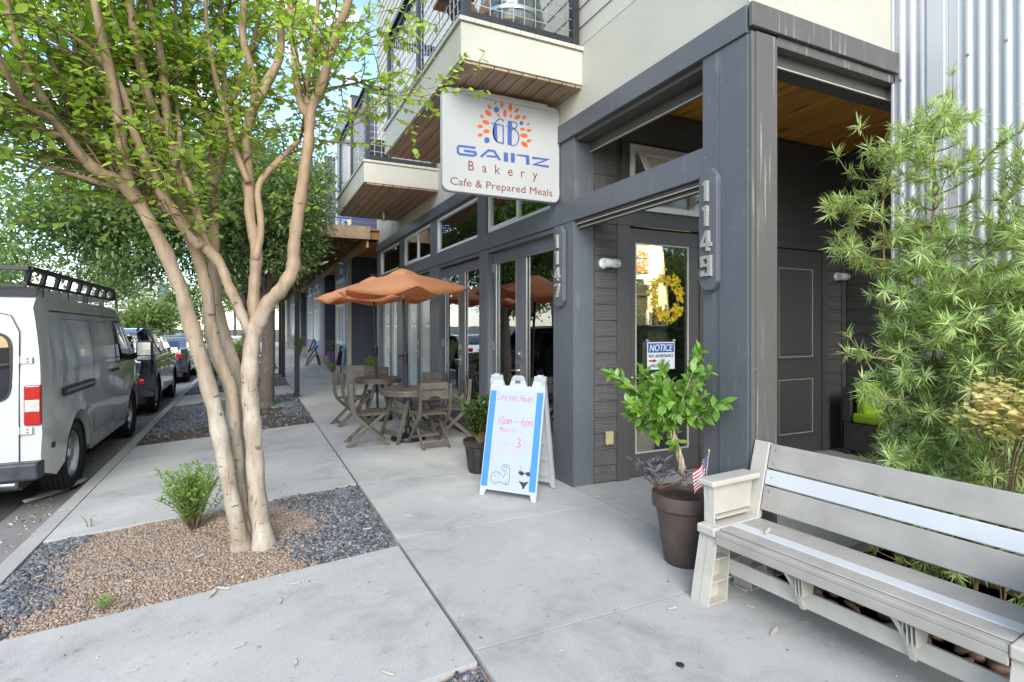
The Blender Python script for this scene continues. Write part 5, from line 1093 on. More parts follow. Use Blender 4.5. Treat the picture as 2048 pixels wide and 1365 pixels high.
for i in range(5):
    for j in range(4):
        c = flagpt(.04 + .085 * i, .04 + .13 * j); vw = (Vector((0, 0, 1.5)) - c).normalized() * .0015; s_ = .0022; gw.add([c + vw + Vector((-s_, 0, -s_)), c + vw + Vector((s_, 0, -s_)), c + vw + Vector((s_, 0, s_)), c + vw + Vector((-s_, 0, s_))], [(0, 1, 2, 3)])
gr.build('red_stripe', M['flag_red'], fg); gw.build('white_stripe', M['flag_white'], fg); gb.build('blue_field', M['flag_blue'], fg)
# ---------------- podocarpus against the corrugated wall
pod = thing('podocarpus_shrub', 'tall shrub with strap shaped green needles in front of the corrugated wall', 'shrub', (3.6, 1.75, -.05)); g = MB(); P = []; Dd = []; Nn = []; Ls = []; random.seed(17)
def tuft(p, d, n=17, L=.10):
    n = int(n * 1.5); L *= .9
    d = Vector(d).normalized()
    for i in range(n):
        v = Vector([random.gauss(0, 1) for _ in range(3)]); v = (v - d * v.dot(d)).normalized(); f = random.uniform(-.15, .9)
        P.append(p - d * random.uniform(0, .05)); Dd.append(d * (.15 + f) + v * .9); Nn.append(d * .8 + Vector((0, 0, .4)) + v * -.3); Ls.append(L * random.uniform(.65, 1.15))
def pbranch(a, tip, r, dens=.075, L=.095, sub=True, n=15):
    a, tip = Vector(a), Vector(tip); Lg = (tip - a).length; k = max(3, int(Lg / .07)); pts = smooth([tuple(a), tuple(a.lerp(tip, .5) + Vector((random.gauss(0, .03), random.gauss(0, .03), -.04 * Lg))), tuple(tip)], max(2, k // 2)); g.tube(pts, [r * (1 - .75 * j / (len(pts) - 1)) for j in range(len(pts))], 5, cap=False)
    m_ = max(2, int(Lg / dens))
    for j in range(m_):
        f = .25 + .75 * (j + 1) / m_; kk = f * (len(pts) - 1); q = Vector(pts[int(kk)]).lerp(Vector(pts[min(int(kk) + 1, len(pts) - 1)]), kk % 1); tuft(q, tip - a, n, L)
        if sub and random.random() < .6:
            d = (tip - a).normalized() * .6 + Vector([random.gauss(0, .6) for _ in range(3)]) + Vector((0, 0, .35)); e = q + d.normalized() * random.uniform(.08, .18); g.tube([q, e], [r * .4, r * .2], 4, cap=False); tuft(e, d, n, L)
mains = [[(3.6, 1.80, -.05), (3.62, 1.80, .8), (3.60, 1.82, 1.7), (3.55, 1.78, 2.4), ond(1868, 245, 3.18)], [(3.6, 2.0, -.05), (3.56, 2.02, .7), (3.50, 2.02, 1.4), ond(1765, 330, 3.2)], [(3.6, 1.5, -.05), (3.62, 1.40, .8), (3.62, 1.36, 1.7), (3.7, 1.22, 2.3)], [(3.55, 1.6, -.05), (3.48, 1.5, .6), (3.45, 1.45, 1.3), (3.5, 1.4, 1.7)]]
BR = []
for mi, m_ in enumerate(mains):
    q = smooth([tuple(p) for p in m_], 8); g.tube(q, [.011 * (1 - .75 * j / (len(q) - 1)) + .002 for j in range(len(q))], 7); q = [Vector(p) for p in q]
    for j in range(2, len(q)):
        z = q[j].z; f = max(0, (z - .1) / 2.7); reach = (.50 if z < 1.9 else .27) * random.uniform(.5, 1.0) * (1 if mi != 0 or z < 1.9 else .7)
        for _ in range(5 if z < 1.5 else (4 if z < 2.15 else 2)):
            a = random.uniform(0, 6.283); d = Vector((math.cos(a), math.sin(a), random.uniform(.0, .7))); tip = q[j] + d * reach
            tip.x = min(tip.x, 4.08); tip.x = max(tip.x, 3.2); tip.y = min(tip.y, 2.22)
            if tip.z < 1.85: tip.x = max(tip.x, 3.34); tip.y = min(tip.y, 1.92)
            if z > .1: pbranch(q[j], tip, .006, .085)
    tuft(q[-1], (0, 0, 1), 26)
for (u, v, d_, u2, v2, d2) in ((1790, 350, 3.25, 1655, 415, 3.15), (1790, 340, 3.2, 1735, 292, 3.1), (1770, 520, 3.2, 1665, 495, 3.1), (1960, 330, 2.9, 2060, 250, 2.7), (1990, 470, 2.9, 2050, 330, 2.75), (1790, 720, 3.0, 1718, 700, 3.0), (1800, 800, 3.0, 1725, 790, 2.95), (1960, 500, 2.9, 2040, 420, 2.7), (1870, 330, 3.2, 1790, 320, 3.2), (1870, 330, 3.2, 1945, 320, 3.1), (1880, 420, 3.1, 1960, 390, 3.0), (1900, 600, 2.9, 2040, 560, 2.6), (1900, 900, 2.8, 2010, 860, 2.55), (1850, 700, 2.9, 1900, 640, 2.7), (1850, 900, 2.9, 1790, 930, 2.8), (1900, 960, 2.8, 1990, 950, 2.6), (1870, 280, 3.18, 1910, 250, 3.15)):
    pbranch(ond(u, v, d_), ond(u2, v2, d2), .006, .06, .09, True, 15)
g.build('stem', M['stem_green'], pod, True, angle=0); Ls = np.array(Ls); V, F = leaves(P, Dd, Nn, Ls, Ls * .055 + .0038, 'lance'); npmesh('foliage', V, F, pod, M['leaf_podo']); print('podo', len(Ls))
nb_ = ond(2005, 1000, 2.75); nn2 = shrub('golden_shrub', 'shrub with round yellow and peach leaves at the right edge above the bench', 'shrub', (nb_.x, nb_.y, -.05), 1, .1, .02, .02, .5, M['leaf_nandina'], seed=9)
g = MB(); P = []; Dd = []; Nn = []; Ls = []; random.seed(19); c0 = ond(2015, 822, 2.45)
for k in range(95):
    v = Vector([random.gauss(0, 1) for _ in range(3)]).normalized(); q = c0 + Vector((v.x * .20, v.y * .22, v.z * .15)) * random.uniform(.3, 1); 
    for j in range(9):
        d = Vector((math.cos(j * 2.1 + k), math.sin(j * 2.1 + k), random.uniform(-.1, .5))); P.append(q + Vector([random.gauss(0, .02) for _ in range(3)])); Dd.append(d); Nn.append(Vector((random.gauss(-.2, .4), random.gauss(-.5, .4), 1))); Ls.append(random.uniform(.026, .044))
    if k % 14 == 0: g.tube(smooth([(nb_.x, nb_.y, 0), tuple(Vector((nb_.x, nb_.y, .6)).lerp(q, .4)), tuple(q)], 4), .004, 5, cap=False)
g.build('stem', M['twig'], nn2, True, angle=0); Ls = np.array(Ls); V, F = leaves(P, Dd, Nn, Ls, Ls * .6); npmesh('foliage', V, F, nn2, M['leaf_nandina'])
# bare thin trunk stake seen left of the needles
a = ony(1748, 925, 2.28); tag(MB().tube([(a.x, 2.28, 0), (a.x + .0, 2.28, .35), (a.x - .004, 2.28, .62)], [.013, .012, .010], 8).build('stake', M['bark_myrtle'], None, True, loc=(a.x, 2.28, 0)), 'thin bare brown stake in front of the wicker chair', 'stake')
# ================================================================== BENCH
bn = thing('park_bench', 'long cream and taupe resin bench with white stripes in front of the planting strip', 'bench', (2.4, 1.6, 0))
LF = Vector((2.25, 2.30, 0)); E1 = Vector((.078, -.997, 0)); E2 = Vector((.997, .078, 0)); EZ = Vector((0, 0, 1)); BLn = 1.47
def bpz(s, t_, z): return LF + E1 * s + E2 * t_ + EZ * z
def bx(g, s0, s1, t0, t1, z0, z1):
    vs = [bpz(s, t_, z) for z in (z0, z1) for s, t_ in ((s0, t0), (s1, t0), (s1, t1), (s0, t1))]
    return g.add(vs, [(0, 1, 2, 3), (7, 6, 5, 4), (0, 4, 5, 1), (1, 5, 6, 2), (2, 6, 7, 3), (3, 7, 4, 0)])
def plate(g, poly, s, th): g.prism(poly, bpz(s, 0, 0), E2, EZ, E1, th)      # poly in (t, z)
g = MB(); bx(g, .122, BLn - .122, 0, .125, .375, .40); bx(g, .122, BLn - .122, 0, .012, .33, .375); bx(g, .122, BLn - .122, .035, .125, .40, .41); g.build('seat_slat', M['pvc_grey'], bn, False, .005, 3)
g = MB(); bx(g, .122, BLn - .122, .205, .375, .378, .41); g.build('seat_slat', M['pvc_grey'], bn, False, .006, 3)
g = MB(); bx(g, .122, BLn - .122, .127, .203, .376, .413); tag(g.build('seat_slat', M['pvc_white'], bn, False, .004, 2), 'bright white centre seat slat')
bk = E2 * .10 + EZ * .37; bkd = bk.normalized(); bkn = (E1.cross(bkd)).normalized(); bkn = bkn if bkn.dot(E2) < 0 else -bkn
def bslat(z0, z1, mat, th=.028, s0=.105, s1=BLn - .105, lab=None, dn=0):
    g = MB(); g.prism([(s0, z0), (s1, z0), (s1, z1), (s0, z1)], LF + E2 * .395 + EZ * .42 + bkn * dn, E1, bkd, -bkn, th); o = g.build('back_slat', mat, bn, False, .006, 3)
    if lab: tag(o, lab)
bslat(.03, .168, M['pvc_grey']); bslat(.176, .262, M['pvc_white'], .03, lab='bright white middle back slat', dn=.003); bslat(.270, .412, M['pvc_grey'])
for end in (0, 1):
    S = (lambda s: s) if not end else (lambda s: BLn - s)
    def cx(g, s0, s1, *a): bx(g, *(sorted((S(s0), S(s1)))), *a)
    def pl_(g, poly, s, th): plate(g, poly, min(S(s), S(s + th)), th)
    g = MB(); cx(g, 0, .12, -.006, .39, .362, .412); g.build('seat_end', M['pvc_cream'], bn, False, .010, 3)
    g = MB(); o_ = LF + E2 * .392 + EZ * .40 + E1 * (0 if not end else BLn - .10); g.prism([(0, 0), (.10, 0), (.10, .437), (.0, .437)], o_ + bkn * .006, E1, bkd, -bkn, .04); g.build('back_post', M['pvc_cream'], bn, False, .006, 3)
    g = MB(); cx(g, -.035, .085, .03, .44, .615, .650); arm_ = g.build('armrest', M['pvc_cream'], bn, False, .012, 4)
    g = MB(); pl_(g, [(.06, .412), (.10, .412), (.105, .615), (.05, .615)], .0, .008); cx(g, 0, .07, .055, .065, .412, .615); pl_(g, [(.06, .45), (.40, .45), (.42, .615), (.05, .615)], .035, .008); cx(g, 0, .07, .075, .36, .435, .444); g.build('arm_panel', M['pvc_cream'], bn, False, .002, 1)
    for rear in (0, 1):
        g = MB(); f = (lambda t_: t_) if not rear else (lambda t_: .40 - t_)
        def fl_(t0b, t0t, t1b, t1t, s, th): pl_(g, [(f(t0b), 0), (f(t1b), 0), (f(t1t), .365), (f(t0t), .365)], s, th)
        fl_(-.055, .02, .10, .135, .055, .007)      # web
        for (tb, tt) in ((-.055, .02), (.092, .128)):
            a = [bpz(S(.0), f(tb), 0), bpz(S(.12), f(tb), 0), bpz(S(.12), f(tt), .365), bpz(S(.0), f(tt), .365)]; b_ = [p + E2 * .009 for p in a]
            g.add(a + b_, [(0, 1, 2, 3), (7, 6, 5, 4), (0, 4, 5, 1), (1, 5, 6, 2), (2, 6, 7, 3), (3, 7, 4, 0)])
        for z in (.0, .115, .235): 
            w0 = -.055 + .075 * z / .365; w1 = .096 + .034 * z / .365; cx(g, .0, .118, *sorted((f(w0 + .009), f(w1))), z + .002, z + .010)
        g.build('leg', M['pvc_cream'], bn, False, .0015, 1)
    g = MB(); cx(g, .02, .10, .12, .28, .20, .208); cx(g, .02, .10, .12, .28, .11, .118); g.build('cross_brace', M['pvc_cream'], bn)
g = MB(); bx(g, .11, BLn - .11, .118, .136, .145, .228); g.build('rail', M['pvc_cream'], bn, False, .004, 2)
for sc_ in (.43, .90):
    g = MB(); cv = []
    for k in range(15): a = R(90 * k / 14); cv.append((sc_ + .100 * math.sin(a), .012 + .100 * (1 - math.cos(a * .98)), .365 - .225 * (1 - math.cos(a))))
    n_ = len(cv); P_ = [bpz(s_, t_, z_) for s_, t_, z_ in cv] + [bpz(s_ + .022, t_, z_ + .0) for s_, t_, z_ in cv] + [bpz(s_, t_ + .03, z_) for s_, t_, z_ in cv] + [bpz(s_ + .022, t_ + .03, z_) for s_, t_, z_ in cv]
    F_ = []
    for k in range(n_ - 1): F_ += [(k, k + 1, k + 1 + n_, k + n_), (k + 2 * n_, k + 3 * n_, k + 1 + 3 * n_, k + 1 + 2 * n_), (k, k + 2 * n_, k + 1 + 2 * n_, k + 1), (k + n_, k + 1 + n_, k + 1 + 3 * n_, k + 3 * n_)]
    g.add(P_, F_); br = g.build('bracket', M['pvc_cream'], bn)
    for j in range(8):
        s_ = sc_ + .035 + j * .0165; zb_ = .228
        for q0_, q1_ in zip(cv[:-1], cv[1:]):
            if q0_[0] + .022 <= s_ < q1_[0] + .022: zb_ = q0_[2]
        zb_ = max(.2285, zb_); g = MB(); plate(g, [(.045, zb_), (.125, zb_), (.16, .365), (.03, .365)], s_, .0035); g.build('fin', M['pvc_cream'], br)
    g = MB(); bx(g, sc_ - .01, sc_ + .165, .01, .17, .358, .3655); g.build('bracket_cap', M['pvc_cream'], br)
g = MB()
for s_ in (.25, .735, 1.22):
    for z_ in (.06, .14, .215, .305, .375): pass
for s_ in (.145, BLn - .145):
    for zz in (.055, .14, .22, .30, .38): g.lathe([(0, .0025), (.006, .002), (.007, 0)], LF + E2 * .395 + EZ * .42 + E1 * s_ + bkd * zz + bkn * .001, 10, 0, (Matrix.Rotation(math.atan2(bkn.y, bkn.x), 3, 'Z') @ Matrix.Rotation(R(75), 3, 'Y')))
g.build('screw', M['galv'], bn, True)
# peeled bark curls on seat and ground
def flake(p, L, W_, a, label, mat='litter', curl=.3, grp='bark flakes on the concrete'):
    g = MB(); V = []; F = []
    for i in range(7):
        f = i / 6 - .5
        for j in range(3):
            q = (j - 1) * W_ / 2 * (1 - abs(f) * 1.3); V.append((p.x + math.cos(a) * f * L - math.sin(a) * q, p.y + math.sin(a) * f * L + math.cos(a) * q, p.z + .002 + abs(j - 1) * W_ * curl + .5 * W_ * f * f + (i % 2) * .001))
    for i in range(6):
        for j in range(2): q = i * 3 + j; F.append((q, q + 1, q + 4, q + 3))
    g.add(V, F); o = g.build('bark_flake', M[mat], None, True, loc=tuple(p)); so_ = o.modifiers.new('s', 'SOLIDIFY'); so_.thickness = .0015
    tag(o, label, 'bark flake', grp)
random.seed(31)
flake(bpz(.30, .20, .414), .09, .03, .4, 'peeled bark curl resting on the bench seat near its left end', grp=None)
GFL = 'thin piece of shed bark lying on the ground by the tree bed and bench'
for (u, v, L) in ((1550, 1265, .10), (1610, 1247, .035), (885, 945, .03), (898, 972, .06), (775, 1350, .07), (480, 1295, .06), (560, 1205, .07), (590, 1170, .07), (262, 1345, .06), (590, 1330, .06), (430, 1330, .03), (1090, 1023, .05), (1150, 1170, .05), (1300, 1255, .03), (815, 1033, .06), (1035, 1100, .04), (1345, 1220, .06), (1500, 1215, .05), (560, 1155, .05), (255, 1165, .06), (80, 1155, .05), (400, 1115, .07), (590, 1043, .03), (425, 1190, .12), (445, 1180, .09), (735, 1060, .06), (1195, 995, .05), (1150, 1060, .06), (1480, 1180, .10), (970, 980, .05), (945, 1020, .04)):
    x0 = onz(u, v, 0); z = zs(x0.x)
    for _ in range(3): x0 = onz(u, v, z + (.03 if (PITS[1][0] < x0.y < PITS[1][1] and x0.x < .9) else 0)); z = zs(x0.x)
    flake(Vector((x0.x, x0.y, x0.z + .001)), L, L * random.uniform(.2, .38), random.uniform(0, 3.1), GFL)
P = []
while len(P) < 1100:
    x = random.uniform(-1.3, 2.7); y = random.uniform(.8, 14); inpit = any(a < y < b_ for a, b_ in PITS) and x < .92
    if not inpit: P.append((x, y, zs(x) + .002))
P += [(random.uniform(-2.0, -1.62), random.uniform(3, 16), -.283) for _ in range(500)] + [(random.uniform(2.6, 4.1), random.uniform(2.4, 4.3), .004) for _ in range(40)]
V, F = scatter(np.array(P), rng.uniform(.002, .010, len(P)) ** 1.0 * np.where(np.array(P)[:, 2] < -.2, 2.4, 1), .25, (CUBEV, CUBEF)); tag(npmesh('leaf_litter', V, F, None, M['litter']), 'dry leaf crumbs and grit scattered over sidewalk and gutter', 'litter', None, 'stuff')
P = [(random.uniform(-.5, .75), random.uniform(3.8, 5.3), 0) for _ in range(240)]; P = [(x, y, bedz(x, y, p1) + .014) for x, y, _ in P]
V, F = scatter(np.array(P), rng.uniform(.006, .013, len(P)), .2, (CUBEV, CUBEF)); tag(npmesh('bed_litter', V, F, None, M['litter']), 'dry leaf bits caught in the granite chips under the tree', 'litter', None, 'stuff')
p = onz(170, 980, -.285); flake(onz(118, 985, -.27), .85, .16, 1.15, 'long bark strip leaning on the kerb by the van rear wheel', curl=.15, grp=None)
a = onz(560, 813, -.03); g = MB(); g.box(a.x - .16, a.x + .30, a.y - .25, a.y + .25, -.05, .0); tag(g.build('utility_cover', plain('green_cover', (.16, .26, .22), .6), None, False, .01, 2, tuple(a)), 'flat green utility cover lying in the oak bed', 'utility cover')

# ================================================================== CAFE TABLES, CHAIRS, UMBRELLAS
def make_table(x, y, label, zt=.68, rot=0):
    t = thing('round_table', label, 'table', (0, 0, 0), 'round cafe tables'); Rr = .385
    g = MB(); g.lathe([(0, zt - .03), (Rr - .03, zt - .03), (Rr, zt - .028), (Rr + .004, zt - .012), (Rr, zt), (Rr - .012, zt + .004), (.03, zt + .004), (.03, zt - .03)], (0, 0, 0), 48)
    for k in range(10): 
        yy = -.30 + .066 * k; hw = math.sqrt(max(.01, (Rr - .05) ** 2 - yy * yy)); g.box(-hw, hw, yy - .029, yy + .029, zt + .003, zt + .007)
    g.build('tabletop', M['chair'], t, True)
    g = MB(); g.lathe([(Rr - .02, zt - .07), (Rr - .006, zt - .07), (Rr - .006, zt - .03), (Rr - .02, zt - .03)], (0, 0, 0), 40); g.build('apron', M['chair'], t, True)
    for sx_, sy_ in ((1, 1), (-1, 1), (1, -1), (-1, -1)):
        g = MB(); g.bar((sx_ * .10, sy_ * .20, zt - .04), (sx_ * .30, sy_ * .22, 0), .026, .05); g.build('leg', M['chair'], t, False, .004, 1)
    for sx_ in (1, -1):
        for xx_, z_ in ((.165, .40), (.265, .12)): g = MB(); g.bar((sx_ * xx_, -.21, z_), (sx_ * xx_, .21, z_), .02, .065); g.build('stretcher', M['chair'], t, False, .004, 1)
    t.location = (x, y, 0); t.rotation_euler = (0, 0, rot); return t
U1, U2 = Vector((1.915, 7.20, 0)), Vector((1.88, 8.95, 0))
make_table(U1.x, U1.y, 'nearer round brown cafe table with the front umbrella through its top', rot=.3); make_table(U2.x, U2.y, 'farther round brown cafe table under the rear umbrella', rot=.1)
def make_umbrella(base, top, rim_z, Rr, phi, label, tilt):
    t = thing('patio_umbrella', label, 'umbrella', tuple(base), 'orange cafe umbrellas'); base, top = Vector(base), Vector(top)
    g = MB(); g.lathe([(0, 0), (.23, 0), (.235, .02), (.225, .05), (.12, .075), (.05, .085), (.04, .16), (.025, .17), (0, .17)], base, 36); g.build('base', M['black'], t, True)
    g = MB(); ax = (top - base).normalized(); mid = base.lerp(top, .50); g.tube([base + ax * .05, mid], .021, 14); g.tube([mid, base.lerp(top, .84)], .0185, 14); pole = g.build('pole', M['dark_metal'], t, True)
    g = MB(); g.tube([base.lerp(top, .84), top], .016, 12); g.build('upper_pole', M['galv'], t, True)
    g = MB(); g.tube([mid - ax * .11, mid + ax * .02], [.028, .040], 14); g.tube([mid + ax * .02, mid + ax * .05], [.040, .028], 14); g.tube([mid, mid + Vector((-.09, -.01, 0))], .009, 8); g.tube([mid + Vector((-.09, 0, 0)), mid + Vector((-.09, -.005, -.05))], .011, 8); g.build('crank', M['black'], t, True)
    tl = Matrix.Rotation(tilt, 3, 'Y'); H_ = top.z - rim_z
    def cp(r, a, sag=0): return top + tl @ Vector((math.cos(a) * r * Rr, math.sin(a) * r * Rr, -H_ * (r * .80 + .20 * r * r) - sag))
    V = []; F = []; NR, NA = 12, 10; n_a = 6 * NA
    for i in range(NR + 1):
        r = .13 + .87 * i / NR
        for j in range(n_a):
            a = phi + 2 * math.pi * j / n_a; f = (j % NA) / NA; w = abs(f - .5) * 2; edge = math.cos(math.pi / 6) / math.cos((f - .5) * math.pi / 3)   # straight panel edges
            scl = edge * (1 - .06 * (1 - w * w) * r); sag = .085 * r ** 2.2 * (1 - w * w)
            V.append(cp(r * scl / math.cos(math.pi / 6) * math.cos(math.pi / 6) / 1.0, a, sag + (.008 * math.sin(i * 2 + j) * r)))
    for i in range(NR):
        for j in range(n_a): j2 = (j + 1) % n_a; F.append((i * n_a + j, (i + 1) * n_a + j, (i + 1) * n_a + j2, i * n_a + j2))
    # valance
    b0 = len(V); 
    for j in range(n_a):
        f = (j % NA) / NA; w = 1 - (abs(f - .5) * 2) ** 2; p = V[NR * n_a + j]; V.append(p + Vector((0, 0, -.015 - .055 * w)))
    for j in range(n_a): j2 = (j + 1) % n_a; F.append((NR * n_a + j, b0 + j, b0 + j2, NR * n_a + j2))
    cn = MB().add(V, F).build('canopy', M['umbrella'], t, True, angle=50); so_ = cn.modifiers.new('s', 'SOLIDIFY'); so_.thickness = .002
    V = []; F = []
    for i, (r, dz) in enumerate(((.02, .05), (.12, .035), (.22, .012), (.24, -.03))):
        for j in range(n_a): a = phi + 2 * math.pi * j / n_a; f = (j % NA) / NA; edge = math.cos(math.pi / 6) / math.cos((f - .5) * math.pi / 3); V.append(cp(r * edge, a) + Vector((0, 0, dz + (-.02 * (1 - (abs(f - .5) * 2) ** 2) if i == 3 else 0))))
    for i in range(3):
        for j in range(n_a): j2 = (j + 1) % n_a; F.append((i * n_a + j, (i + 1) * n_a + j, (i + 1) * n_a + j2, i * n_a + j2))
    MB().add(V, F).build('vent', M['umbrella'], t, True, angle=50)
    g = MB(); g.lathe([(0, .05), (.05, .05), (.055, .062), (.03, .078), (.012, .085), (0, .10)], top, 16); g.build('finial', M['black'], t, True)
    for k in range(6):
        a = phi + k * math.pi / 3; g = MB(); g.tube([cp(.05, a, .012), cp(.97, a, .014)], .006, 6); g.tube([top - ax * .30, cp(.5, a, .02)], .005, 6); g.build('rib', M['galv'], t, True)
    return t
make_umbrella(U1, (1.83, 7.20, 2.24), 2.0, .90, R(-33), 'front orange umbrella standing through the nearer cafe table', R(-2))
make_umbrella(U2, (1.80, 8.95, 2.28), 1.97, .92, R(-12), 'rear orange umbrella half hidden behind the front one', R(-1))
def make_chair():
    t = thing('folding_chair', 'x', 'chair', (0, 0, 0)); prof = [(-.215, .80), (-.205, .62), (-.185, .46), (-.15, .38), (.25, 0)]
    for sx_ in (-1, 1):
        g = MB(); q = smooth([(0, a, b_) for a, b_ in prof[:4]], 4) + [(0, .25, 0)]; L_ = []; R_ = []
        for i, p in enumerate(q):
            p = Vector(p); d = (Vector(q[min(i + 1, len(q) - 1)]) - Vector(q[max(i - 1, 0)])).normalized(); n_ = Vector((0, -d.z, d.y)) * .024; L_.append((p.y + n_.y, max(0, p.z + n_.z))); R_.append((p.y - n_.y, max(0, p.z - n_.z)))
        k = len(L_); x0 = sx_ * .198 - .011
        vs = [(x0, *p) for p in L_] + [(x0, *p) for p in R_] + [(x0 + .022, *p) for p in L_] + [(x0 + .022, *p) for p in R_]; F_ = []
        for i in range(k - 1): F_ += [(i, i + 1, k + i + 1, k + i), (2 * k + i, 3 * k + i, 3 * k + i + 1, 2 * k + i + 1), (i, 2 * k + i, 2 * k + i + 1, i + 1), (k + i, k + i + 1, 3 * k + i + 1, 3 * k + i)]
        F_ += [(0, k, 3 * k, 2 * k), (k - 1, 3 * k - 1, 4 * k - 1, 2 * k - 1)]; g.add(vs, F_); g.build('leg', M['chair'], t, False, .003, 1)
        g = MB(); g.bar((sx_ * .168, .19, .40), (sx_ * .168, -.26, .0), .022, .045); g.build('leg', M['chair'], t, False, .003, 1)
    g = MB()
    for k in range(6): y0 = -.155 + k * .066; g.box(-.185, .185, y0, y0 + .058, .405, .42)
    g.box(-.17, -.15, -.15, .24, .385, .405); g.box(.15, .17, -.15, .24, .385, .405); g.build('seat', M['chair'], t, False, .004, 2)
    g = MB(); tp = [(-.19, .725), (.19, .725), (.19, .795), (.17, .81), (-.17, .81), (-.19, .795)]; g.prism(tp, (0, -.222, 0), (1, 0, 0), (0, .07, 1), (0, 1, 0), .02)
    lo = [(-.19, .60), (-.085, .60), (-.07, .615), (-.05, .635), (0, .645), (.05, .635), (.07, .615), (.085, .60), (.19, .60), (.19, .712), (-.19, .712)]; g.prism(lo, (0, -.222, 0), (1, 0, 0), (0, .07, 1), (0, 1, 0), .02); g.box(-.19, -.15, -.17, -.15, .70, .74); g.box(.15, .19, -.17, -.15, .70, .74); g.build('backrest', M['chair'], t, False, .003, 1)
    g = MB(); g.box(-.16, .16, -.218, -.202, .035, .085); g.build('stretcher', M['chair'], t, False, .003, 1); g = MB(); g.box(-.19, .19, .15, .166, .08, .12); g.build('stretcher', M['chair'], t, False, .003, 1); return t
ch0 = make_chair()
for i, (x, y, a, lab) in enumerate(((1.36, 7.15, -95, 'brown folding chair seen side on at the left of the nearer table'), (2.06, 6.72, 4, 'brown folding chair seen from behind in front of the nearer table'), (2.50, 7.12, 80, 'brown folding chair on the storefront side of the nearer table'), (2.38, 7.95, 125, 'brown folding chair between the two tables by the filmed doors'), (1.42, 8.72, -80, 'brown folding chair at the sidewalk side of the farther table'), (1.98, 9.45, 175, 'brown folding chair behind the farther table facing the camera'))):
    o = ch0 if i == 0 else copy_tree(ch0); o.location = (x, y, 0); o.rotation_euler = (0, 0, R(a)); tag(o, lab, 'chair', 'brown folding cafe chairs')

# ================================================================== VEHICLES
def shell(name, outline, xf, mat, parent, cutsz, cutsy, bev=.05):
    """closed body: the (y,z) side outline cut into strips, pushed out to xf(y,z) and bridged across"""
    bm = bmesh.new(); vs = [bm.verts.new((0, p[0], p[1])) for p in outline]; f = bm.faces.new(vs)
    for z in cutsz: bmesh.ops.bisect_plane(bm, geom=bm.faces[:] + bm.edges[:] + bm.verts[:], plane_co=(0, 0, z), plane_no=(0, 0, 1))
    for y in cutsy: bmesh.ops.bisect_plane(bm, geom=bm.faces[:] + bm.edges[:] + bm.verts[:], plane_co=(0, y, 0), plane_no=(0, 1, 0))
    bm.verts.index_update(); pts = [(v.co.y, v.co.z) for v in bm.verts]; fs = [[v.index for v in f.verts] for f in bm.faces]; be = [(e.verts[0].index, e.verts[1].index) for e in bm.edges if len(e.link_faces) == 1]; bm.free()
    k = len(pts); V = [(xf(y, z), y, z) for y, z in pts] + [(-xf(y, z), y, z) for y, z in pts]; F = [tuple(f) for f in fs] + [tuple(reversed([i + k for i in f])) for f in fs] + [(a, b_, b_ + k, a + k) for a, b_ in be]
    me = bpy.data.meshes.new(name); me.from_pydata(V, [], F); bm = bmesh.new(); bm.from_mesh(me); bmesh.ops.recalc_face_normals(bm, faces=bm.faces); bm.to_mesh(me); bm.free()
    o = link(name, me, parent, mat, True, angle=42); b_ = o.modifiers.new('b', 'BEVEL'); b_.width = bev; b_.segments = 4; b_.limit_method = 'ANGLE'; b_.angle_limit = R(50); b_.harden_normals = True; return o
def arch(yc, zc, r, n=12, a0=180, a1=0): return [(yc + r * math.cos(R(a0 + (a1 - a0) * i / n)), zc + r * math.sin(R(a0 + (a1 - a0) * i / n))) for i in range(n + 1)]
def sidepoly(g, poly, xf, side, d, th=.004):
    """patch lying on the body side; triangulated grid so that it follows the curve"""
    bm = bmesh.new(); bm.faces.new([bm.verts.new((0, p[0], p[1])) for p in poly]); zs_ = [p[1] for p in poly]; ys_ = [p[0] for p in poly]
    for i in range(1, 6): bmesh.ops.bisect_plane(bm, geom=bm.faces[:] + bm.edges[:] + bm.verts[:], plane_co=(0, 0, min(zs_) + (max(zs_) - min(zs_)) * i / 6), plane_no=(0, 0, 1))
    for i in range(1, 8): bmesh.ops.bisect_plane(bm, geom=bm.faces[:] + bm.edges[:] + bm.verts[:], plane_co=(0, min(ys_) + (max(ys_) - min(ys_)) * i / 8, 0), plane_no=(0, 1, 0))
    bm.verts.index_update(); g.add([(side * (xf(v.co.y, v.co.z) + d), v.co.y, v.co.z) for v in bm.verts], [tuple(v.index for v in (f.verts if side > 0 else reversed(f.verts))) for f in bm.faces]); bm.free()
def gap(g, path, xf, side, d=.0025, w=.007):
    q = []
    for (a, b_) in zip(path[:-1], path[1:]):
        m_ = max(1, int(math.hypot(b_[0] - a[0], b_[1] - a[1]) / .08)); q += [(a[0] + (b_[0] - a[0]) * i / m_, a[1] + (b_[1] - a[1]) * i / m_) for i in range(m_)]
    q.append(path[-1]); vs = []
    for i, p in enumerate(q):
        a, b_ = q[max(i - 1, 0)], q[min(i + 1, len(q) - 1)]; L = math.hypot(b_[0] - a[0], b_[1] - a[1]) or 1; ny, nz_ = -(b_[1] - a[1]) / L * w / 2, (b_[0] - a[0]) / L * w / 2
        for s_ in (1, -1): y, z = p[0] + s_ * ny, p[1] + s_ * nz_; vs.append((side * (xf(y, z) + d), y, z))
    g.add(vs, [(2 * i, 2 * i + 1, 2 * i + 3, 2 * i + 2) for i in range(len(q) - 1)])
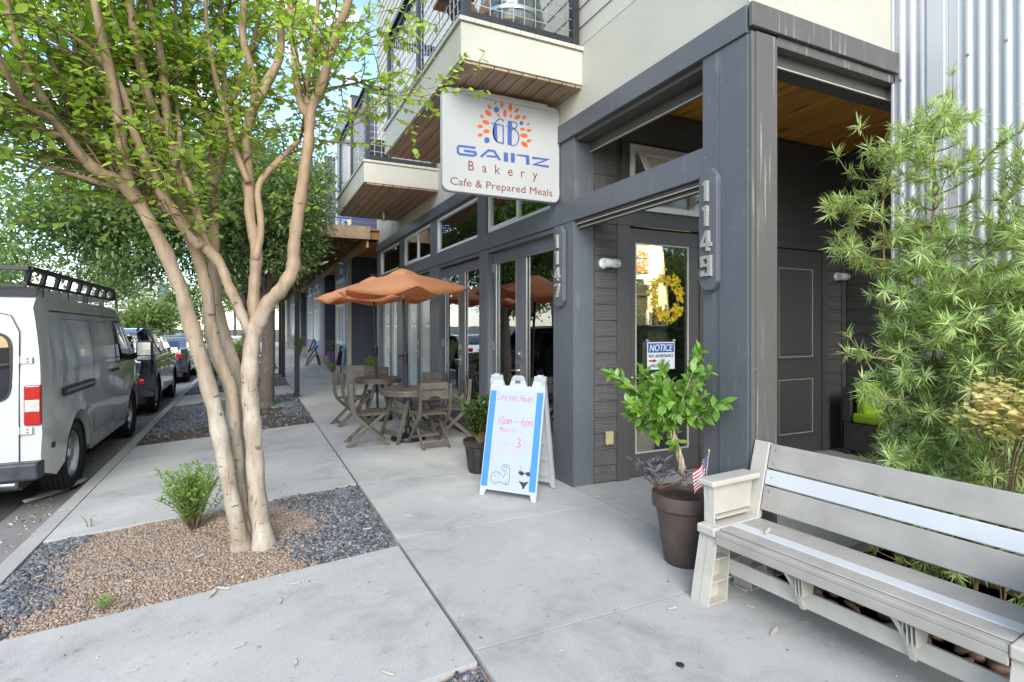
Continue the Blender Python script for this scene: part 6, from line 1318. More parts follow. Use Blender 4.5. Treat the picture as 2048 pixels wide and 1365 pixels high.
def wheel(parent, x, y, r, w, side, rim='galv', spokes=0, name='wheel'):
    ax = Matrix.Rotation(R(90) * side, 3, 'Y'); c = Vector((x, y, r)); hw = w / 2; rr = r * .66
    g = MB(); prof = [(rr, -hw * .9), (r * .93, -hw), (r * .985, -hw * .82)]
    for k in range(5): zz = -hw * .8 + k * hw * .4; prof += [(r, zz + .004), (r, zz + hw * .34), (r - .010, zz + hw * .345), (r - .010, zz + hw * .395)]
    prof += [(r * .985, hw * .85), (r * .93, hw), (r * .80, hw * 1.04), (rr + .01, hw * .93), (rr, hw * .8)]; g.lathe(prof, c, 48, 0, ax); ty = g.build(name, M['black_rubber'], parent, True, angle=30)
    g = MB(); g.lathe([(rr, -hw * .8), (rr, hw * .80), (rr - .012, hw * .86), (rr - .022, hw * .74), (rr - .035, hw * .35), (rr * .62, hw * .18), (rr * .50, hw * .42), (rr * .30, hw * .50), (rr * .26, hw * .80), (0, hw * .84)], c, 40, 0, ax)
    n_ = spokes or 8
    for k in range(n_):
        a = k * 2 * math.pi / n_; r1 = rr * .40
        if spokes: g.bar(c + ax @ Vector((math.cos(a) * rr * .2, math.sin(a) * rr * .2, hw * .75)), c + ax @ Vector((math.cos(a) * rr * .96, math.sin(a) * rr * .96, hw * .72)), .035, .05, up=tuple(ax @ Vector((0, 0, 1))))
        else: g.lathe([(0, .02), (.012, .018), (.012, 0)], c + ax @ Vector((math.cos(a) * r1, math.sin(a) * r1, hw * .44)), 6, 0, ax)
    g.build('rim', M[rim], ty, True)
# ---- white van (local: y forward, origin under rear face centre)
van = thing('white_van', 'white cargo van with black roof rack parked at the kerb', 'van', (0, 0, 0)); VH = .99
WR, WF, rW = 1.03, 4.20, .385
def vx(y, z):
    x = VH - .004
    if z > 1.30: x -= .085 * ((z - 1.30) / .78) ** 1.5
    if z < .45: x -= .03 * (.45 - z) / .2
    if z < .95 and y < 4.9: x += .012 * math.exp(-((z - .80) / .12) ** 2)
    if y > 4.3: x -= .16 * ((y - 4.3) / 1.2) ** 2
    if y < .25: x -= .03 * ((.25 - y) / .25) ** 2
    for wc_ in (WR, WF):
        d = math.hypot(y - wc_, z - rW); x += .028 * math.exp(-((d - .50) / .07) ** 2) * (1 if z > .25 else .3)
    return x
ol = [(0.0, .42), (0.42, .30)] + arch(WR, .40, .475) + [(1.75, .29), (3.80, .29)] + arch(WF, .40, .475) + [(4.95, .30), (5.38, .36), (5.46, .50), (5.44, .80), (5.30, 1.00), (5.05, 1.10), (4.55, 1.22), (4.40, 1.28), (3.55, 1.98), (3.30, 2.06), (2.6, 2.085), (.35, 2.09), (.10, 2.07), (0.02, 1.98), (-.01, 1.2)]
vb = shell('body', ol, vx, M['van_white'], van, [.5, .62, .74, .8, .86, .98, 1.12, 1.28, 1.42, 1.56, 1.70, 1.84, 1.96], [.15, .3, .6, .72, .85, 1.0, 1.17, 1.34, 1.5, 1.65, 1.9, 2.4, 2.9, 3.4, 3.8, 3.95, 4.1, 4.25, 4.37, 4.5, 4.65, 4.8, 5.0, 5.2], .045)
g = MB(); 
for s_ in (1, -1):
    gap(g, [(.34, 1.955), (3.28, 1.93)], vx, s_, w=.014); gap(g, [(1.78, 1.88), (1.78, .55), (1.70, .40)], vx, s_); gap(g, [(2.86, 1.90), (2.86, .42), (1.80, .40)], vx, s_); gap(g, [(2.92, 1.90), (2.92, .40), (3.72, .40), (3.86, .62), (3.95, 1.0), (4.0, 1.22)], vx, s_)
    gap(g, [(.56, 1.20), (.56, 1.26), (.60, 1.85), (.66, 1.88), (2.70, 1.86), (2.78, 1.80), (2.80, 1.42), (2.74, 1.36), (.66, 1.33), (.56, 1.20)], vx, s_, w=.004); gap(g, [(1.75, .50), (2.85, .52)], vx, s_, w=.004)
for xx in (0,): g.box(-.003, .003, -.014, -.008, .47, 1.95)
for s_ in (1, -1):
    pts = [(s_ * .80, .47), (s_ * .80, 1.75), (s_ * .74, 1.90), (s_ * .6, 1.94), (0, 1.945)]
    for a, b_ in zip(pts[:-1], pts[1:]): g.bar((a[0], -.008, a[1]), (b_[0], -.008, b_[1]), .008, .008)
g.build('panel_gap', M['black'], van)
for s_ in (1, -1):
    for pn in ([(.66, 1.35), (1.74, 1.37), (1.74, 1.86), (.68, 1.86)], [(1.83, 1.37), (2.74, 1.39), (2.76, 1.84), (1.83, 1.86)]): g = MB(); sidepoly(g, pn, vx, s_, .002); g.build('side_panel', M['van_white'], van, True)
    wp = [(3.04, 1.29), (4.16, 1.29), (4.05, 1.42), (3.50, 1.87), (3.06, 1.87)]
    g = MB(); sidepoly(g, wp, vx, s_, .004); sw = g.build('side_window', M['carglass'], van, True); g = MB(); gap(g, wp + [wp[0]], vx, s_, .005, .03); g.build('window_seal', M['black'], sw)
g = MB()
for s_ in (1, -1):
    V = []
    n_ = 20; cx_, cz_, hw_, hh_ = s_ * .44, 1.42, .29, .31; po = []
    for k in range(28): a = 2 * math.pi * k / 28; c_, d_ = math.cos(a), math.sin(a); po.append((cx_ + hw_ * math.copysign(abs(c_) ** .38, c_), cz_ + hh_ * math.copysign(abs(d_) ** .38, d_)))
    g.prism(po, (0, -.012, 0), (1, 0, 0), (0, 0, 1), (0, -1, 0), .006)
rw = g.build('rear_window', M['carglass'], van); g = MB()
for s_ in (1, -1):
    for (sc1, dd) in ((1.07, .004),):
        cx_, cz_ = s_ * .44, 1.42; po = [(cx_ + .29 * sc1 * math.copysign(abs(math.cos(a)) ** .38, math.cos(a)), cz_ + .31 * sc1 * math.copysign(abs(math.sin(a)) ** .38, math.sin(a))) for a in [2 * math.pi * k / 28 for k in range(28)]]; g.prism(po, (0, -.009, 0), (1, 0, 0), (0, 0, 1), (0, -1, 0), .005)
g.build('window_seal', M['black'], rw)
g = MB(); q0_ = Vector((0, 3.60, 1.955)); q1_ = Vector((0, 4.38, 1.31)); 
g.add([(-.82, q0_.y + .012, q0_.z + .01), (.82, q0_.y + .012, q0_.z + .01), (.90, q1_.y + .012, q1_.z + .012), (-.90, q1_.y + .012, q1_.z + .012)], [(0, 1, 2, 3)]); g.build('windscreen', M['carglass'], van)
for s_ in (1, -1):
    g = MB(); g.box(s_ * .835, s_ * .965, -.035, .02, .87, 1.25); 
    o = g.build('tail_light', M['red_lens'], van, False, .018, 3); g = MB(); g.box(s_ * .845, s_ * .955, -.039, -.030, 1.0, 1.11); g.build('reverse_lens', M['clear_lens'], o, False, .006, 2)
    for z in (.79, 1.45):
        g = MB(); g.box(s_ * .79, s_ * .90, -.028, -.008, z, z + .065); g.box(s_ * .785, s_ * .81, -.040, -.006, z - .002, z + .067); hg = g.build('door_hinge', M['van_white'], van, False, .004, 2)
        for dz in (.018, .046): g = MB(); g.lathe([(0, .003), (.007, .002), (.007, 0)], (s_ * .865, -.029, z + dz), 8, 0, Matrix.Rotation(R(90), 3, 'X')); g.build('bolt', M['black'], hg)
    g = MB(); xm = s_ * (vx(4.0, 1.3) + .02); g.bar((xm - s_ * .03, 4.02, 1.30), (xm + s_ * .12, 3.98, 1.36), .05, .09); g.box(xm + s_ * .08, xm + s_ * .30, 3.93, 4.05, 1.24, 1.57)
    mi = g.build('mirror', M['black'], van, False, .035, 3); g = MB(); g.box(xm + s_ * .10, xm + s_ * .28, 3.922, 3.93, 1.34, 1.545); g.box(xm + s_ * .10, xm + s_ * .28, 3.922, 3.93, 1.26, 1.325); g.build('mirror_glass', M['mirror'], mi)
    g = MB(); g.box(s_ * .60, s_ * .88, 5.30, 5.42, .82, 1.0); g.build('headlight', M['clear_lens'], van, False, .03, 3)
g = MB()
for s_ in (1, -1):
    x_ = vx(2.7, 1.2) + .004; g.box(s_ * x_, s_ * (x_ + .03), 2.72, 2.84, 1.17, 1.21); x_ = vx(3.05, 1.2) + .004; g.box(s_ * x_, s_ * (x_ + .03), 2.98, 3.12, 1.17, 1.21)
g.build('door_handle', M['black'], van, False, .008, 2)
for s_ in (1, -1):
    x_ = VH + .01; g = MB(); g.box(s_ * x_, s_ * (x_ + .014), .50, 1.74, 1.075, 1.165); tr2 = g.build('slide_track', M['black'], van, False, .004, 1); g = MB(); g.box(s_ * (VH + .024), s_ * (VH + .03), .60, 1.72, 1.11, 1.14); g.build('track_rail', M['galv'], tr2)
g = MB(); g.prism([(-.93, .0), (.93, .0), (.985, .22), (.93, .44), (.93, .46), (-.93, .46), (-.985, .22)] if 0 else [(-.97, -.10), (.97, -.10), (.97, .10), (.88, .10), (-.88, .10), (-.97, .10)], (0, -.02, .37), (1, 0, 0), (0, 1, 0), (0, 0, 1), .17); g.build('bumper', M['bumper'], van, False, .03, 3)
g = MB(); g.tube([(.62, -.02, .33), (.62, -.14, .33)], .03, 12); g.tube([(-.6, .12, .33), (.78, .0, .33)], .045, 12); g.build('exhaust', M['galv'], van, True)
g = MB(); g.box(VH - .02, VH + .012, .20, .25, .61, .66); g.box(-.80, .80, .05, 5.2, .26, .34); g.build('underbody', M['black'], van)
lettering('rear_script', '2500', .085, (.30, -.010, .76), (1, 0, 0), (0, 0, 1), (0, -1, 0), M['galv'], van, width=.26, bold=.003)
g = MB(); cxm = 0; g.lathe([(.05, 0), (.065, 0), (.065, .012), (.05, .012)], (0, -.012, 1.0), 24, 0, Matrix.Rotation(R(90), 3, 'X')); g.box(-.075, .075, -.028, -.012, .988, 1.012); g.build('badge', M['chrome'], van, True)
for yy in (WR, WF):
    for s_ in (1, -1): wheel(van, s_ * (VH - .135), yy, rW, .235, s_)
rk = MB(); zr = 2.20
for s_ in (1, -1):
    rk.bar((s_ * .84, -.02, zr), (s_ * .84, 3.55, zr), .04, .035); rk.bar((s_ * .88, .0, zr + .14), (s_ * .88, 3.4, zr + .14), .05, .045); rk.bar((s_ * .88, 3.4, zr + .14), (s_ * .86, 3.6, zr + .02), .05, .04)
    for k in range(9): rk.bar((s_ * .84, .02 + k * .43, zr), (s_ * .88, .02 + k * .43 - .03, zr + .14), .03, .05)
    for k in range(4): rk.bar((s_ * .80, .55 + k * .85, 2.06), (s_ * .80, .55 + k * .85, zr), .03, .06)
for k in range(11): rk.bar((-.82, .1 + k * .34, zr - .02), (.82, .1 + k * .34, zr - .02), .05, .03)
rk.bar((-.88, -.02, zr + .14), (.88, -.02, zr + .14), .05, .045); rk.bar((-.86, 3.6, zr + .02), (.86, 3.6, zr + .02), .05, .045); rk.build('roof_rack', M['black'], van, False, .006, 2)
van.location = (-1.745 - VH, 6.57, -.29)

def car(name, label, cat, paint, L, H, Wd, wr, wf, r, prof, belt, glasspoly, loc, rot=0, lamps=0, spokes=7, group=None):
    t = thing(name, label, cat, (0, 0, 0), group); hw = Wd / 2
    def xf(y, z):
        x = hw - .01
        if z > belt: x -= (.30) * (z - belt)
        if z < .4: x -= .05 * (.4 - z) / .2
        e = min(y, L - y)
        if e < .7: x -= .20 * ((.7 - e) / .7) ** 2
        x += .02 * math.exp(-((z - belt * .86) / .1) ** 2)
        for c in (wr, wf): d = math.hypot(y - c, z - r); x += .02 * math.exp(-((d - r - .09) / .06) ** 2)
        return x
    o1 = [prof[0]] + arch(wr, r, r + .07) + arch(wf, r, r + .07) + prof[1:]
    shell('body', o1, xf, paint, t, [r + .05, .5, .62, .74, belt * .93, belt, belt + .12, belt + .25, belt + .38, H - .1], [.1, .25, .45, wr - .3, wr, wr + .3, 1.6, 2.0, 2.4, 2.8, wf - .3, wf, wf + .3, L - .45, L - .25, L - .1], .04)
    for gp in glasspoly:
        for s_ in (1, -1): g = MB(); sidepoly(g, gp, xf, s_, .004); w_ = g.build('side_window', M['carglass'], t, True); g = MB(); gap(g, gp + [gp[0]], xf, s_, .006, .025); g.build('window_trim', M['black'], w_)
    g = MB()
    for s_ in (1, -1):
        for yy in (wr + .62, (wr + wf) / 2 + .15, wf - .48): gap(g, [(yy, belt), (yy - .03, .42)], xf, s_, .003, .008)
        gap(g, [(wr + .5, .42), (wf - .48, .42)], xf, s_, .003, .008)
    g.build('door_gap', M['black'], t); g = MB()
    for s_ in (1, -1):
        for yy in (wr + .72, (wr + wf) / 2 + .25): g.box(s_ * (xf(yy, belt - .1)), s_ * (xf(yy, belt - .1) + .03), yy, yy + .14, belt - .12, belt - .09)
    g.build('door_handle', M['chrome'], t, False, .006, 2)
    for yy in (wr, wf):
        for s_ in (1, -1): wheel(t, s_ * (hw - .14), yy, r, .23, s_, 'chrome', spokes)
    # screens follow the roof profile
    for nm, (a, b_) in (('rear_screen', glasspoly[-1] if 0 else prof_rear), ('windscreen', prof_front)) if 0 else (): pass
    for s_ in (1, -1):
        g = MB(); yl = .02 if prof[-1][0] < .3 else .02
        g.box(s_ * (hw - .42 + .22 * lamps), s_ * (hw - .10), -.01, .16, belt - .20 - .28 * lamps, belt - .04 - .32 * lamps); g.build('tail_light', M['red_lens'], t, False, .03, 3)
        g = MB(); g.box(s_ * (hw - .42), s_ * (hw - .16), L - .17, L - .02, belt - .34, belt - .22); g.build('headlight', M['clear_lens'], t, False, .03, 3)
        g = MB(); ym = wf - .72; g.box(s_ * (hw - .06), s_ * (hw + .17), ym, ym + .09, belt + .01, belt + .16); m_ = g.build('mirror', paint, t, False, .03, 3); g = MB(); g.box(s_ * (hw + .0), s_ * (hw + .155), ym - .006, ym, belt + .03, belt + .145); g.build('mirror_glass', M['mirror'], m_)
    g = MB(); g.box(-hw + .12, hw - .12, .02, L - .05, r - .1, r + .05); g.build('underbody', M['black'], t)
    t.location = loc; t.rotation_euler = (0, 0, rot); return t, xf
suv_prof = [(0.06, .42), (4.72, .38), (4.80, .55), (4.76, .95), (4.55, 1.06), (3.60, 1.14), (2.85, 1.68), (2.5, 1.75), (.55, 1.77), (.22, 1.68), (.06, 1.10), (0.0, .62)]
suv_gl = [[(.42, 1.20), (1.20, 1.20), (1.20, 1.64), (.58, 1.64)], [(1.26, 1.20), (2.12, 1.20), (2.12, 1.66), (1.26, 1.65)], [(2.18, 1.20), (3.22, 1.20), (2.74, 1.62), (2.18, 1.66)]]
suv, sxf = car('dark_suv', 'dark grey sport utility car parked just ahead of the white van', 'car', M['suv_paint'], 4.8, 1.77, 1.92, .95, 3.75, .38, suv_prof, 1.14, suv_gl, (-2.72, 12.75, -.29), 0, 1)
g = MB(); g.add([(-.70, .03 - .012, 1.18), (.70, .03 - .012, 1.18), (.62, .20 - .02, 1.62), (-.62, .20 - .02, 1.62)], [(0, 1, 2, 3)]); g.add([(-.66, 2.93, 1.66), (.66, 2.93, 1.66), (.76, 3.58, 1.18), (-.76, 3.58, 1.18)], [(0, 1, 2, 3)])
g2 = MB()
for v_ in g.v: pass
for o_ in [g]:
    oo = MB(); oo.v = [(x + suv.location.x, y + suv.location.y, z + suv.location.z) for x, y, z in o_.v]; oo.f = o_.f; oo.m = o_.m; oo.build('windscreen', M['carglass'], suv)
g = MB()
for s_ in (1, -1): g.bar((suv.location.x + s_ * .66, suv.location.y + .5, 1.49 + .02), (suv.location.x + s_ * .66, suv.location.y + 2.6, 1.49 + .02), .04, .035)
g.build('roof_rail', M['black'], suv, False, .008, 2)
sed_prof = [(0.06, .40), (4.55, .34), (4.66, .50), (4.60, .78), (4.3, .90), (3.45, .98), (2.65, 1.40), (2.2, 1.46), (1.5, 1.44), (.72, 1.12), (.12, 1.08), (0.0, .80)]
sed_gl = [[(1.05, 1.10), (1.62, 1.06), (1.62, 1.38), (1.42, 1.36)], [(1.67, 1.06), (2.20, 1.05), (2.20, 1.40), (1.67, 1.39)], [(2.25, 1.05), (3.12, 1.03), (2.62, 1.34), (2.25, 1.40)]]
def sedan(label, paint, loc, rot=0):
    t, xf = car('parked_sedan', label, 'car', paint, 4.66, 1.46, 1.82, .98, 3.70, .33, sed_prof, 1.02, sed_gl, (0, 0, 0), 0, group='sedans parked farther along the road')
    g = MB(); g.add([(-.66, .76, 1.15), (.66, .76, 1.15), (.56, 1.46, 1.435), (-.56, 1.46, 1.435)], [(0, 1, 2, 3)]); g.add([(-.58, 2.72, 1.39), (.58, 2.72, 1.39), (.70, 3.40, 1.02), (-.70, 3.40, 1.02)], [(0, 1, 2, 3)]); g.build('windscreen', M['carglass'], t); t.location = loc; t.rotation_euler = (0, 0, rot)
sedan('slate grey sedan with red tail lamps ahead of the dark sport utility car', M['sedan_paint'], (-2.72, 19.9, -.29)); sedan('black sedan ahead of the slate grey one', M['suv_paint'], (-2.75, 26.0, -.29)); sedan('pale silver sedan far up the kerb line', M['silver_paint'], (-2.78, 32.6, -.29)); sedan('white sedan parked across the road opposite the cafe', M['van_white'], (-8.6, 14.2, -.29), R(180)); sedan('silver sedan parked across the road beyond the white one', M['silver_paint'], (-8.6, 26.5, -.29), R(180)); sedan('white sedan at the street end under the yellow green tree', M['van_white'], (-.4, 47, -.29), R(90))
# ================================================================== ROW HOUSES BEYOND THE CAFE
HX = 2.5
gal = thing('gallery_deck', 'timber upper gallery deck on dark steel posts over the far sidewalk', 'deck', (.92, 12.9, 0))
ZG = 3.56
g = MB(); y = 12.95
while y < 46: g.box(.80, 2.6 if (15.9 < y < 18.35 or 22 < y < 28.3 or 33 < y < 41) else 3.6, y, y + .05, ZG, ZG + .19); y += .42
g.build('joist', M['joist'], gal)
g = MB(); y = 12.9
while y < 46: g.box(.72, 3.6, y, y + .135, ZG + .195, ZG + .23); y += .14
g.build('deck_board', M['joist'], gal)
cols('beam', M['deckwood'], [(.74, 2.52, 12.86, 12.94, ZG - .02, ZG + .27), (.72, .80, 12.94, 46, ZG - .02, ZG + .27)], gal)
for a_, b_ in ((12.95, 15.88), (18.36, 21.95), (28.35, 32.9)): cols('ledger', M['fir'], [(HX - .05, HX, a_, b_, ZG - .20, ZG)], gal)
g = MB()
for (a, b_) in ((13.2, 15.88), (18.36, 22.0), (28.35, 33)): 
    y = a
    while y < b_: g.box(HX, 4.2, y, min(y + .13, b_), ZG - .06, ZG - .035); y += .135
g.build('soffit_board', M['pine'], gal)
for (u, v) in ((594, 793), (566.6, 753.5), (560.7, 748.5), (547.5, 728.6)):
    p = onz(u, v, 0); g = MB(); g.box(p.x - .05, p.x + .05, p.y - .05, p.y + .05, -.02, ZG - .02); g.box(p.x - .09, p.x + .09, p.y - .09, p.y + .09, 0, .012); g.build('post', M['dark_metal'], gal)
for y in (30, 36, 42): g = MB(); g.box(.86, .96, y, y + .1, -.02, ZG); g.build('post', M['dark_metal'], gal)
g = MB()
for zz in (4.0, 4.2, 4.4, 4.6, 4.8): g.bar((.78, 12.92, zz), (2.5, 12.92, zz), .03, .03); g.bar((.78, 12.92, zz), (.78, 45, zz), .03, .03)
for i in range(9): g.box(.75, .81, 12.9 + 4 * i, 12.96 + 4 * i, 3.8, 4.85)
g.build('railing', plain('blue_rail', (.03, .08, .30), .4), gal)
def house(label, y0, y1, wins, wallm='blue_siding', sidem='navy_siding', depth=3.5, end=None, winx=True):
    t = thing('row_house', label, 'house', (HX, y0, 0), 'row houses along the sidewalk'); T_ = .09
    g = MB(); cuts = sorted([y0 + T_] + [q for w in wins for q in (w[0], w[1])] + [y1 - T_]); zt = 8.0
    segs = []; yy = y0 + T_
    for w in sorted(wins): segs.append((yy, w[0], .42, zt)); segs += [(w[0], w[1], .42, w[2]), (w[0], w[1], w[3], zt)]; yy = w[1]
    segs.append((yy, y1 - T_, .42, zt))
    for (a, b_, c, d) in segs: lap(g, a, b_, c, d, HX + .03, .13, 'y')
    g.build('wall', M[wallm], t)
    g = MB(); g.box(HX + .03, HX + .14, y0 + .1, y1 - .1, .3, 1.04 if wins else 8)
    for w in wins: g.box(HX + .03, HX + .10, w[0] - .3, w[0], .4, 8) if 0 else None
    g.build('wall_backing', M['navy_siding'], t) if 0 else None
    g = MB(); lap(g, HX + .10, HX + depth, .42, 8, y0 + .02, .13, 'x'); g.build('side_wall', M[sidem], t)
    g = MB(); g.box(HX + .07, HX + depth, y0 + .025, y1 - .02, 8, 8.1); g.box(HX + .30, HX + .4, y0 + .03, y1 - .02, .4, 8); g.box(HX + .1, HX + depth, y1 - .1, y1 - .02, .4, 8); g.box(HX + .05, HX + depth, y0 + .021, y0 + .06, .4, 8); g.build('inner_wall', M['inside_dark'], t)
    cols('corner_trim', M['beige_trim'], [(HX - .02, HX + .09, y0 - .015, y0 + T_, .42, 8), (HX - .02, HX + .03, y1 - T_, y1, .42, 8)], t)
    cols('foundation', M['tan_concrete'], [(HX + .005, HX + depth, y0 + .0, y1, -.1, .415)], t)
    for (a, b_, c, d) in wins:
        f = .07; X = HX - .01; g = MB(); g.box(X - .02, X + .06, a, b_, c - .05, c + .06); g.box(X - .02, X + .06, a, b_, d - .08, d + .04); g.box(X - .02, X + .06, a, a + f, c + .06, d - .08); g.box(X - .02, X + .06, b_ - f, b_, c + .06, d - .08)
        zm = c + (d - c) * .60; g.box(X, X + .05, a + f, b_ - f, zm - .035, zm + .035); g.box(X + .005, X + .045, (a + b_) / 2 - .02, (a + b_) / 2 + .02, c + .06, d - .08)
        w = g.build('window', M['white_trim'], t); g = MB(); g.box(X + .045, X + .05, a + f, b_ - f, c + .06, d - .08); g.build('pane', M['glass'], w); g = MB(); g.box(X + .12, X + .125, a + f * .5, b_ - f * .5, c, d); g.build('blind', M['curtain'], w)
    return t
house('nearest blue row house with one white window beyond the umbrellas', 15.9, 18.34, [(16.56, 18.05, 1.03, 2.92)])
house('second blue row house with two tall white windows and dark side wall', 22.0, 28.2, [(23.05, 24.75, 1.0, 2.95), (25.8, 27.55, 1.0, 2.95)])
house('third blue row house far along the sidewalk', 33.0, 41.0, [(34, 35.6, 1.0, 2.95), (37, 38.6, 1.0, 2.95)])
house('tan row house at the far end of the sidewalk', 44, 52, [(45.5, 47, 1, 3), (48.5, 50, 1, 3)], 'tan_wall', 'tan_wall')
cols('link_wall', M['navy_siding'], [(4.2, 4.3, 13.2, 52, 0, 8), ], B) if 0 else None
lk = MB(); lk.box(4.2, 4.35, 13.25, 15.88, 0, 8); lk.box(4.2, 4.35, 18.36, 21.98, 0, 8); lk.box(4.2, 4.35, 28.25, 32.9, 0, 8); lk.box(4.2, 4.35, 41.1, 43.9, 0, 8); tag(lk.build('courtyard_wall', M['navy_siding'], None, loc=(4.2, 13.3, 0)), 'dark navy wall set back between the row houses', 'wall')
# planter curb with leafy plants between cafe and first house
g = MB(); g.box(2.72, 3.6, 13.6, 15.85, -.05, .22); tag(g.build('planter_box', M['tan_concrete'], None, False, .01, 1, (3.1, 14.7, 0)), 'low concrete planter between the cafe and the first blue house', 'planter')
for i, (x, y, h, lab) in enumerate(((2.95, 14.1, .55, 'strappy green plant in the low planter nearest the cafe'), (3.1, 15.2, .5, 'strappy green plant in the low planter nearest the blue house'))):
    shrub('strap_plant', lab, 'plant', Vector((x, y, .2)), 26, h, .35, .20, .16, M['leaf_small'], None, 6, kind='lance', seed=40 + i, r=.003)
shrub('strap_plant', 'low grassy plant at the foot of the first blue house', 'plant', Vector((2.42, 18.6, 0)), 24, .4, .3, .16, .14, M['leaf_small'], None, 6, kind='lance', seed=43, r=.003)
shrub('agave_plant', 'spiky yellow green plant by the second blue house', 'plant', Vector((2.3, 30.2, 0)), 30, 1.2, .6, .5, .10, M['leaf_far'], None, 6, kind='lance', seed=44, r=.006)
# purple pot with snake plant
p = Vector((2.83, 21.2, .1)); g = MB(); g.lathe([(0, 0), (.17, 0), (.24, .42), (.26, .43), (.26, .50), (.235, .50), (.22, .42), (0, .42)], p, 28); tag(g.build('planter_pot', M['pot_purple'], None, True, loc=tuple(p)), 'purple round pot outside the second blue house', 'plant pot'); g = MB(); g.box(2.5, 3.5, 20.6, 21.97, -.05, .10); struct(g.build('doorstep', M['tan_concrete']))
shrub('snake_plant', 'upright yellow edged plant in the purple pot', 'plant', p + Vector((0, 0, .42)), 12, .62, .12, .45, .10, M['leaf_far'], None, 3, kind='lance', seed=45, r=.01)
# wrought bench and bag
t = thing('scroll_bench', 'dark curled iron seat standing on the sidewalk by the second house', 'bench', (2.25, 22.6, 0)); g = MB(); b = Vector((2.2, 22.6, 0))
for s_ in (0, .35):
    for pts in ([(-.45, 0, 0), (-.25, 0, .35), (.05, 0, .72), (.25, 0, .95)], [(-.35, 0, 0), (-.1, 0, .3), (.15, 0, .5), (.35, 0, 0)], [(.25, 0, .95), (.15, 0, .7), (.3, 0, .4), (.42, 0, 0)], [(-.3, 0, .62), (-.1, 0, 1.0), (.05, 0, 1.25), (.1, 0, 1.0), (-.15, 0, .7)]): g.tube(smooth([(b.x + .05 + q[0] * .62, b.y + s_, q[2] * .82) for q in pts], 5), .015, 7)
g.build('frame', M['dark_metal'], t, True); g = MB()
for k in range(6): g.bar((b.x - .15 + k * .06, b.y, .28 + k * .09), (b.x - .15 + k * .06, b.y + .35, .28 + k * .09), .04, .02)
g.build('slat', M['dark_metal'], t)
p = onx(685, 745, 2.45); g = MB(); hx = 2.40; hy = p.y
for k in range(7): a = k * .9; g.tube(smooth([(hx, hy + .05 * k - .15, .95), (hx - .08, hy + .05 * k - .2, .7 - .03 * k), (hx - .04, hy + .06 * k - .1, .45 - .03 * (k % 3)), (hx, hy + .05 * k - .15, .8)], 4), .035, 6)
g.bar((hx, hy, 0), (hx, hy, .95), .03, .03); tag(g.build('hose_hanger', M['black'], None, True, loc=(hx, hy, 0)), 'black coiled hose on a stake by the nearest blue house window', 'hose')
# wall lamps on the houses
for i, y in enumerate((16.2, 22.6, 25.2)):
    g = MB(); g.lathe([(0, -.1), (.06, -.1), (.07, .04), (.03, .1), (0, .12)], (HX - .12, y, 3.12), 14); g.bar((HX, y, 3.16), (HX - .12, y, 3.2), .04, .04); tag(g.build('porch_lamp', M['white'], None, True, loc=(HX - .1, y, 3.1)), ['small pale lamp above the nearest blue house window', 'small pale lamp at the near corner of the second blue house', 'small pale lamp between the second house windows'][i], 'lamp')
# street sign far
g = MB(); p = Vector((-1.1, 33.0, -.1)); g.tube([p, p + Vector((0, 0, 2.3))], .03, 8); st = g.build('street_sign', M['galv'], None, True, loc=tuple(p)); tag(st, 'small white street sign on a pole far up the sidewalk', 'sign'); g = MB(); g.box(p.x - .22, p.x + .22, p.y - .04, p.y - .03, 1.75, 2.25); g.build('plate', M['white'], st, False, .01, 1)
# green planting along far kerb strip
for i, (x, y, lab) in enumerate(((-.9, 15.9, 'feathery green bush in the third bed'), (-.6, 18.6, 'strappy green bush at the far side of the third bed'), (-.8, 22.2, 'light green bush in the fourth bed'), (-.4, 25.0, 'tall grassy bush at the end of the fourth bed'), (-.6, 28.5, 'green bush in the fifth bed'), (-.3, 34.5, 'pale green bush in the sixth bed'))):
    shrub('kerb_bush', lab, 'shrub', Vector((x, y, -.12)), 70, .95 + .2 * (i % 3), .5, .16, .22, M['leaf_far'] if i % 2 else M['leaf_small'], None, 14, kind='lance', seed=60 + i, r=.004)
# ================================================================== ACROSS THE ROAD
g = MB(); g.box(-9.75, -9.6, -20, 75, -.45, -.15); struct(g.build('far_kerb', M['kerb'])); g = MB(); g.box(-11.4, -9.75, -20, 75, -.4, -.16); struct(g.build('far_sidewalk', M['concrete']))
g = MB(); yb = -10
while yb < 60:
    g.box(-12.02, -11.96, yb, yb + .13, -.3, 1.55); yb += .16
g.box(-11.96, -11.92, -10, 60, .1, .2); g.box(-11.96, -11.92, -10, 60, 1.2, 1.3); tag(g.build('picket_fence', M['white_trim'], None, loc=(-12, 0, 0)), 'long white picket fence across the road', 'fence')
def block(label, x0, x1, y0, y1, h, mat, ww=1.2):
    t = thing('background_building', label, 'building', ((x0 + x1) / 2, (y0 + y1) / 2, 0)); g = MB(); g.box(x0, x1, y0, y1, -.4, h); g.build('wall', mat, t); g = MB(); g.box(x0 - .3, x1 + .3, y0 - .3, y1 + .3, h, h + .25); g.build('roof', M['white_trim'], t)
    yy = y0 + 1
    while yy < y1 - ww - .5:
        for z in range(1, int(h) - 1, 3):
            g = MB(); g.box(x1, x1 + .06, yy, yy + ww, z, z + 1.5); w = g.build('window', M['white_trim'], t); g = MB(); g.box(x1 + .06, x1 + .07, yy + .08, yy + ww - .08, z + .08, z + 1.42); g.build('pane', M['carglass'], w)
        yy += 3.2
    g = MB(); xx = x0 + .8
    while xx < x1 - 1.2:
        g.box(xx, xx + 1.1, y0 - .05, y0, 1, 2.5); xx += 2.6
    w = g.build('window', M['carglass'], t)
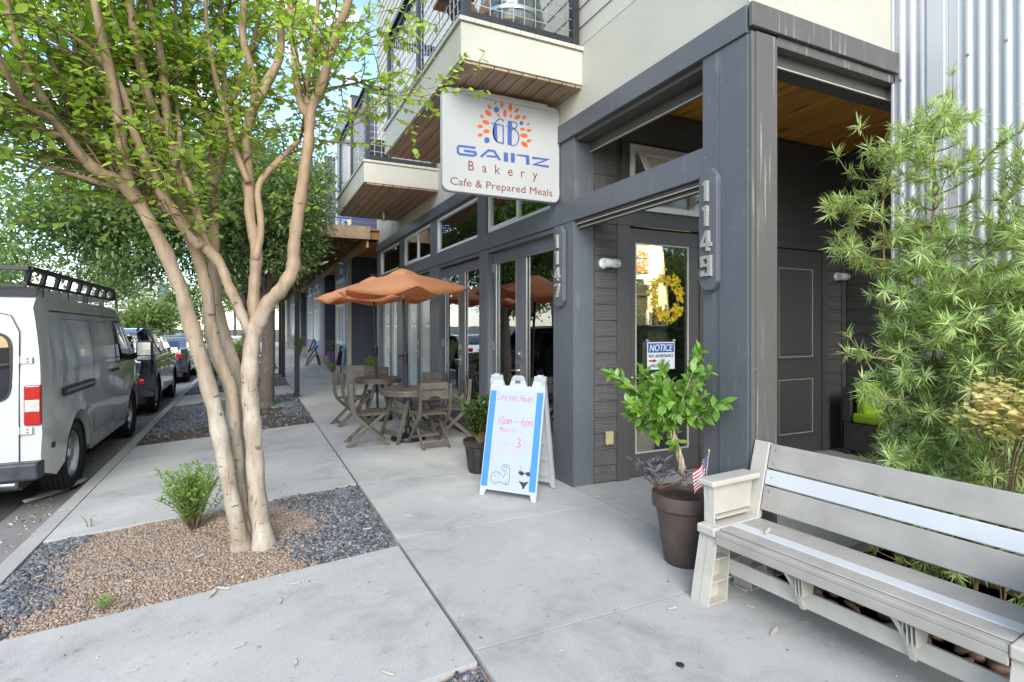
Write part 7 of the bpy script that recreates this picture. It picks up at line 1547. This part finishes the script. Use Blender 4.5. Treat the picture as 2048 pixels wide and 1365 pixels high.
block('pale cream building across the road behind the white van', -24, -15, 20, 33, 5.4, M['hedge_wall']); block('white building at the far left of the street end', -14, -8, 62, 70, 5.8, M['hedge_wall']); block('low white building across the road near the left', -26, -17, 0, 13, 5, M['white_trim'])
block('cream building down the street facing the porch front', 3, 16, -26, -18, 6, M['hedge_wall'])
shd = MB()
for k in range(16): shd.prism([(0, 0), (.09, 0), (.09, .16), (0, .20)], (-11.5, 16 + 0 * k, 1.1 + .2 * k * .0 + k * .19), (1, 0, 0), (0, 0, 1), (0, 1, 0), 14)
tag(shd.build('metal_siding', plain('blue_ribbed_metal', (.10, .15, .33), .4, .3), None, loc=(-11.4, 23, 1)), 'blue ribbed metal wall showing under the van roof rack', 'wall')
# ================================================================== BALCONY AND PORCH CONTENTS
t = thing('metal_washtub', 'rounded smoky metal tub standing on the near balcony', 'tub', (2.22, 4.72, 4.057)); g = MB(); c = Vector((2.24, 4.70, 4.057)); g.lathe([(0, .0), (.13, 0), (.14, .05), (.23, .10), (.30, .22), (.31, .40), (.28, .55), (.20, .62), (.0, .64)], c, 32); g.build('drum', M['smoky_glass'], t, True); g = MB(); g.lathe([(.29, .30), (.32, .31), (.32, .34), (.29, .35)], c, 32); g.lathe([(.14, 0), (.2, 0), (.2, .03), (.14, .03)], c, 24); g.build('band', M['galv'], t, True)
t = thing('balcony_chair', 'brown wooden chair folded on the near balcony behind the wire', 'chair', (1.9, 4.8, 4.057))
for s_ in (0, .35):
    g = MB(); g.bar((1.72, 4.6 + s_, 4.06), (2.05, 4.6 + s_, 4.62), .03, .05); g.build('leg', M['joist'], t); g = MB(); g.bar((2.05, 4.6 + s_, 4.06), (1.72, 4.6 + s_, 4.50), .03, .05); g.build('leg', M['joist'], t)
g = MB(); g.bar((1.7, 4.6, 4.5), (1.7, 4.95, 4.5), .3, .03, up=(0, 0, 1)); g.build('seat', M['joist'], t); g = MB(); g.bar((2.05, 4.6, 4.7), (2.05, 4.95, 4.7), .03, .25); g.build('backrest', M['joist'], t)
t = thing('balcony_planter', 'dark rounded pot on the second balcony behind the wire', 'plant pot', (1.9, 8.95, 4.057)); g = MB(); g.lathe([(0, 0), (.14, 0), (.2, .3), (.22, .42), (.2, .42), (.18, .3), (0, .3)], (1.9, 8.95, 4.057), 24); g.build('pot', M['pot_black'], t, True)
wk = thing('wicker_chair', 'dark wicker seat with lime green cushion in the porch corner', 'chair', (6.4, 3.9, 0)); wx, wy = 6.36, 3.50
g = MB(); g.box(wx, wx + .48, wy, wy + .65, .06, .38); g.box(wx, wx + .48, wy + .56, wy + .66, .38, .78); g.box(wx - .02, wx + .5, wy - .01, wy + .02, .05, .40)
for k in range(4): g.box(wx + (k % 2) * .42, wx + (k % 2) * .42 + .06, wy + (k // 2) * .58, wy + (k // 2) * .58 + .06, .0, .06)
g.build('frame', M['wicker'], wk, False, .012, 2)
g = MB(); g.box(wx - .01, wx + .47, wy - .02, wy + .55, .385, .50); g.build('cushion', M['lime'], wk, False, .04, 4); g = MB(); g.prism([(0, .44), (.13, .44), (.16, .84), (.05, .86)], (wx + .02, wy + .38, 0), (0, 1, 0), (0, 0, 1), (1, 0, 0), .44); g.build('cushion', M['lime'], wk, False, .04, 4)
g = MB(); g.lathe([(0, 0), (.019, 0), (.019, .002), (0, .002)], tuple(onz(1360, 1330, .001)), 20); tag(g.build('bottle_cap', M['pot_black'], None, True, loc=tuple(onz(1360, 1330, .0))), 'flat round dark disc on the concrete in front of the bench', 'disc')
print('objects', len(bpy.data.objects))
